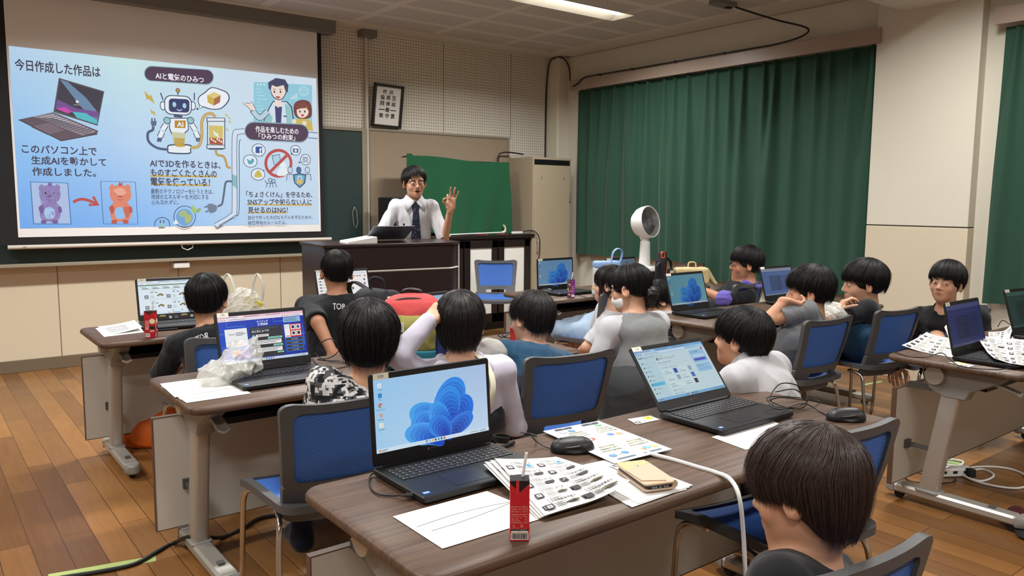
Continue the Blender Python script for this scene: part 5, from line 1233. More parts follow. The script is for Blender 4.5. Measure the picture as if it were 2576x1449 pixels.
# cork board
t = thing('pinboard', 'large tan pinboard behind the man in the white shirt', 'pinboard', (4.86, W_, .9))
MB().box((-.935, -.02, 0), (.90, -.002, 1.262)).build('cork', t, 'cork_tan', smooth=0)
b = MB()
for a in (((-.955, -.03, 1.255), (.92, 0, 1.28)), ((-.955, -.03, 0), (-.93, 0, 1.26)), ((.895, -.03, 0), (.92, 0, 1.26))): b.box(*a)
b.build('frame', t, 'board_frame', bevel=.003)
# conduit with its junction box
t = thing('conduit', 'white cable conduit running down the front wall from a ceiling box', 'conduit', (3.90, W_, 0))
MB().cyl((0, -.04, .9), (0, -.04, 3.09), .017, n=12).build('pipe', t, 'pipe_white')
b = MB().box((-.075, -.13, 3.085), (.085, 0, 3.165)); b.build('junction_box', t, 'casing_grey', bevel=.004)
for z in (1.3, 2.0, 2.6): MB().box((-.03, -.03, z), (.03, 0, z+.02)).build('clip', t, 'pipe_white')
# framed calligraphy
t = thing('framed_calligraphy', 'framed sheet of black brush calligraphy leaning out above the pinboard', 'picture', (4.125, W_-.03, 2.195), 0); t.rotation_euler = (R_(8), R_(1.5), 0)
b = MB(); w_, h_ = .175, .445
for a in (((-w_, -.02, 0), (-w_+.028, .012, h_)), ((w_-.028, -.02, 0), (w_, .012, h_)), ((-w_, -.02, 0), (w_, .012, .028)), ((-w_, -.02, h_-.028), (w_, .012, h_))): b.box(*a)
b.build('frame', t, 'frame_dark', bevel=.003)
b = MB(); b.box((-w_+.02, -.002, .02), (w_-.02, .01, h_-.02), 'paper'); b.art(Matrix(((1, 0, 0, 0), (0, 0, -1, -.0025), (0, 1, 0, 0), (0, 0, 0, 1))), 'print')
ik = (26, 25, 26)
for i, c in enumerate('校訓'): b.text(c, -.045+.075*i, .345, .046, ik, 'c', bold=.012)
for col, s in enumerate(('至誠一貫', '規律厳守', '協同一致')):
    for i, c in enumerate(s):
        b.text(c, .068-.068*col, .285-.062*i-(.0 if c != '一' else -.018), .048 if c != '一' else .008, ik, 'c', bold=.012)
b.build('sheet', t, smooth=0)
# ---- projection screen with today's slide
YS = 7.36
def S(px, py): q = ony(px, py, YS); return (q.x, q.z)
t = thing('projection_screen', 'pull-down projection screen showing a Japanese slide about making 3D models with AI', 'screen', (2.0, YS, 1.1))
O = Vector((2.0, YS, 1.1))
x0, z0 = S(46, 597); x1, z1 = S(807, 582); zt = 3.08
b = MB(); b.box((x0-.13, .004, z0-1.1-.06), (x1+.045-.0, .010, zt-1.1), None, T(-2.0, 0, 0)); b.build('black_border', t, 'screen_black', smooth=0)
b = MB(); b.box((x0, -.002, (z0+z1)/2-1.1), (x1, .006, zt-1.1), None, T(-2.0, 0, 0)); b.build('fabric', t, 'screen_white', smooth=0)
b = MB(); q0, q1 = S(19, 618), S(833, 601); b.cyl((q0[0]-2, 0, q1[1]-1.1), (q1[0]-2, 0, q1[1]-1.1), .017, n=14); b.build('bottom_bar', t, 'pipe_white')
b = MB(); b.art(Matrix(((1, 0, 0, 0), (0, 0, -1, -.0172), (0, 1, 0, 0), (0, 0, 0, 1))), 'print'); b.text('OS', q0[0]-2+.10, q1[1]-1.108, .014, (40, 40, 44)); b.build('maker_mark', t, 'print', smooth=0)
hx, hz = S(471, 615); b = MB(); b.tube([(hx-2-.05, 0, hz-1.1), (hx-2-.045, -.004, hz-1.13), (hx-2, -.004, hz-1.15), (hx-2+.045, -.004, hz-1.13), (hx-2+.05, 0, hz-1.1), (hx-2-.05, 0, hz-1.1)], .005, 8); b.build('pull_handle', t, 'silver')
cz0, cz1 = S(833, 88)[1], S(833, 45)[1]; cx1 = S(834, 80)[0]
b = MB(); b.box((x0-.25-2, -.10, cz0-1.1), (cx1-2, .08, min(3.165, cz1)-1.1)); b.box((x0-.25-2, -.102, cz0-1.1+.012), (cx1-2, -.10, cz0-1.1+.018), 'casing_grey'); b.build('casing', t, 'casing_grey', bevel=.006)
# the picture itself: positions measured on the screen plane
def P(cx, cy): q = S(cx/2.587, 80+cy/2.587); return (q[0]-2, q[1]-1.1)
def Hh(cx, cy, n): a, c = P(cx, cy), P(cx, cy+n); return a[1]-c[1]
b = MB(); b.art(Matrix(((1, 0, 0, 0), (0, 0, -1, -.004), (0, 1, 0, 0), (0, 0, 0, 1))), 'slide_glow', step=.00006)  # slide glows by itself in place of the projector's light
tl, tr, br_, bl = P(52, 95), P(2058, 302), P(2075, 1258), P(135, 1272)
z = b._z(); NX, NY = 48, 30
lc = [[(186, 214, 240), (206, 236, 236), (206, 226, 240), (214, 228, 242)], [(150, 200, 246), (186, 216, 246), (206, 228, 246), (206, 224, 242)], [(116, 172, 240), (136, 188, 248), (182, 212, 246), (198, 220, 240)]]
def lc_at(u, v):
    fx, fy = u*3*.9999, v*2*.9999; i, j = int(fx), int(fy); return mixc(mixc(lc[j][i], lc[j][i+1], fx-i), mixc(lc[j+1][i], lc[j+1][i+1], fx-i), fy-j)
sx0, sx1, sy0, sy1 = (tl[0]+bl[0])/2, (tr[0]+br_[0])/2, (bl[1]+br_[1])/2, (tl[1]+tr[1])/2
for i in range(NX):
    for j in range(NY):
        xa, xb = sx0+(sx1-sx0)*i/NX, sx0+(sx1-sx0)*(i+1)/NX; ya, yb = sy1+(sy0-sy1)*j/NY, sy1+(sy0-sy1)*(j+1)/NY
        b.add([(xa, yb, z), (xb, yb, z), (xb, ya, z), (xa, ya, z)], [(0, 1, 2, 3)], b.am, lc_at((i+.5)/NX, (j+.5)/NY), b.AM)
INK = (72, 66, 84)
def tx(s, xa, ya, xb, h, col=INK, bold=.022, dy=0):
    """text from crop point (xa, ya = top) to xb"""
    a, e = P(xa, ya), P(xb, ya); hh = Hh(xa, ya, h); b.text(s, a[0], a[1]-hh, hh, col, 'l', w=e[0]-a[0], bold=bold)
def PL(pts): return [P(*q) for q in pts]
def ln(pts, w, col, smooth=True, closed=False): b.line(catmull(PL(pts), 6, closed) if smooth else PL(pts), w*.00165, col, closed)
def pg(pts, col, smooth=False): b.poly(catmull(PL(pts), 6, True) if smooth else PL(pts), col)
def cir(cx, cy, r, col, ry=None): c = P(cx, cy); e = P(cx+r, cy); k = Hh(cx, cy, ry or r); b.disc(c[0], c[1], e[0]-c[0], col, k)
def cirl(cx, cy, r, w, col, ry=None): ln([(cx+r*math.cos(a), cy+(ry or r)*math.sin(a)) for a in np.linspace(0, 2*PI, 20)[:-1]], w, col, True, True)
tx('今日作成した作品は', 92, 172, 648, 62+16, bold=.02)
# laptop picture
pg([(382, 300), (678, 388), (634, 612), (347, 522)], (92, 88, 92)); pg([(390, 312), (668, 394), (630, 600), (358, 512)], (70, 66, 78))
pg([(390, 312), (440, 326), (560, 430), (640, 530), (630, 600), (520, 480)], (110, 140, 170)); pg([(372, 440), (500, 500), (640, 520), (634, 560), (362, 500)], (120, 84, 150)); pg([(470, 520), (560, 530), (634, 580), (630, 602), (500, 560)], (88, 190, 200)); pg([(362, 500), (420, 490), (470, 520), (440, 532)], (206, 80, 170))
cir(502, 455, 10, (225, 230, 240)); tx('dynabook', 478, 470, 518, 9, (220, 226, 240), 0)
pg([(120, 572), (347, 524), (640, 645), (628, 668), (398, 710)], (104, 88, 98)); pg([(215, 553), (340, 530), (622, 648), (540, 674)], (178, 170, 180))
for i in range(6): a = i/5; ln([(222+60*a*1.9, 556+62*a*.4-18*a), (560+50*a*.9, 672-30*a*.9)], 3.2, (90, 80, 92), False)
for i in range(13): a = i/12; ln([(232+300*a, 556+112*a), (345+260*a, 531+108*a)], 2.6, (92, 82, 94), False)
pg([(200, 620), (310, 592), (420, 640), (310, 672)], (124, 108, 118)); ln([(120, 572), (398, 710), (634, 666)], 4, (60, 54, 62), False)
tx('このパソコン上で', 138, 730, 626, 58); tx('生成AIを動かして', 200, 806, 688, 58); tx('作成しました。', 206, 880, 622, 58)
# drawing and the model made from it
FR = (66, 74, 110)
for q in ([(197, 976), (440, 984), (462, 1252), (218, 1250)], [(654, 972), (880, 978), (896, 1252), (672, 1250)]): ln(q, 3.0, FR, False, True)
pg([(204, 982), (436, 990), (456, 1246), (222, 1244)], (176, 196, 232))
PUR = (146, 132, 186)
def bear(dx, dy, body, dark, light, line=None, sx=1):
    X = lambda x, y: (x*sx+dx, y+dy)
    for e in (-52, 50): pg([X(e-20, -88), X(e, -108), X(e+20, -86), X(e+6, -66), X(e-14, -68)], body, True)
    pg([X(-66, -30), X(-58, -82), X(0, -104), X(60, -80), X(70, -24), X(40, 8), X(-38, 8)], body, True)
    pg([X(-56, 30), X(-30, 4), X(34, 4), X(66, 40), X(70, 100), X(40, 132), X(-40, 130), X(-64, 90)], body, True)
    pg([X(-72, 46), X(-50, 28), X(-36, 60), X(-54, 84)], dark, True); pg([X(56, 40), X(74, 40), X(80, 72), X(58, 78)], dark, True)
    pg([X(-34, 60), X(0, 40), X(34, 66), X(26, 112), X(-24, 112)], light, True)
    pg([X(-52, 126), X(-22, 126), X(-24, 146), X(-54, 146)], dark, True); pg([X(18, 126), X(50, 126), X(52, 146), X(22, 146)], dark, True)
    for e in (-26, 26): pg([X(e-8, -50), X(e, -58), X(e+8, -50), X(e, -42)], (70, 70, 66), True)
    pg([X(-16, -32), X(0, -40), X(16, -32), X(0, -20)], dark, True); ln([X(-20, -12), X(0, -4), X(20, -12)], 3, dark)
    pg([X(-10, -100), X(-4, -124), X(4, -112), X(14, -122), X(12, -100)], dark, True)
bear(322, 1100, PUR, (120, 96, 156), (170, 204, 240))
r = random.Random(2)
for i in range(60):
    x, y = r.uniform(268, 380), r.uniform(1010, 1215); ln([(x, y), (x+r.uniform(-10, 10), y+r.uniform(14, 34))], 2.2, (128, 104, 164) if i % 2 else (166, 150, 200), False)
bear(780, 1100, (226, 138, 112), (196, 92, 78), (150, 196, 240)); pg([(738, 1030), (790, 1016), (820, 1050), (770, 1066)], (240, 172, 150), True); pg([(800, 1150), (830, 1140), (840, 1190), (820, 1210)], (208, 110, 90), True)
ln([(474, 1108), (520, 1090), (570, 1096), (632, 1122)], 14, (192, 84, 76)); ln([(604, 1072), (636, 1126), (576, 1126)], 13, (192, 84, 76), False)
# middle column
OUT = (70, 84, 110)
def pill(x0, y0, x1, y1, skew):
    h2 = (y1-y0)/2; pts = []
    for a in np.linspace(PI/2, 3*PI/2, 9): pts.append((x0+h2+h2*math.cos(a), (y0+y1)/2-h2*math.sin(a)))
    for a in np.linspace(-PI/2, PI/2, 9): pts.append((x1-h2+h2*math.cos(a), (y0+y1)/2+skew-h2*math.sin(a)))
    pg([(x+(0), y) for x, y in [(p[0]+(p[0]-(x0+x1)/2)*.02, p[1]+(p[1]-(y0+y1+skew)/2)*.12) for p in pts]], (140, 170, 180)); pg(pts, (86, 66, 88))
pill(940, 228, 1384, 318, 22); tx('AIと電気のひみつ', 1008, 262, 1322, 46, (244, 240, 246), .02)
YEL = (206, 178, 84); WHT = (236, 242, 248); TEAL = (150, 200, 208)
def bolt(x, y, s, c=YEL): pg([(x-1.2*s, y-1.6*s), (x+.2*s, y-.2*s), (x+.5*s, y-.6*s), (x+1.4*s, y+1.7*s), (x-.2*s, y+.4*s), (x-.5*s, y+.8*s)], c)
bolt(968, 426, 27); bolt(992, 524, 15)
for q in (1052, 1254): ln([(q+(-10 if q < 1100 else 8), 398), (q+8, 446)], 6, OUT, False)
ln([(1155, 384), (1155, 412)], 6, OUT, False); cir(1155, 382, 15, OUT); cir(1155, 382, 11, (196, 150, 60))
for q in (1058, 1252): cir(q, 482, 20, OUT, 30); cir(q, 482, 15, WHT, 24)
def rbox(x0, y0, x1, y1, rr, skew=0):
    return [(x, y+skew*(x-x0)/(x1-x0)) for x, y in rrect(x0, y0, x1, y1, rr, 4)]
pg(rbox(1066, 410, 1246, 538, 44, 10), OUT); pg(rbox(1072, 416, 1240, 532, 40, 10), WHT); pg(rbox(1096, 434, 1230, 522, 22, 6), (58, 66, 110)); cir(1132, 474, 12, (170, 214, 230), 17); cir(1198, 482, 12, (170, 214, 230), 17); ln([(1148, 504), (1164, 514), (1182, 506)], 5, (190, 220, 236))
pg([(1126, 540), (1186, 546), (1182, 560), (1130, 556)], OUT); pg([(1098, 560), (1224, 560), (1226, 640), (1190, 672), (1150, 686), (1112, 668), (1098, 630)], OUT, False); pg([(1104, 566), (1218, 566), (1220, 636), (1186, 666), (1150, 678), (1118, 662), (1104, 628)], WHT)
pg([(1134, 578), (1206, 578), (1204, 628), (1134, 626)], (190, 140, 50)); tx('AI', 1148, 586, 1190, 32, WHT, .03)
for s in (-1, 1):
    c = 1161; cir(c+s*76, 578, 24, OUT); cir(c+s*76, 578, 19, TEAL)
    for (xa, ya, xb, yb) in ((c+s*84, 604, c+s*106, 640), (c+s*108, 650, c+s*124, 688)): ln([(xa, ya), (xb, yb)], 30, OUT, False); ln([(xa, ya), (xb, yb)], 22, WHT, False)
    for k in (-10, 0, 10): ln([(c+s*124+k, 690), (c+s*128+k, 716)], 7, OUT, False)
pg([(1112, 650), (1206, 660), (1196, 746), (1132, 744)], (206, 206, 170)); pg([(1128, 690), (1200, 694), (1194, 748), (1134, 746)], (196, 170, 90))
pg([(1086, 766), (1100, 734), (1232, 734), (1240, 766), (1228, 796), (1100, 792)], OUT, True); pg([(1094, 766), (1106, 742), (1226, 742), (1232, 766), (1222, 788), (1106, 784)], WHT, True); cir(1168, 740, 36, (200, 166, 70), 10)
ln([(1092, 768), (1020, 756), (966, 716), (960, 660), (990, 640), (996, 616)], 13, (84, 96, 130)); pg([(976, 582), (1018, 582), (1012, 614), (984, 614)], (96, 110, 140)); ln([(986, 582), (986, 562)], 6, OUT, False); ln([(1004, 582), (1004, 562)], 6, OUT, False)
ln([(1238, 756), (1290, 744), (1310, 680), (1310, 590), (1330, 546), (1370, 532), (1400, 556)], 15, (170, 130, 70)); ln([(1238, 756), (1290, 744), (1310, 680), (1310, 590), (1330, 546), (1370, 532), (1400, 556)], 9, (216, 184, 110))
pg([(1294, 480), (1286, 430), (1330, 392), (1372, 362), (1430, 374), (1480, 400), (1488, 448), (1440, 500), (1380, 508), (1330, 496)], OUT, True); pg([(1298, 476), (1292, 432), (1334, 398), (1374, 368), (1428, 380), (1474, 404), (1480, 446), (1436, 494), (1380, 502), (1334, 490)], (240, 244, 250), True); cir(1302, 490, 11, OUT); cir(1302, 490, 8, WHT); cir(1282, 503, 7, OUT)
pg([(1344, 414), (1390, 392), (1432, 414), (1390, 436)], (226, 206, 130)); pg([(1344, 414), (1390, 436), (1388, 482), (1348, 460)], (206, 176, 80)); pg([(1390, 436), (1432, 414), (1428, 460), (1388, 482)], (176, 110, 80))
pg(rbox(1344, 560, 1462, 768, 20), OUT); pg(rbox(1350, 566, 1456, 762, 18), (226, 234, 240)); pg([(1356, 610), (1448, 614), (1446, 716), (1358, 712)], (214, 196, 110)); pg([(1358, 690), (1446, 696), (1446, 736), (1360, 732)], (176, 90, 60)); bolt(1402, 666, 17, WHT)
for i in range(6): cir(1372+13*i, 700+8*(i % 3), 6, (236, 240, 240))
for y in (572, 748): pg([(1340, y-14), (1460, y-12), (1464, y+14), (1340, y+14)], OUT); pg([(1346, y-9), (1454, y-8), (1458, y+9), (1346, y+9)], (228, 236, 242))
ln([(1400, 770), (1410, 800), (1450, 812), (1468, 850), (1476, 880), (1498, 886)], 13, (196, 160, 90))
for x, y in ((1468, 542), (1488, 560), (1492, 586), (1474, 636)): bolt(x, y, 8)
for q in ([(972, 938), (1408, 942)], [(976, 992), (1356, 1000)]): ln(q, 9, (214, 176, 70), False)
tx('AIで3Dを作るときは、', 970, 828, 1430, 52); tx('ものすごくたくさんの', 976, 888, 1406, 52); tx('電気を使っている！', 976, 946, 1362, 56)
tx('最新のテクノロジーを使うときは、', 978, 1020, 1384, 34, INK, .01); tx('地球のエネルギーを大切にする', 980, 1056, 1352, 34, INK, .01); tx('心も忘れずに。', 982, 1094, 1160, 30, INK, .01)
cirl(1198, 1204, 70, 4, OUT); cir(1198, 1206, 55, (120, 170, 216)); pg([(1160, 1180), (1196, 1160), (1214, 1186), (1180, 1206)], (170, 190, 130), True); pg([(1200, 1200), (1240, 1190), (1238, 1232), (1210, 1244)], (180, 190, 120), True); pg([(1124, 1250), (1140, 1218), (1160, 1250)], WHT)
pg([(1244, 1130), (1270, 1150), (1266, 1180), (1246, 1170)], (170, 200, 120), True); pg([(1272, 1176), (1280, 1150), (1304, 1150), (1294, 1172)], (150, 186, 110), True)
cirl(1052, 1262, 52, 4, OUT, 54) if False else ln([(1002, 1262), (1012, 1226), (1052, 1208), (1092, 1226), (1102, 1262)], 4, OUT)
pg([(1030, 1246), (1074, 1246), (1070, 1268), (1034, 1268)], TEAL); ln([(1040, 1244), (1040, 1226)], 6, OUT, False); ln([(1062, 1244), (1062, 1226)], 6, OUT, False)
# conduit drawn round the right column
for o, c, w2 in ((0, OUT, 30), (0, (214, 228, 244), 24)):
    ln([(1590, 648), (1550, 654), (1522, 700), (1522, 1150), (1500, 1200), (1400, 1262)], w2, c, True)
ln([(1560, 700), (1552, 760), (1552, 1150), (1520, 1200), (1420, 1262)], 4, OUT); pg([(1508, 926), (1536, 940), (1536, 1020), (1508, 1000)], (140, 190, 196))
ln([(1506, 974), (1466, 980), (1452, 1060), (1440, 1120), (1412, 1136)], 11, (96, 110, 130)); pg([(1344, 1130), (1370, 1118), (1408, 1136), (1400, 1168), (1362, 1178)], (120, 132, 150), True); ln([(1344, 1136), (1326, 1142)], 6, OUT, False); ln([(1352, 1166), (1332, 1172)], 6, OUT, False)
ln([(2000, 652), (2062, 660)], 4, OUT, False); ln([(2000, 690), (2062, 696)], 4, OUT, False)
# right column: two presenters
pg(rbox(1646, 326, 2026, 600, 14, 22), (150, 206, 224)); 
for i in range(9): ln([(1666, 372+22*i), (1690+14*(i % 4), 373+22*i)], 3, (200, 232, 240), False)
for i in range(3): cir(1672+22*i, 344, 6, (210, 238, 244))
for i in range(4): ln([(1888+12*i, 440), (1888+12*i, 428-9*i)], 8, (196, 228, 238), False)
cirl(1972, 388, 30, 3, (196, 228, 238)); ln([(1950, 376), (1972, 364), (1994, 376), (1994, 402), (1972, 414), (1950, 402), (1950, 376)], 3, (196, 228, 238), False); ln([(1950, 376), (1972, 388), (1994, 376)], 3, (196, 228, 238), False); ln([(1972, 388), (1972, 414)], 3, (196, 228, 238), False)
SK = (242, 222, 210)
pg([(1706, 596), (1742, 500), (1770, 452), (1862, 452), (1896, 490), (1912, 600)], OUT); pg([(1712, 596), (1748, 504), (1774, 458), (1858, 458), (1888, 494), (1904, 600)], (216, 228, 240)); pg([(1848, 462), (1886, 494), (1902, 600), (1860, 600)], (150, 200, 206)); pg([(1784, 484), (1830, 490), (1824, 600), (1790, 600)], (72, 76, 116)); pg([(1712, 590), (1740, 520), (1770, 560), (1760, 600)], (150, 200, 206))
ln([(1736, 520), (1690, 560), (1660, 540), (1636, 510)], 34, OUT); ln([(1736, 520), (1690, 560), (1660, 540), (1640, 514)], 27, (190, 214, 226)); pg([(1648, 516), (1626, 512), (1604, 486), (1570, 466), (1600, 464), (1622, 470), (1630, 452), (1650, 486), (1658, 506)], SK, False); ln([(1648, 516), (1626, 512), (1604, 486), (1570, 466), (1600, 464), (1622, 470), (1630, 452), (1650, 486), (1658, 506)], 3, OUT, False)
pg([(1786, 430), (1826, 436), (1826, 480), (1804, 496), (1784, 476)], SK); pg([(1754, 380), (1760, 340), (1800, 326), (1850, 340), (1858, 396), (1836, 436), (1804, 446), (1770, 424)], OUT, True); pg([(1758, 380), (1764, 344), (1800, 332), (1846, 344), (1852, 396), (1832, 432), (1804, 440), (1774, 420)], SK, True)
pg([(1742, 370), (1740, 330), (1790, 302), (1850, 312), (1872, 350), (1866, 400), (1850, 380), (1840, 348), (1796, 360), (1764, 348), (1756, 384)], (76, 78, 104)); 
for x in (1780, 1820): cir(x, 392, 5, (50, 56, 70), 8); ln([(x-9, 376), (x+9, 376)], 3, (60, 60, 80), False)
pg([(1788, 422), (1818, 424), (1804, 436)], (170, 80, 80), True); ln([(1838, 550), (1862, 552)], 8, (90, 110, 150), False)
pg([(1926, 600), (1910, 590), (1930, 566), (1990, 566), (2024, 590), (2032, 646), (1990, 640)], (210, 186, 96)); pg([(1906, 520), (1914, 464), (1966, 444), (2014, 466), (2024, 540), (1996, 566), (1930, 562)], (122, 70, 66), True); pg([(1926, 524), (1930, 494), (1966, 480), (1998, 500), (1998, 540), (1966, 562), (1936, 552)], SK, True)
pg([(1918, 512), (1930, 470), (1970, 458), (2004, 480), (2008, 520), (1986, 498), (1950, 500)], (132, 78, 72)); 
for x in (1946, 1978): cir(x, 520, 5, (60, 44, 44), 8)
pg([(1952, 540), (1974, 540), (1963, 554)], (190, 80, 80), True); cir(1908, 584, 15, SK); cir(1976, 596, 15, SK); ln([(1984, 494), (1992, 500)], 6, YEL, False)
pill(1590, 592, 2000, 702, 14)
tx('作品を楽しむための', 1656, 612, 1936, 42, (244, 240, 246), .02); tx('「ひみつの約束」', 1678, 658, 1914, 40, (244, 240, 246), .02)
def bub(x, y, rx, ry, tip): pg([(x+tip[0], y+tip[1]), (x+tip[0]*.5-8, y+tip[1]*.8-6), (x+tip[0]*.8-14, y+tip[1]*.5)], OUT); cir(x, y, rx, OUT, ry); cir(x, y, rx-4, (226, 238, 250), ry-4)
bub(1678, 770, 45, 42, (30, 48)); pg([(1658, 748), (1700, 748), (1700, 790), (1658, 790)], (58, 88, 160)); tx('f', 1682, 756, 1696, 34, WHT, .05)
bub(1624, 842, 46, 42, (56, 6)); pg([(1602, 826), (1622, 840), (1634, 826), (1648, 834), (1640, 856), (1614, 862)], (96, 170, 190), True)
bub(1674, 928, 46, 40, (46, -28)); pg([(1650, 944), (1660, 914), (1676, 902), (1690, 914), (1698, 944)], (206, 190, 90), True)
bub(1918, 772, 34, 34, (-24, 34)); pg([(1900, 760), (1936, 762), (1936, 788), (1900, 786)], (82, 96, 130)); cir(1918, 774, 9, (220, 230, 244))
bub(1982, 832, 34, 36, (-40, 26)); ln([(1966, 816), (1998, 818), (1998, 850), (1966, 848), (1966, 816)], 4, (90, 90, 130), False); cirl(1982, 833, 9, 4, (90, 90, 130))
cirl(1806, 856, 82, 17, (190, 84, 82), 84); pg([(1764, 808), (1812, 798), (1822, 852), (1778, 866)], (176, 212, 232)); ln([(1764, 808), (1812, 798), (1822, 852), (1778, 866), (1764, 808)], 4, OUT, False)
cir(1836, 868, 20, WHT); pg([(1800, 936), (1810, 892), (1856, 888), (1864, 930)], WHT, True); ln([(1752, 912), (1866, 800)], 17, (190, 84, 82), False)
for x, c in ((1882, (196, 216, 236)), (1938, (84, 110, 160)), (1994, (196, 216, 236))): cir(x, 900, 17, OUT, 22); cir(x, 900, 14, c, 18); pg([(x-26, 968), (x-22, 926), (x+22, 926), (x+26, 968)], OUT); pg([(x-22, 968), (x-19, 930), (x+19, 930), (x+22, 968)], c)
pg([(1902, 930), (1942, 918), (1986, 930), (1980, 986), (1944, 1018), (1908, 984)], OUT); pg([(1910, 936), (1943, 926), (1978, 936), (1972, 982), (1944, 1008), (1914, 980)], (120, 176, 206)); pg([(1926, 962), (1962, 962), (1962, 990), (1926, 990)], (226, 190, 90)); ln([(1932, 962), (1932, 946), (1944, 940), (1956, 946), (1956, 962)], 5, (230, 236, 240), False)
for x in (1752, 1774): cirl(x, 966+6*(x > 1760), 11, 4, OUT); ln([(x-26, 1012), (x-18, 986), (x+12, 984), (x+20, 1012)], 4, OUT, False)
ln([(1732, 990), (1718, 968)], 4, OUT, False)
for q in ([(1602, 1124), (2022, 1128)], [(1606, 1176), (1858, 1178)]): ln(q, 8, (214, 176, 70), False)
tx('「ちょさくけん」を守るため、', 1596, 1036, 2026, 42); tx('SNSアップや知らない人に', 1604, 1086, 2022, 42); tx('見せるのはNG！', 1606, 1140, 1866, 42)
tx('自分で作った大切なモデルを守るための、', 1608, 1196, 2028, 27, INK, .01); tx('秘密基地のルールだよ。', 1608, 1230, 1858, 26, INK, .01)
b.build('projected_slide', t, smooth=0)
# ---- podium, its papers and laptop
PD = R_(-6); PX_, PY_ = 2.86, 5.30
t = thing('podium', 'dark wine-brown podium with a thin white stripe', 'podium', (PX_, PY_, 0), PD)
b = MB(); b.prism([(-.52, -.26), (.47, -.26), (.575, -.17), (.575, .26), (-.52, .26)], .04, 1.10, ch=.004); b.build('body', t, 'dark_wood')
b = MB(); b.prism([(-.535, -.275), (.475, -.275), (.59, -.178), (.59, .27), (-.535, .27)], 1.10, 1.122, ch=.003); b.build('top', t, 'dark_wood')
b = MB(); b.tube([(-.52, -.263, .925), (.47, -.263, .925), (.578, -.171, .925)], .0065, 4); b.build('stripe', t, 'white_plastic', smooth=0)
b = MB(); b.box((.572, -.178, .04), (.584, -.166, 1.10)); b.build('edge_strip', t, 'pipe_white', smooth=0)
b = MB(); b.box((-.50, -.22, 0), (.55, .24, .04)); b.build('plinth', t, 'black')
M_ = Matrix.Translation((PX_, PY_, 1.122)) @ Matrix.Rotation(PD, 4, 'Z')
t = thing('teacher_laptop', 'silver-grey laptop open on the podium, seen from behind', 'laptop', tuple(M_ @ Vector((.04, .0, .001))), PD)
MB().prism(rrect(-.175, .0, .175, .235, .012), .002, .018, ch=.003).build('base', t, 'silver'); mat('lid_steel', (128, 136, 146), .4, metal=.5)
b = MB(); b.prism(rrect(-.165, 0, .165, .225, .010), -.003, .003, None, T(0, .005, .016) @ Matrix.Rotation(R_(152), 4, 'X'), ch=.001); b.build('lid', t, 'lid_steel')
t = thing('paper_box', 'flat white wedge-shaped document holder on the podium corner', 'box', tuple(M_ @ Vector((-.20, -.10, .001))), PD)
b = MB(); b.add([(-.12, -.09, 0), (.10, -.09, 0), (.10, .09, 0), (-.12, .09, 0), (-.12, -.09, .012), (.10, -.09, .045), (.10, .09, .05), (-.12, .09, .016)], [(3, 2, 1, 0), (4, 5, 6, 7), (0, 1, 5, 4), (1, 2, 6, 5), (2, 3, 7, 6), (3, 0, 4, 7)]); b.build('body', t, 'paper', smooth=0)
# ---- low cabinet with papered glass doors
t = thing('cabinet', 'low dark wooden cabinet with white-papered glass doors, behind the podium', 'cabinet', (4.72, 7.2, 0))
b = MB(); b.box((-.90, -.22, .06), (.98, .28, 1.02)); b.build('carcass', t, 'cabinet_wood'); MB().box((-.93, -.26, 1.02), (1.01, .30, 1.06)).build('top', t, 'cabinet_wood', bevel=.006); MB().box((-.88, -.2, 0), (.96, .26, .06)).build('plinth', t, 'black')
for i, x in enumerate((-.87, -.41, .05, .51)):
    d = MB(); w_ = .44
    for a in (((x, -.245, .09), (x+.075, -.22, 1.0)), ((x+w_-.075, -.245, .09), (x+w_, -.22, 1.0)), ((x, -.245, .92), (x+w_, -.22, 1.0)), ((x, -.245, .09), (x+w_, -.22, .19))): d.box(*a)
    d = d.build('door', t, 'cabinet_wood', bevel=.003)
    MB().box((x+.075, -.232, .19), (x+w_-.075, -.226, .92)).build('papered_pane', d, 'paper', smooth=0); MB().sph((x+(.04 if i % 2 else w_-.04), -.255, .55), .011, 12, 8).build('knob', d, 'silver')
# covered television on the cabinet
t = thing('covered_television', 'flat television on the cabinet draped with a bright green cloth', 'television', (4.80, 7.14, 1.062))
m = mat('green_cloth', (24, 82, 52), .8, spec=.2, sheen=.2)
MB().box((-.55, -.02, .09), (.55, .03, .80)).build('screen_panel', t, 'black'); MB().box((-.25, -.10, 0), (.25, .10, .02)).build('stand', t, 'black'); MB().box((-.05, -.01, .02), (.05, .02, .1)).build('neck', t, 'black')
def cl(u, v):
    x = -.66+1.32*u; x += .03*math.sin(v*2.2)*(u-.5); z = .825-.80*v-.03*u; k = v*.9
    return (x, -.055-.018*k*math.sin(17*u+3.5*v*u)-.022*k*math.sin(9*u-2*v)-.03*k-.012*math.sin(31*u+6*v)*k**2+.006*math.sin(5*u)*v, z+.012*math.sin(7*u)*(1-v)+.022*(abs(u-.02)<.03)*(1-v)+.02*math.sin(6*u+1)*v)
b = MB(); b.sheet(cl, list(np.linspace(0, 1, 70)), list(np.linspace(0, 1, 40)), thick=.003); b.sheet(lambda u, v: (-.66+1.32*u, -.055+.12*v, .825-.03*u+.012*math.sin(7*u)-.01*v*v), list(np.linspace(0, 1, 40)), [0, .25, .5, .75, 1], thick=.003); b.build('drape', t, 'green_cloth', smooth=80)
t = thing('speaker', 'black loudspeaker on the cabinet behind the man in the white shirt', 'speaker', (4.06, 7.14, 1.062)); MB().prism(rrect(-.15, -.14, .15, .16, .03), 0, .40, ch=.01).build('body', t, 'speaker_black'); b = MB(); b.box((-.12, -.146, .03), (.12, -.139, .36)); b.build('grille', t, 'black', bevel=.003); MB().box((-.06, -.15, .25), (-.045, -.14, .34)).build('recess', t, 'rubber')
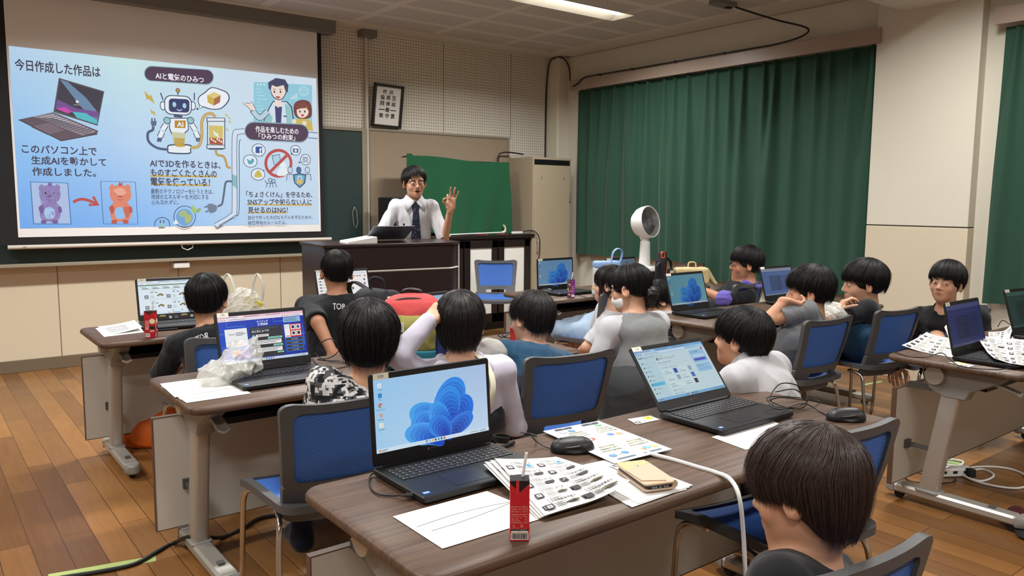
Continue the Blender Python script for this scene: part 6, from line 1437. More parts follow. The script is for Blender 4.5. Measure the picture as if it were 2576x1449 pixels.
for i, px in enumerate((1148, 1217)):
    p = onz(px, 586, 1.062); t = thing('red_strap', ['red strap end on the cabinet edge, nearer the man', 'red strap end on the cabinet edge, nearer the locker'][i], 'strap', (p.x, 6.93, 1.064))
    b = MB(); b.sheet(lambda u, v: ((-.10+.10*min(1, u*1.6))*1.0+.018*v, [.02+.09*(1-min(1, u*1.6)), .0, -.01][0]-max(0, u-.62)*.0, .003-max(0, u-.625)*.14), list(np.linspace(0, 1, 14)), [0, 1], thick=.003); b.build('webbing', t, 'red_strap')
t = thing('pointer_stick', 'thin white pointer stick lying before the green cloth', 'stick', (4.7, 7.02, 1.07)); b = MB(); b.tube([(-.16, 0, .0), (.62, 0, .012)], .007, 8); b.build('rod', t, 'white_plastic'); b = MB(); b.tube(catmull([(.62, 0, .01), (.655, 0, .02), (.665, 0, .05), (.65, 0, .085), (.635, 0, .09)], 4), [.016]*6+[.012]*6+[.009]*5, 8); b.build('hooked_end', t, 'strap_cream')
t = thing('cable_box', 'small white adapter and black cable at the right end of the cabinet', 'adapter', (5.56, 7.05, 1.062)); MB().box((-.10, -.03, 0), (.06, .03, .025)).build('case', t, 'white_plastic', bevel=.004)
b = MB(); b.tube(catmull([(.06, 0, .012), (.10, -.04, .03), (.15, -.12, .03), (.195, -.16, -.05), (.20, -.16, -.22), (.17, -.16, -.36)], 6), .006, 8); b.build('cable', t, 'cord_black')
# ---- locker
t = thing('steel_locker', 'tall beige steel locker in the corner', 'locker', (5.99, 7.175, 0))
b = MB(); b.box((-.29, -.225, .05), (.29, .225, 1.93), 'locker_tan'); b.box((-.27, -.227, 1.845), (.27, -.2255, 1.905), 'black'); b.build('case', t, bevel=.004)
MB().box((-.28, -.21, 0), (.28, .21, .05)).build('plinth', t, 'casing_grey')
d = MB().box((-.262, -.237, .09), (.262, -.226, 1.835)).build('door', t, 'locker_tan', bevel=.003)
b = MB()
for x in (-.17, .17): b.prism(rrect(-.011, -.018, .011, .018, .010), 0, .003, None, T(x, -.237, 1.70) @ Matrix.Rotation(PI/2, 4, 'X'))
b.build('vent_slot', d, 'silver')
b = MB(); b.tube(catmull([(-.235, -.238, .86), (-.235, -.262, .87), (-.235, -.262, .97), (-.235, -.238, .98)], 4), .006, 8); b.build('handle', d, 'silver')
MB().box((.255, -.245, 1.43), (.272, -.226, 1.53)).build('hinge', d, 'casing_grey', bevel=.002)
t = thing('wall_cable', 'black cable rising behind the locker beside the pinboard', 'cable', (5.62, 7.46, 0)); b = MB(); b.tube(catmull([(-.06, -.05, 1.1), (-.05, -.03, 1.6), (-.04, -.02, 1.93), (.0, -.03, 1.99), (.12, -.04, 2.0), (.3, -.06, 1.985)], 6), .008, 8); b.build('cord', t, 'cord_black')
# ---- curtains, rails, cord along the window wall
m = mat('curtain_green', (40, 74, 58), .75, spec=.25, sheen=.1)
def curtain(label, y0, y1, z0, z1, seed, X=6.485, end=0):
    """y0 far end, y1 near end"""
    t = thing('curtain', label, 'curtain', (X, (y0+y1)/2, 0), 0, 'dark green window curtains'); r = random.Random(seed); L = y0-y1
    n = max(3, int(L/.165)); cen = [(.5+i+r.uniform(-.18, .18))/n for i in range(n)]; amp = [r.uniform(.6, 1.25) for _ in range(n)]; drift = [r.uniform(-.03, .03) for _ in range(n)]
    big = [(r.uniform(0, 1), r.uniform(.03, .07), r.uniform(.5, 1)) for _ in range(max(2, n//3))]
    def f(u, v):
        d = 0
        wd = (.14+.42*min(1, v*2.0))/n*.62
        for c, a, dr in zip(cen, amp, drift):
            q = (u-c-dr*v)/wd
            if abs(q) < 3: d += a*math.exp(-q*q)*(.045+.028*min(1, v*2))
        for c, w_, a in big: d += .035*a*math.exp(-((u-c)/w_)**2)*min(1, v*1.6)
        return (-d, L/2-L*u, z1+(z0-z1)*v+.006*math.sin(u*40)*v)
    b = MB(); b.sheet(f, list(np.linspace(0, 1, int(L*110))), list(np.linspace(0, 1, 26))[:1]+list(np.linspace(.02, 1, 25)), thick=.002); b.build('cloth', t, 'curtain_green', smooth=80)
    return t
curtain('dark green curtain on the window beside the locker', 7.06, 5.10, .806, 2.735, 3)
curtain('longer dark green curtain ending at the pillar', 5.13, 3.36, .645, 2.735, 9)
curtain('dark green curtain right of the pillar at the right edge', 2.46, .30, .69, 2.72, 5)
mat('rail_wood', (168, 150, 136), .3, noise=(6, .05))
for i, (a, c) in enumerate(((7.14, 3.36), (2.515, .2))):
    t = thing('curtain_rail', ['pale brown curtain pelmet rail over the long green curtains', 'pale brown curtain pelmet rail right of the pillar'][i], 'curtain rail', (6.40, (a+c)/2, 2.735)); L = (a-c)/2
    MB().box((0, -L, 0), (.022, L, .122)).build('front_board', t, 'rail_wood', bevel=.002); MB().box((.022, -L, .10), (.13, L, .122)).build('top_board', t, 'rail_wood'); MB().box((.05, -L, .02), (.07, L, .04)).build('track', t, 'silver')
def rel(pts, o): return [tuple(Vector(q)-Vector(o)) for q in pts]
t = thing('window_cord', 'black cord looping from the ceiling box and along the pelmet to the corner column', 'cord', (6.4, 5.5, 2.86)); o = (6.4, 5.5, 2.86)
XR = 6.385
pts = [(6.355, 7.515, 1.45), (6.355, 7.51, 2.6), (6.352, 7.46, 3.07), (6.355, 7.36, 3.145), (6.38, 7.285, 3.15), (6.47, 7.28, 3.12), (6.50, 7.25, 3.02), (6.47, 7.2, 2.85), (6.42, 7.12, 2.79), (XR, 6.98, 2.80), (XR, 6.85, 2.862), (XR, 6.5, 2.866), (XR, 5.9, 2.863), (XR, 5.2, 2.864), (XR, 4.6, 2.863), (6.39, 4.30, 2.866), (6.41, 4.08, 2.90), (6.36, 4.0, 2.95), (6.20, 4.2, 3.03), (6.02, 4.42, 3.13), (5.92, 4.45, 3.15), (5.84, 4.46, 3.16)]
b = MB(); b.tube(rel(catmull(pts, 6), o), .0085, 8); b.build('cord', t, 'cord_black')
for y in (6.6, 6.1, 5.5, 4.9): MB().box((XR-o[0]-.012, y-o[1]-.012, -.006), (XR-o[0]+.012, y-o[1]+.012, .014)).build('clip', t, 'cord_black')
t = thing('ceiling_box', 'flat white cable outlet box on the ceiling where the black cord starts', 'outlet', (5.80, 4.46, CEIL)); MB().box((-.14, -.06, -.035), (.10, .06, 0)).build('case', t, 'casing_grey', bevel=.004); MB().box((.03, -.02, -.045), (.09, .02, -.035)).build('plug', t, 'cord_black')
# ---- fan on its dark box
t = thing('low_stand', 'dark red wooden stand carrying the white fan below the curtain', 'stand', (5.58, 5.08, 0)); MB().prism(rrect(-.24, -.17, .24, .17, .01), .03, .77, ch=.003).build('body', t, 'dark_wood'); MB().prism(rrect(-.26, -.19, .26, .19, .01), .77, .795, ch=.003).build('top', t, 'dark_wood'); MB().box((-.22, -.15, 0), (.22, .15, .03)).build('plinth', t, 'black')
FO = Vector((5.50, 5.04, .796)); t = thing('fan', 'white air-circulator fan on the dark red stand', 'fan', tuple(FO))
b = MB(); b.lathe([(0, 0), (.15, 0), (.155, .01), (.15, .03), (.12, .042), (0, .045)], 36, None); b.build('base', t, 'white_plastic'); b = MB(); b.box((-.02, -.165, .005), (.05, -.13, .035)); b.build('control_panel', t, 'black')
b = MB(); b.lathe([(.055, .04), (.052, .10), (.045, .27), (.040, .272), (.036, .275), (.036, .315), (0, .32)], 24, None); b.build('stem', t, 'white_plastic')
fd = (CF*-1*.62+CR*.62+Vector((0, 0, .10))).normalized(); q = fd.to_track_quat('Z', 'Y').to_matrix().to_4x4(); q.translation = Vector((0, 0, .445))
b = MB(); b.lathe([(0, -.12), (.06, -.118), (.11, -.09), (.142, -.04), (.150, .0), (.150, .055), (.146, .062), (.138, .058), (.134, .02), (.120, -.05)], 48, None, q); b.build('housing', t, 'white_plastic', smooth=50)
h = MB(); h.lathe([(.0, .048), (.034, .048), (.038, .040), (.036, .03)], 24, None, q)
for i in range(48):
    a0 = 2*PI*i/48; h.tube([q @ Vector((rr*math.cos(a0+1.3*(rr-.03)/.1), rr*math.sin(a0+1.3*(rr-.03)/.1), .052-.10*(rr-.06)**2)) for rr in np.linspace(.036, .137, 7)], .0016, 4)
for rr in (.07, .105): h.tube([q @ Vector((rr*math.cos(a), rr*math.sin(a), .05)) for a in np.linspace(0, 2*PI, 41)], .0012, 4)
mat('fan_grey', (120, 122, 124), .35); h.build('grille', t, 'fan_grey'); 
b = MB()
for i in range(5):
    a0 = 2*PI*i/5; P5 = [[q @ Vector((rr*math.cos(a0+da), rr*math.sin(a0+da), .0+.035*(da-.35))) for rr in np.linspace(.03, .125, 5)] for da in np.linspace(0, .95, 6)]; b.grid(P5)
b.build('blade', t, 'black'); b = MB(); b.lathe([(0, -.045), (.133, -.045)], 40, None, q); b.build('back_plate', t, 'black')
b = MB(); b.tube([(0, 0, .31), tuple(q.translation-Vector((0, 0, .15))), tuple(q @ Vector((0, 0, -.06)))], [.040, .045, .05], 16); b.build('neck', t, 'white_plastic')
# ================================================================ things on the tables and the floor
TZ = .7212
mat('paper_white', (224, 223, 219), .8); mat('clear_file', (226, 232, 238), .18, coat=.4)
def sheet_fn(c4, z, lift):
    """bilinear map of 0..1 x 0..1 on four table points (TL, TR, BR, BL of the page), raised by lift(u, v)"""
    Q = [onz(px, py, z) for px, py in c4]; O = sum(Q, Vector())/4
    def f(u, v, o=0):
        p = Q[3]*(1-u)*(1-v)+Q[2]*u*(1-v)+Q[1]*u*v+Q[0]*(1-u)*v
        return Vector((p.x-O.x, p.y-O.y, o+(lift(u, v) if lift else 0)))
    return O, f
def paper(name, label, c4, z=TZ, art=None, lift=None, n=1, group=None, cat='paper', m='paper_white', asp=1.414, thick=.0004):
    O, f = sheet_fn(c4, z, lift); t = thing(name, label, cat, (O.x, O.y, z), 0, group); U = list(np.linspace(0, 1, 15 if lift else 2))
    b = MB(); b.sheet(lambda u, v: f(u, v, .0005+thick), U, U, m, thick=thick)
    if art:
        b.art(Matrix.Identity(4), 'print', step=.00003); k0 = len(b.v); art(b)
        for i in range(k0, len(b.v)): x, y, zz = b.v[i]; b.v[i] = tuple(f(x, y, .0009+thick+zz+(.0007 if lift else 0)))
    b.build('sheet', t, smooth=60 if lift else 0); return t
def art_drawing(b):
    g = (120, 116, 118); b.curve([(.10, .42), (.3, .62), (.55, .78), (.8, .82), (.95, .80)], .004, g); b.curve([(.18, .22), (.45, .42), (.72, .60), (.95, .78)], .004, g); b.line([(.95, .80), (.98, .84), (1.0-.005, .78), (.95, .76)], .004, (170, 90, 100)); b.line([(.96, .83), (.985, .77)], .006, (190, 110, 120))
paper('drawing_paper', 'white sheet with a pencil drawing of a rocket shape, before the red juice carton', [(1225, 1236), (1380, 1300), (1113, 1381), (988, 1300)], TZ, lambda b: (b.curve([(.58, .10), (.56, .42), (.50, .78), (.46, .93)], .008, (112, 108, 110)), b.curve([(.40, .05), (.36, .40), (.38, .74), (.42, .93)], .008, (112, 108, 110)), b.curve([(.42, .93), (.43, .97), (.47, .97), (.46, .93)], .010, (176, 100, 110))) and None)
def art_cards(pics, rot=0):
    def f(b):
        k = (70, 68, 70)
        b.text('マルチカード 名刺  A4サイズ 10面 FSC認証', .03, .965, .012, (150, 148, 148), 'l', w=.6); b.text('2024.09.28', .80, .975, .010, (150, 148, 148), 'l', w=.15)
        for r_ in range(5):
            for c_ in range(2):
                x, y = .05+.46*c_, .775-.185*r_; s = .085
                # small frame marker and ruled text
                b.rect(x+.01, y+.0, x+.105, y+.068, (58, 56, 58)); b.rect(x+.03, y+.015, x+.085, y+.053, (232, 232, 232)); b.rect(x+.045, y+.025, x+.07, y+.043, (110, 112, 116))
                b.line([(x+.135, y+.075), (x+.135, y+.155)], .006, (110, 108, 110)); b.rect(x+.16, y+.135, x+.27, y+.142, (120, 118, 120)); b.text('いただに かずき', x+.16, y+.092, .030, k, 'l', w=.25, bold=.03)
                for q in range(3): b.rect(x+.15, y+.055-.022*q, x+.15+.10+.02*(q % 2), y+.063-.022*q, (130, 130, 130))
                p = pics[(r_*2+c_) % len(pics)]
                if p == 'blue': b.rect(x+.28, y+.01, x+.40, y+.085, (216, 228, 238)); b.disc(x+.34, y+.048, .042, (70, 156, 222), .03); b.line([(x+.315, y+.04), (x+.36, y+.058)], .004, (30, 96, 176)); b.line([(x+.335, y+.03), (x+.345, y+.07)], .004, (30, 96, 176))
                elif p == 'van': b.poly([(x+.27, y+.03), (x+.275, y+.06), (x+.31, y+.066), (x+.40, y+.072), (x+.405, y+.045), (x+.38, y+.03), (x+.36, y+.02), (x+.34, y+.03), (x+.31, y+.02)], (66, 66, 70))
                elif p == 'fig': [b.line(q, .007, (120, 126, 134)) for q in ([(x+.28, y+.01), (x+.32, y+.05), (x+.30, y+.085)], [(x+.32, y+.05), (x+.40, y+.075)], [(x+.31, y+.01), (x+.36, y+.03), (x+.41, y+.015)])]
                else: b.poly([(x+.27, y+.03), (x+.30, y+.05), (x+.35, y+.058), (x+.40, y+.048), (x+.41, y+.034), (x+.39, y+.026), (x+.29, y+.024)], (52, 50, 50)); b.line([(x+.285, y+.04), (x+.40, y+.043)], .003, (196, 170, 70))
    return f
lf = lambda a, b_: (lambda u, v: a*(1-u)**2*(v)*.6+b_*max(0, u-.45)**2*(1-v)+.004*math.sin(3*u))
CG = 'printed card sheets on the near table'
st = [[(1216, 1196), (1384, 1158), (1560, 1252), (1352, 1306)], [(1219, 1190), (1388, 1154), (1568, 1247), (1358, 1304)], [(1232, 1186), (1394, 1152), (1576, 1243), (1364, 1301)], [(1244, 1181), (1399, 1150), (1584, 1240), (1370, 1298)]]
for i, c in enumerate(st):
    paper('card_sheet', ['sheet of printed name cards at the bottom of the fanned stack behind the red carton', 'second printed card sheet from the bottom of the fanned stack', 'third printed card sheet, just under the top of the fanned stack', 'top sheet of printed name cards with blue pictures, behind the red juice carton'][i], c, TZ+.0012+.0035*i, art_cards(['blue', 'blue', 'van', 'van', 'van', 'van', 'car', 'car', 'car', 'car']), lf(.05+.0*i, .10+.0*i), group=CG)
for i, c in enumerate(([(1432, 1186), (1560, 1150), (1728, 1232), (1578, 1272)], [(1420, 1180), (1550, 1152), (1736, 1226), (1590, 1277)], [(1440, 1178), (1572, 1156), (1743, 1221), (1606, 1268)])):
    paper('blank_paper', ['lowest of the blank white sheets under the phone wallet', 'middle blank white sheet under the phone wallet', 'top blank white sheet with faint pencil lines under the phone wallet'][i], c, TZ+.0011*i, (lambda b: (b.line([(.2, .75), (.35, .7), (.6, .66)], .004, (176, 176, 180)), b.line([(.15, .5), (.3, .46), (.5, .42)], .004, (176, 176, 180))) and None) if i == 2 else None, group='blank sheets under the phone wallet')
def art_leaflet(b):
    b.rect(.01, .01, .99, .99, (234, 240, 246)); B1 = (120, 160, 200); D_ = (84, 92, 104)
    for x0, t in ((.06, 'AIで3Dを作るときは'), (.52, 'みんなで守ろう')):
        b.rect(x0+.05, .93-.02*(x0 > .5)*0, x0+.36, .965, (96, 110, 120)); 
    b.line(catmull([(.48, .95), (.50, .75), (.50, .45), (.44, .35), (.44, .06)], 5), .03, (150, 176, 204)); b.line(catmull([(.48, .95), (.50, .75), (.50, .45), (.44, .35), (.44, .06)], 5), .012, (226, 236, 246))
    for i, (x, y, c) in enumerate([(.12, .86, (230, 190, 120)), (.24, .85, (120, 180, 210)), (.34, .87, (226, 150, 90)), (.15, .42, (230, 160, 110)), (.28, .40, (90, 130, 190)), (.62, .85, (90, 140, 200)), (.74, .84, (240, 210, 190)), (.84, .86, (96, 150, 210)), (.64, .42, (220, 90, 80)), (.78, .40, (110, 170, 200)), (.88, .44, (150, 190, 140)), (.66, .14, (96, 140, 196)), (.80, .13, (240, 214, 196)), (.16, .12, (120, 180, 130))]):
        b.disc(x, y, .055, (110, 120, 136), .035); b.disc(x, y, .047, c, .029)
    b.disc(.70, .42, .07, (206, 92, 86), .05); b.disc(.70, .42, .055, (234, 240, 246), .038); b.line([(.66, .39), (.74, .45)], .012, (206, 92, 86))
    for x0, lines, y in ((.06, ['AIで3Dを作るときは', 'ものすごくたくさんの', '電気を使っている！'], .74), (.54, ['作品を楽しむための', 'ひみつの約束を', 'まもってね！'], .74), (.06, ['最新のテクノロジー', '地球のエネルギーを', '大切にする心'], .30), (.54, ['ちょさくけんを守る', '知らない人に見せる', 'のはNG！'], .30)):
        for k, t in enumerate(lines): b.rect(x0, y-.052*k-.006, x0+.34-.04*k, y-.052*k+.004, (230, 210, 130)); b.text(t, x0, y-.052*k, .032, D_, 'l', w=.34-.04*k, bold=.02)
    for x0 in (.08, .56): b.rect(x0, .035, x0+.30, .075, (70, 76, 84), .018); b.text('ひみつ', x0+.15, .045, .018, (236, 240, 244), 'c')
paper('leaflet', 'colourful printed leaflet in a clear file on the near table', [(1690, 1131), (1546, 1167), (1366, 1086), (1506, 1060)], TZ+.006, art_leaflet, cat='leaflet', m='clear_file', thick=.0014)
paper('blank_paper', 'white sheet sticking out from under the laptop numbered 110', [(1790, 1100), (1934, 1056), (2020, 1090), (1876, 1132)], TZ-.0006, lambda b: [b.disc(.70+.03*i, .60+.02*(i % 2), .006, (120, 120, 124)) for i in range(6)] and None)
def art_bcard(b): b.rect(.62, .35, .88, .9, (240, 214, 60)); b.line([(.66, .5), (.84, .8)], .03, (120, 110, 40)); b.rect(.05, .1, .25, .42, (60, 58, 60)); b.rect(.10, .18, .20, .34, (226, 226, 226)); b.line([(.32, .1), (.32, .9)], .01, (150, 150, 150)); b.text('いただに', .36, .55, .2, (70, 68, 70), 'l', w=.22); b.rect(.36, .3, .56, .34, (150, 150, 150)); b.rect(.36, .2, .52, .24, (150, 150, 150))
paper('name_card', 'small name card with a yellow mark lying beside the laptop numbered 110', [(1578, 1055), (1636, 1046), (1660, 1056), (1602, 1068)], TZ, art_bcard, cat='card'); paper('name_card', 'small name card with a yellow mark between the leaflet and the phone wallet', [(1590, 1168), (1629, 1186), (1572, 1190), (1530, 1171)], TZ+.005, art_bcard, cat='card')
# phone in its wallet case
mat('case_beige', (206, 178, 152), .55, bump=(500, .1)); mat('case_gold', (204, 182, 134), .5)
a, c, d = onz(1556, 1192, TZ), onz(1640, 1254, TZ), onz(1690, 1236, TZ); ax = (c-a); L_ = ax.length; rz = math.atan2(ax.y, ax.x)
o = (a+d)/2; t = thing('phone_wallet', 'beige leather phone wallet lying on the blank sheets', 'phone', (o.x, o.y, TZ+.007), rz)
b = MB(); b.prism(rrect(-.083, -.043, .083, .043, .012), 0, .006, 'case_beige', ch=.002); b.prism(rrect(-.083, -.043, .083, .043, .012), .015, .021, 'case_beige', ch=.002); b.tube([(-.075, .043, .0105), (.075, .043, .0105)], .0105, 12, 'case_beige'); b.build('cover', t)
MB().prism(rrect(-.080, -.038, .0825, .038, .010), .006, .015, ch=.002).build('phone_body', t, 'black'); b = MB(); b.prism([(-.02, -.043), (.06, -.04), (.075, .02), (-.05, .043)], .021, .0235, 'case_beige'); b.prism([(-.083, -.04), (-.02, -.042), (-.055, .042), (-.083, .042)], .021, .022, 'case_gold'); b.sph((-.045, .0, .022), (.006, .006, .003), 12, 6, 'silver'); b.build('flap', t)
b = MB()
for y in (-.02, -.012, 0, .012, .02): b.box((.0822, y-.003, .0085), (.0828, y+.003, .012))
b.build('port', t, 'silver', smooth=0)
# cartons
def carton(name, label, px, py, w, d, h, rz, col, art, straw=(.006, .01), top=(30, 28, 30), z=TZ):
    p = onz(px, py, z); t = thing(name, label, 'juice carton', (p.x, p.y, z), rz)
    b = MB(); mm = mat(name+'_card', col, .4); b.box((-w/2, -d/2, 0), (w/2, d/2, h), name+'_card')
    for sgn in (-1, 1): b.add([(sgn*w/2, -d/2, h), (sgn*w/2, d/2, h), (sgn*(w/2+.001), 0, h-.012)], [(0, 1, 2)], name+'_card')
    b.art(Matrix(((1, 0, 0, -w/2), (0, 0, -1, -d/2-.0002), (0, 1, 0, 0), (0, 0, 0, 1))), 'print', step=.00005); art(b, w, h)
    b.art(Matrix(((0, 0, 1, w/2+.0002), (1, 0, 0, -d/2), (0, 1, 0, 0), (0, 0, 0, 1))), 'print', step=.00005); art(b, d, h)
    b.art(T(-w/2, -d/2, h+.0002), 'print', step=.00005); b.rect(0, 0, w, d, top)
    b.build('box', t, smooth=0)
    b = MB(); b.tube([(straw[0], straw[1], h-.01), (straw[0]+.006, straw[1], h+.035), (straw[0]+.009, straw[1], h+.052)], .0032, 8); b.build('straw', t, 'white_plastic'); return t
def art_apple(b, w, h):
    R = (196, 26, 36); Y = (240, 190, 170); b.rect(0, 0, w, h, R); b.poly([(0, h), (w, h), (w, h-.006), (w*.5, h-.025), (0, h-.006)], (24, 20, 22)); b.rect(w*.30, h-.030, w*.46, h, (210, 40, 48))
    b.rect(w*.03, .003, w*.97, .018, (236, 226, 220))
    r = random.Random(3); x = w*.08
    while x < w*.9: q = r.choice([.0006, .0011, .0018]); b.rect(x, .005, x+q, .017, (30, 26, 26)); x += q+r.choice([.0007, .0012])
    b.rect(w*.06, .019, w*.94, .0228, (236, 226, 220)); b.rect(w*.06, .0232, w*.94, .0268, (24, 20, 22)); b.text('アレルゲン(28品目中)', w*.5, .0240, .002, (240, 236, 236), 'c', w=w*.75); b.text('りんご', w*.5, .0198, .002, (40, 30, 30), 'c')
    for i, tt in enumerate(('爽やかなりんごの香りと', '味を楽しんでいただける', '果汁100%ジュースです。')): b.text(tt, w*.06, .074-.0052*i, .0038, Y, 'l', w=w*.88)
    b.line([(w*.06, .040), (w*.94, .040), (w*.94, .060), (w*.06, .060), (w*.06, .040)], .0004, Y)
    for i, tt in enumerate(('栄養成分表示(100ml当たり)', 'エネルギー    48kcal', 'たんぱく質       0g', '脂  質          0g', '炭水化物       12g', '食塩相当量   0.02g')): b.text(tt, w*.09, .0572-.0032*i, .0023, Y, 'l', w=w*.8)
    b.disc(w*.2, .034, .0028, Y); b.disc(w*.2, .034, .0022, R); b.rect(w*.55, .0315, w*.67, .0365, Y); b.rect(w*.57, .0323, w*.65, .0357, R); b.text('開けた後は冷やしてください', w*.06, .0285, .0018, Y, 'l', w=w*.85)
carton('red_juice_carton', 'red apple juice carton with a white straw at the front edge of the near table', 1306, 1352, .0405, .036, .132, R_(-36), (196, 26, 36), art_apple)
def art_apple2(b, w, h):
    b.rect(0, 0, w, h, (190, 24, 36)); b.rect(w*.05, .004, w*.5, .024, (232, 222, 216))
    for i in range(7): b.rect(w*.07+i*w*.06, .008, w*.09+i*w*.06, .023, (40, 30, 30))
    b.disc(w*.75, h*.62, w*.28, (226, 190, 120)); b.disc(w*.75, h*.62, w*.22, (240, 226, 190)); b.rect(w*.5, h*.32, w, h*.44, (40, 24, 24)); b.text('100%', w*.72, h*.22, .010, (246, 226, 200), 'c', w=w*.42, bold=.03)
    for i in range(5): b.rect(w*.08, h*.62-.007*i, w*.46, h*.62-.007*i+.003, (236, 190, 180))
    b.rect(w*.1, h*.30, w*.4, h*.4, (226, 150, 140)); b.poly([(0, h), (w, h), (w*.5, h-.02)], (60, 40, 30))
carton('apple_juice_carton', 'red apple juice carton with a straw beside the page of picture cards', 381, 848, .052, .040, .138, R_(-30), (190, 24, 36), art_apple2)
def art_grape(b, w, h):
    b.rect(0, 0, w, h, (120, 34, 120)); b.rect(0, 0, w*.45, h, (92, 60, 60)); r = random.Random(5)
    for i in range(16): b.disc(r.uniform(.02, .42)*w, r.uniform(.05, .95)*h, w*r.uniform(.05, .12), r.choice([(226, 206, 70), (150, 60, 150), (90, 30, 90), (200, 170, 60), (236, 226, 200)]), n=8)
    b.rect(w*.52, h*.04, w*.95, h*.18, (228, 216, 226))
    for i in range(4): b.rect(w*.52, h*(.3+.1*i), w*.9, h*(.33+.1*i), (214, 160, 214))
carton('purple_juice_carton', 'purple grape juice carton with a straw on the table by the locker', 1436, 748, .052, .042, .135, R_(-34), (120, 34, 120), art_grape)
# mice
def mouse(label, px, py, rz, z=TZ):
    p = onz(px, py, z); t = thing('computer_mouse', label, 'mouse', (p.x, p.y, z), rz, 'black computer mice')
    S_ = Blob(); S_.ell((0, 0, .008), (.034, .058, .030), .01); S_.cap((0, -.03, .008), (0, .035, .006), .030, .026, .02); S_.cut((0, 0, .0008), (0, 0, -1), .002); S_.ell((-.040, .0, .014), (.010, .03, .010), .006, '-'); S_.ell((.040, .0, .014), (.010, .03, .010), .006, '-'); S_.build('shell', 'black', t, .0025)
    b = MB(); b.cyl((-.003, .033, .030), (.003, .033, .030), .009, n=16); b.build('wheel', t, 'rubber'); b = MB(); b.tube([(-.030, -.018, .023), (-.034, .005, .021), (-.029, .026, .018)], .0024, 8); b.build('side_button', t, 'grey_dark'); return t
mouse('black computer mouse between laptop 109 and the leaflet', 1440, 1134, R_(56)); mouse('black computer mouse at the right end of the near table', 2128, 1056, R_(50)); mouse('black computer mouse beside the purple juice table laptop', 1374, 738, R_(20)); mouse('black computer mouse by the elbow of the boy in grey', 1964, 786, R_(40))
def cable(name, label, pts, r=.0028, m='cord_black', cat='cable', n=7, group=None):
    o = Vector(pts[0]); t = thing(name, label, cat, tuple(o), 0, group); b = MB(); b.tube([tuple(Vector(q)-o) for q in catmull(pts, n)], r, 8); b.build('cord', t, m); return t
def ZT(l, z=TZ+.003): return [(*onz(q[0], q[1], z+(q[2] if len(q) > 2 else 0))[:2], z+(q[2] if len(q) > 2 else 0)) for q in l]
cable('mouse_cable', 'thin black mouse cable bending back from the mouse by the leaflet', ZT([(1402, 1128), (1378, 1126), (1352, 1112, .01), (1336, 1094, .03), (1350, 1098, .02), (1340, 1092), (1310, 1088)]), .002)
cable('mouse_cable', 'thin black cable tangled in loops behind the mouse at the table end', ZT([(2086, 1048), (2060, 1034), (2020, 1015, .02), (1960, 1030, .03), (1935, 1008, .05), (1962, 966, .09), (2010, 972, .07), (2030, 1008, .02), (1990, 1026, .01), (1940, 1010, .02), (1960, 1000, .04), (2024, 1006, .03), (2062, 1010), (2040, 1004), (1980, 998, .015), (1930, 1000, .02), (1950, 1022, .01), (2010, 1028), (2030, 1010, .02), (2000, 980, .06), (1950, 986, .05)]), .0022, n=6)
cable('usb_cable', 'short black cable plugged into the left side of laptop 109', ZT([(944, 1186, .006), (930, 1200), (932, 1226), (952, 1243), (985, 1247), (1012, 1246, .006), (1032, 1245, .009)]), .0022)
p0, p1 = onz(1008, 1247, TZ+.010), onz(1040, 1244, TZ+.012); t = thing('usb_plug', 'black USB plug at the end of the short cable on laptop 109', 'plug', tuple(p0)); b = MB(); d = p1-p0; b.tube([(0, 0, 0), tuple(d*.4), tuple(d*.42), tuple(d)], [.004, .0055, .0085, .008], 8, flat=.6); b.build('body', t, 'rubber')
t = thing('velcro_strap', 'small black cable strap curled behind laptop 109', 'strap', tuple(onz(1262, 1118, TZ))); b = MB(); b.sheet(lambda u, v: (.03*math.cos(5.5*u)*(1-.3*u), .022*math.sin(5.5*u), .004+.018*v+.03*u*(1-u)), list(np.linspace(0, 1, 22)), [0, 1], thick=.002); b.build('band', t, 'cord_black', smooth=80); b = MB(); b.tube([(.03, -.02, .006), (-.03, -.035, .004)], .006, 8); b.build('end', t, 'rubber')
pts = ZT([(1596, 1128, .004), (1640, 1142, .004), (1700, 1158), (1760, 1176), (1800, 1188), (1836, 1205, .004)])
e = onz(1852, 1228, TZ); pts += [(e.x+.0, e.y-.01, TZ-.02), (e.x+.01, e.y-.02, TZ-.12), (e.x+.012, e.y-.03, TZ-.24), (e.x+.02, e.y-.03, .36), (e.x+.02, e.y+.0, .2), (e.x-.03, e.y+.02, .06), (e.x-.12, e.y-.05, .008), (e.x-.25, e.y-.2, .006)]
cable('white_cable', 'thick white cable running from under the leaflet over the table edge to the floor', pts, .0058, 'white_plastic')
# ---- middle table
mat('bag_plastic', (226, 226, 218), .3, spec=.5, alpha=.55); mat('bag_white', (236, 236, 232), .4)
def crumple(seed, amp, lam): 
    w1, w2 = wrinkle(seed, amp, lam, n=6), wrinkle(seed+1, amp*.5, lam*.45, n=6)
    return lambda P: w1(P)+w2(P)
o = onz(585, 962, TZ); t = thing('plastic_bag', 'crumpled translucent white plastic bag in front of laptop 105', 'bag', (o.x, o.y, TZ))
K = Blob(); c = np.array((0, 0, 0)); K.ell((-.03, .0, .045), (.10, .07, .055), .04); K.ell((.06, .05, .07), (.085, .07, .07), .04); K.ell((.10, .09, .10), (.05, .04, .05), .04); K.ell((-.08, -.02, .03), (.05, .04, .035), .03); K.cap((.0, .03, .08), (.03, .06, .13), .03, .012, .03); K.cap((.08, .07, .10), (.12, .05, .16), .03, .010, .03); K.bump(crumple(31, .014, .085)); K.cut((0, 0, .001), (0, 0, -1), .003); K.build('film', 'bag_plastic', t, .0045)
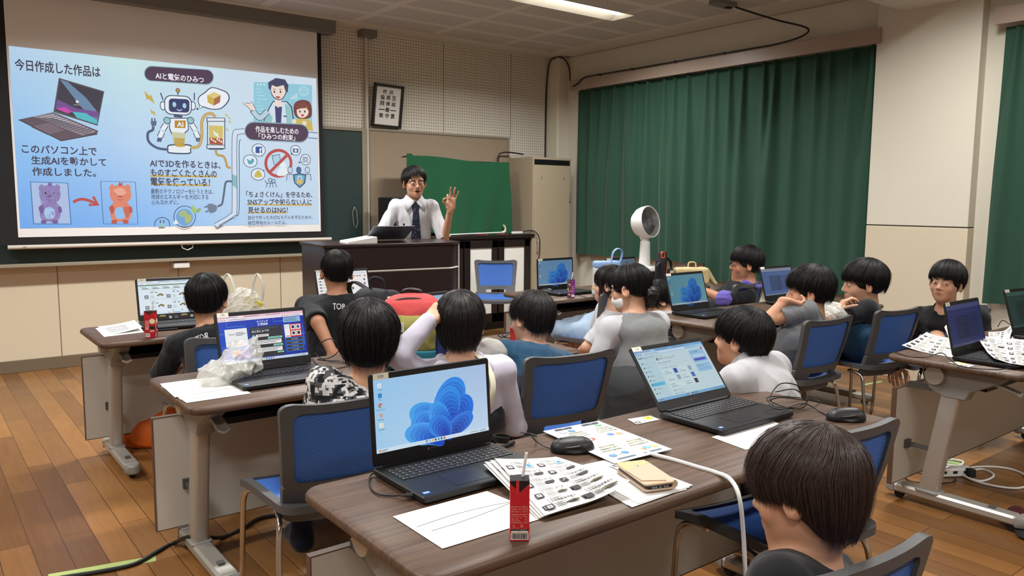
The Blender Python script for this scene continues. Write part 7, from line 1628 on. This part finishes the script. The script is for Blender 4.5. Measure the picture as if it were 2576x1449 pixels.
for i, c4 in enumerate(([(405, 972), (560, 950), (632, 990), (470, 1014)], [(410, 968), (545, 948), (612, 984), (455, 1006)], [(402, 966), (520, 950), (590, 976), (440, 1000)])):
    paper('blank_paper', ['lowest white sheet under the plastic bag at the table corner', 'middle white sheet under the plastic bag at the table corner', 'top white sheet with a pencil doodle under the plastic bag'][i], c4, TZ+.0011*i, (lambda b: [b.curve([(.1+.08*k, .2), (.16+.08*k, .3), (.12+.08*k, .42)], .008, (150, 150, 160)) for k in range(4)] and None) if i == 2 else None, group='sheets under the plastic bag')
cable('power_cable', 'thin black cable looping behind laptop 105', ZT([(785, 900, .004), (800, 918), (835, 928), (880, 918), (858, 908), (815, 905, .01), (790, 880, .05), (830, 852, .14), (852, 880, .09), (830, 900, .03), (800, 905, .01), (870, 915), (930, 935)]), .0022)
mat('pack_red', (190, 66, 66), .8, bump=(300, .1)); mat('pack_olive', (142, 138, 70), .85, bump=(300, .1)); mat('pack_teal', (34, 116, 134), .85, bump=(300, .1)); mat('pack_black', (24, 25, 32), .8, bump=(300, .1)); mat('pack_navy', (28, 44, 96), .8); mat('zip_black', (20, 20, 22), .5)
o = at(1036, 812, 3.40); o.z = TZ-.03+.03; t = thing('backpack', 'red, olive and teal backpack standing between the camouflage boy and the girl in lavender', 'backpack', tuple(o), R_(-34))
def packshape(k=1.0, z0=0, z1=.40):
    K = Blob(); K.box((0, 0, .15), np.array((.135, .085, .15))*k, .07, .02); K.ell((0, .0, .21), np.array((.13, .09, .10))*k, .05); K.bump(wrinkle(6, .006, .12)); return K
K = packshape(); K.cut((0, 0, .085), (0, 0, -1), .002); K.build('main_panel', 'pack_red', t, .006)
K = Blob(); K.box((-.01, -.075, .13), (.118, .045, .10), .045, .02); K.ell((-.01, -.075, .165), (.105, .042, .075), .03); K.bump(wrinkle(7, .005, .1)); K.cut((0, 0, .087), (0, 0, -1), .002); K.build('front_pocket', 'pack_olive', t, .006)
K = packshape(); K.box((-.01, -.075, .10), (.118, .05, .10), .05, .02); K.cut((0, 0, .087), (0, 0, 1), .002); K.cut((0, 0, .001), (0, 0, -1), .002); K.build('bottom_panel', 'pack_teal', t, .006)
b = MB(); b.tube(catmull([(-.136, -.03, .16), (-.125, -.045, .23), (-.06, -.05, .292), (.06, -.05, .292), (.125, -.045, .23), (.136, -.03, .16)], 6), .007, 8); b.build('zip', t, 'zip_black'); b = MB(); b.tube(catmull([(-.04, .02, .295), (-.038, .02, .325), (0, .015, .335), (.038, .02, .325), (.04, .02, .295)], 5), .011, 8, flat=.5); b.build('carry_loop', t, 'zip_black'); b = MB(); b.prism(rrect(-.025, -.02, .025, .02, .004), 0, .004, 'sticker', T(-.05, -.126, .19) @ Matrix.Rotation(PI/2, 4, 'X')); b.build('patch', t)
K = Blob(); K.box((.12, -.02, .10), (.06, .07, .10), .03, .02); K.bump(wrinkle(5, .006, .08)); K.build('side_pocket', 'pack_navy', t, .006)
mat('plush_grey', (168, 166, 160), .9, bump=(200, .2)); o = at(1236, 862, 3.34); o.z = TZ; t = thing('soft_pouch', 'light grey soft pouch with a small ear, right of the girl in lavender', 'pouch', tuple(o)); K = Blob(); K.ell((0, 0, .06), (.075, .06, .075), .02); K.ell((-.03, -.01, .12), (.028, .02, .02), .02); K.bump(wrinkle(9, .005, .07)); K.cut((0, 0, .001), (0, 0, -1), .003); K.build('body', 'plush_grey', t, .005)
cable('charger_cable', 'tangle of thin black cable at the right end of the middle table', ZT([(1258, 850), (1290, 836, .03), (1262, 842, .02), (1285, 850), (1310, 842, .02), (1268, 836, .04), (1255, 846, .01), (1300, 852), (1320, 858)]), .0022)
mat('snack_red', (176, 50, 40), .4, noise=(30, .5)); o = onz(1296, 872, TZ); t = thing('snack_pack', 'red snack packet held up by the boy in the teal shirt', 'packet', (o.x, o.y, TZ+.012), R_(30)); K = Blob(); K.box((0, 0, .045), (.04, .016, .05), .012, .01); K.bump(wrinkle(2, .004, .04)); K.build('packet', 'snack_red', t, .004); MB().box((-.038, -.002, .092), (.038, .002, .104)).build('crimped_edge', t, 'snack_red')
# ---- table by the chalkboard
for i, c4 in enumerate(([(240, 826), (345, 812), (362, 836), (262, 848)], [(246, 822), (338, 814), (358, 832), (270, 843)])):
    paper('blank_paper', ['lower white sheet by the apple juice carton at the table end', 'upper white sheet with grey print by the apple juice carton'][i], c4, TZ+.0011*i, (lambda b: [b.rect(.1, .2+.12*k, .7, .24+.12*k, (180, 184, 190)) for k in range(5)] and None) if i else None, lift=(lambda u, v: .02*u*u) if i else None)
t = thing('tablet', 'small dark tablet lying beside the picture-card laptop', 'tablet', tuple(onz(416, 829, TZ)), R_(-8)); MB().prism(rrect(-.06, -.04, .06, .04, .006), 0, .009, ch=.002).build('body', t, 'black'); mat('tablet_glass', (30, 50, 84), .1); MB().prism(rrect(-.055, -.035, .055, .035, .004), .009, .0096).build('glass', t, 'tablet_glass')
def carrier(label, px, py, d, z, s=1.0, rz=0, tint=None):
    o = at(px, py, d); t = thing('carrier_bag', label, 'bag', (o.x, o.y, z), rz); K = Blob(); K.ell((0, 0, .07*s), (.11*s, .07*s, .085*s), .03); K.ell((.0, 0, .12*s), (.085*s, .05*s, .07*s), .03); K.bump(crumple(41, .012, .05)); K.cut((0, 0, .001), (0, 0, -1), .003); K.build('film', 'bag_plastic', t, .005)
    for q in (-1, 1):
        b = MB(); P = catmull([(q*.07*s-.03, 0, .12*s), (q*.075*s-.03, .0, .20*s), (q*.07*s+.0, .01, .255*s), (q*.07*s+.03, .0, .20*s), (q*.06*s+.035, 0, .12*s)], 5); b.tube(P, .027*s, 8, flat=.2); b.build('handle', t, 'bag_plastic')
    mat('snack_yellow', (212, 196, 60), .4); K = Blob(); K.box((.05*s, -.03, .12*s), (.045*s, .01, .02*s), .008, .005, M=np.array(Matrix.Rotation(.5, 3, 'Y'))); K.build('yellow_packet', 'snack_yellow', t, .004)
    return t
carrier('white carrier bag with upright handles behind the boy in black at the front table', 612, 760, 4.45, TZ, 1.15, R_(-30))
o = at(2094, 742, 4.75); t = thing('plastic_bag', 'clear crumpled plastic bag between the boy in grey and the boy in black', 'bag', (o.x, o.y, TZ)); K = Blob(); K.ell((0, 0, .04), (.15, .09, .06), .04); K.ell((.04, .02, .07), (.08, .06, .045), .04); K.ell((-.10, 0, .03), (.07, .05, .03), .04); K.bump(crumple(51, .010, .07)); K.cut((0, 0, .001), (0, 0, -1), .003); K.build('film', 'bag_plastic', t, .005)
# black rucksack on the boy's shoulder
o = at(946, 748, 4.30); t = thing('backpack', 'black rucksack hanging from the shoulder of the boy by the podium', 'backpack', (o.x, o.y, o.z-.24), R_(-38)); K = Blob(); K.box((.02, 0, .14), (.12, .07, .145), .06, .03); K.ell((-.05, .03, .20), (.10, .08, .085), .05); K.bump(wrinkle(16, .008, .12)); K.build('body', 'pack_black', t, .0065); b = MB(); b.tube(catmull([(-.03, .0, .29), (-.03, -.01, .335), (.0, -.01, .35), (.04, -.01, .335), (.045, 0, .29)], 5), .008, 8); b.build('carry_loop', t, 'pack_black'); b = MB(); b.tube(catmull([(-.06, .06, .28), (-.14, .12, .31), (-.20, .22, .26), (-.16, .30, .10)], 5), .022, 8, flat=.3); b.build('shoulder_strap', t, 'pack_black')
# ---- table by the locker
mat('tote_white', (214, 214, 214), .85, bump=(300, .1)); mat('tote_blue', (140, 170, 214), .8); mat('lime', (160, 214, 50), .5)
o = onz(1524, 742, TZ); t = thing('tote_bag', 'white tote bag with pale blue trim behind the girl in the pale blue skirt', 'bag', (o.x, o.y, TZ), R_(-20)); K = Blob(); K.box((0, 0, .11), (.10, .05, .115), .025, .01); K.bump(wrinkle(8, .006, .1)); K.build('body', 'tote_white', t, .006); K = Blob(); K.box((0, 0, .235), (.102, .052, .028), .02, .01); K.build('trim', 'tote_blue', t, .006); b = MB(); b.tube(catmull([(.02, -.04, .25), (.03, -.05, .33), (.07, -.05, .36), (.11, -.045, .33), (.095, -.04, .25)], 6), .016, 8, flat=.2); b.build('handle', t, 'tote_blue')
o = onz(1500, 738, TZ); t = thing('lime_eraser_box', 'lime green box beside the white tote bag', 'box', (o.x, o.y, TZ), R_(-30)); MB().box((-.035, -.02, 0), (.035, .02, .05)).build('box', t, 'lime', bevel=.004); MB().box((-.022, -.021, .03), (.022, -.0195, .042)).build('label', t, 'mask_white')
cable('mouse_cable', 'thin black cable curving before the laptop on the locker-side table', ZT([(1452, 742), (1480, 748), (1505, 744), (1500, 738), (1470, 736), (1440, 734)]), .0022)
o = Vector((5.18, 4.55, TZ)); t = thing('thermos', 'black sports thermos with an orange lid loop and a carry strap', 'bottle', tuple(o)); mat('orange_loop', (226, 92, 44), .5)
b = MB(); b.lathe([(0, 0), (.050, 0), (.054, .01), (.054, .20), (.052, .215), (.044, .225), (.044, .27), (.036, .285), (0, .288)], 28); b.build('body', t, 'pack_black'); b = MB(); b.tube(catmull([(-.035, -.03, .235), (-.045, -.035, .27), (-.03, -.03, .285), (-.012, -.036, .275), (-.012, -.04, .24), (-.035, -.03, .235)], 4), .006, 8); b.build('lid_loop', t, 'orange_loop'); b = MB(); b.tube(catmull([(.0, -.054, .02), (.005, -.056, .12), (.016, -.054, .2)], 4), .004, 6); b.build('piping', t, 'orange_loop'); b = MB(); b.tube(catmull([(.04, -.02, .235), (.09, -.02, .20), (.10, -.02, .14), (.07, -.03, .08)], 5), .014, 8, flat=.3); b.tube(catmull([(-.04, -.02, .20), (-.08, -.02, .17), (-.075, -.02, .09)], 5), .014, 8, flat=.3); b.build('strap', t, 'pack_black'); b = MB(); b.prism(rrect(.045, .07, .085, .125, .008), -.062, -.058, 'strap_cream', Matrix(((1, 0, 0, 0), (0, 0, 1, 0), (0, 1, 0, 0), (0, 0, 0, 1)))); b.sph((.065, -.063, .095), (.012, .003, .014), 10, 6, 'case_gold'); b.build('name_tag', t)
mat('bag_cream', (206, 186, 140), .8, bump=(200, .1)); o = Vector((5.42, 4.42, TZ)); t = thing('cream_bag', 'cream cloth bag beside the thermos', 'bag', tuple(o), R_(-34)); K = Blob(); K.box((0, 0, .075), (.15, .06, .075), .03, .01); K.cap((.14, 0, .11), (.22, .0, .0), .028, .02, .03); K.bump(wrinkle(12, .006, .08)); K.cut((0, 0, .001), (0, 0, -1), .003); K.build('body', 'bag_cream', t, .006); b = MB(); b.tube(catmull([(-.03, 0, .15), (-.02, .0, .19), (.03, 0, .19), (.04, 0, .15)], 4), .007, 6); b.build('handle', t, 'bag_cream')
o = onz(2072, 757, TZ); t = thing('phone', 'black phone lying before the clear plastic bag', 'phone', (o.x, o.y, TZ), R_(20)); MB().prism(rrect(-.035, -.07, .035, .07, .008), 0, .009, ch=.002).build('body', t, 'black')
# ---- right-hand table
CG2 = 'printed card sheets on the right-hand table'
paper('card_sheet', 'curled printed card sheet left of the laptop with the dark blue page', [(2330, 852), (2404, 862), (2398, 900), (2268, 876)], TZ, art_cards(['fig', 'fig', 'car']), lambda u, v: .05*max(0, .45-u)**1.5+.02*v*v, group=CG2)
paper('card_sheet', 'curled printed card sheet with blue pictures lying over the keyboard at the right edge', [(2452, 866), (2600, 874), (2592, 922), (2500, 908)], TZ+.024, art_cards(['blue', 'blue', 'van']), lambda u, v: .05*max(0, v-.3)+.03*max(0, .4-u), group=CG2)
paper('card_sheet', 'folded printed sheet standing up behind the dark blue laptop', [(2374, 846), (2390, 826), (2400, 850), (2392, 862)], TZ, None, lambda u, v: .05*v, group=CG2)
paper('card_sheet', 'printed card sheet right of the dark blue laptop, its corner lifted', [(2486, 836), (2552, 832), (2538, 858), (2490, 862)], TZ, art_cards(['van', 'fig', 'car']), lambda u, v: .07*max(0, u-.5)**2*4*v, group=CG2)
paper('card_sheet', 'lower printed card sheet peeping out right of the dark blue laptop', [(2500, 848), (2568, 846), (2552, 866), (2490, 870)], TZ-.0005, None, None, group=CG2)
paper('name_card', 'small name card at the near edge of the right-hand table', [(2384, 912), (2408, 910), (2452, 920), (2436, 924)], TZ, art_bcard, cat='card')
cable('power_cable', 'thin black cable across the corner of the right-hand table', ZT([(2246, 884), (2285, 896), (2330, 898), (2368, 888, .02), (2390, 905, .01), (2420, 922), (2500, 930, .006), (2540, 926, .006)]), .0024)
cable('power_cable', 'thin black cable looping behind the laptop at the right edge', ZT([(2510, 822), (2522, 806, .05), (2540, 816, .02), (2566, 832)]), .0022)
# ---- on the floor
m = mat('bag_orange', (226, 104, 26), .7); o = onz(372, 1130, 0); t = thing('orange_bag', 'orange drawstring bag on the floor under the table by the chalkboard', 'bag', (o.x+.10, o.y+.10, 0), R_(-20)); K = Blob(); K.ell((0, 0, .07), (.24, .15, .12), .03); K.ell((.08, .02, .11), (.15, .13, .11), .03); K.ell((-.18, -.02, .02), (.08, .06, .03), .04); K.bump(wrinkle(22, .014, .14)); K.cut((0, 0, .002), (0, 0, -1), .004); K.build('body', 'bag_orange', t, .007)
mat('tape_green', (168, 186, 110), .7); mat('tape_pale', (150, 186, 120), .7)
def tape(label, pts, w, m='tape_green'):
    P = [onz(x, y, .001) for x, y in pts]; t = thing('floor_tape', label, 'tape', (*P[0][:2], .0006)); b = MB(); Q = []
    for i, p in enumerate(P):
        d = (P[min(i+1, len(P)-1)]-P[max(i-1, 0)]); n = Vector((-d.y, d.x, 0)).normalized()*w/2; Q.append([tuple(p-n-P[0]), tuple(p+n-P[0])])
    b.grid(Q); b.build('strip', t, m, smooth=0)
tape('yellow-green tape holding the black cable on the floor at the lower left', [(120, 1452), (200, 1438), (300, 1420), (392, 1404)], .055)
tape('pale green tape on the floor between the right-hand tables', [(2172, 968), (2218, 959)], .03, 'tape_pale'); tape('pale green tape on the floor beside the small boy', [(2196, 1112), (2254, 1126)], .03, 'tape_pale'); tape('pale green tape on the floor behind the power strip', [(2352, 1154), (2420, 1168)], .05, 'tape_pale')
pf = lambda l, z=.008: [(*onz(x, y, z)[:2], z) for x, y in l]
cable('extension_cord', 'thick black cord snaking across the floor at the lower left', pf([(60, 1470), (160, 1452), (260, 1436), (340, 1418), (400, 1385), (440, 1365)])+[(*onz(480, 1350, .09)[:2], .09)]+pf([(560, 1352), (610, 1330), (660, 1302), (760, 1290), (900, 1280)]), .0085, n=8)
o = onz(2392, 1196, .0); t = thing('power_strip', 'white power strip with red lights on the floor under the right-hand table', 'power strip', (o.x, o.y, 0), R_(-32)); MB().box((-.11, -.03, .002), (.11, .03, .045)).build('case', t, 'white_plastic', bevel=.005); mat('led_red', (255, 60, 50), .4, emit=1.5)
b = MB()
for i in range(3): b.box((-.07+.06*i, -.031, .02), (-.045+.06*i, -.0295, .034))
b.build('socket', t, 'rubber', smooth=0); b = MB(); [b.sph((-.08+.06*i, -.0305, .036), .003, 8, 6) for i in range(2)]; b.build('lamp', t, 'led_red'); MB().box((.06, -.065, .008), (.095, -.028, .05)).build('plug', t, 'rubber', bevel=.003)
o = onz(2352, 1192, 0); t = thing('power_adapter', 'black laptop power adapter beside the white power strip', 'adapter', (o.x, o.y, 0), R_(-32)); MB().box((-.06, -.025, .002), (.06, .025, .035)).build('brick', t, 'rubber', bevel=.005)
cable('white_cable', 'white extension cable coiled on the floor under the right-hand table', pf([(2420, 1190), (2450, 1175), (2520, 1176), (2570, 1190), (2590, 1215), (2560, 1228), (2500, 1222), (2440, 1205), (2430, 1190), (2470, 1180), (2500, 1196), (2470, 1210), (2430, 1200), (2400, 1180)]), .0055, 'white_plastic')
cable('white_cable', 'white cable looping behind the table foot by the power strip', pf([(2380, 1182), (2340, 1178), (2300, 1172), (2288, 1160), (2310, 1148), (2360, 1152), (2420, 1160), (2410, 1172), (2366, 1164), (2356, 1158)]), .0055, 'white_plastic')
cable('adapter_cable', 'black cable curving from the power adapter round the table leg', pf([(2330, 1194), (2290, 1186), (2276, 1196), (2290, 1210), (2350, 1216), (2400, 1212), (2402, 1200)]), .0035)
o = onz(2560, 1338, 0); t = thing('slipper', 'dark red slipper at the right edge of the floor', 'slipper', (o.x+.04, o.y, 0), R_(-60)); mat('slipper_red', (70, 24, 28), .5); K = Blob(); K.cap((0, -.10, .012), (0, .10, .014), .038, .044, .02, sq=((0, 0, 1), .35)); K.build('sole', 'rubber', t, .005); K = Blob(); K.ell((0, .07, .03), (.048, .085, .045), .01); K.ell((0, .05, .02), (.036, .12, .034), .008, '-'); K.cut((0, 0, .012), (0, 0, -1), .003); K.build('upper', 'slipper_red', t, .005)
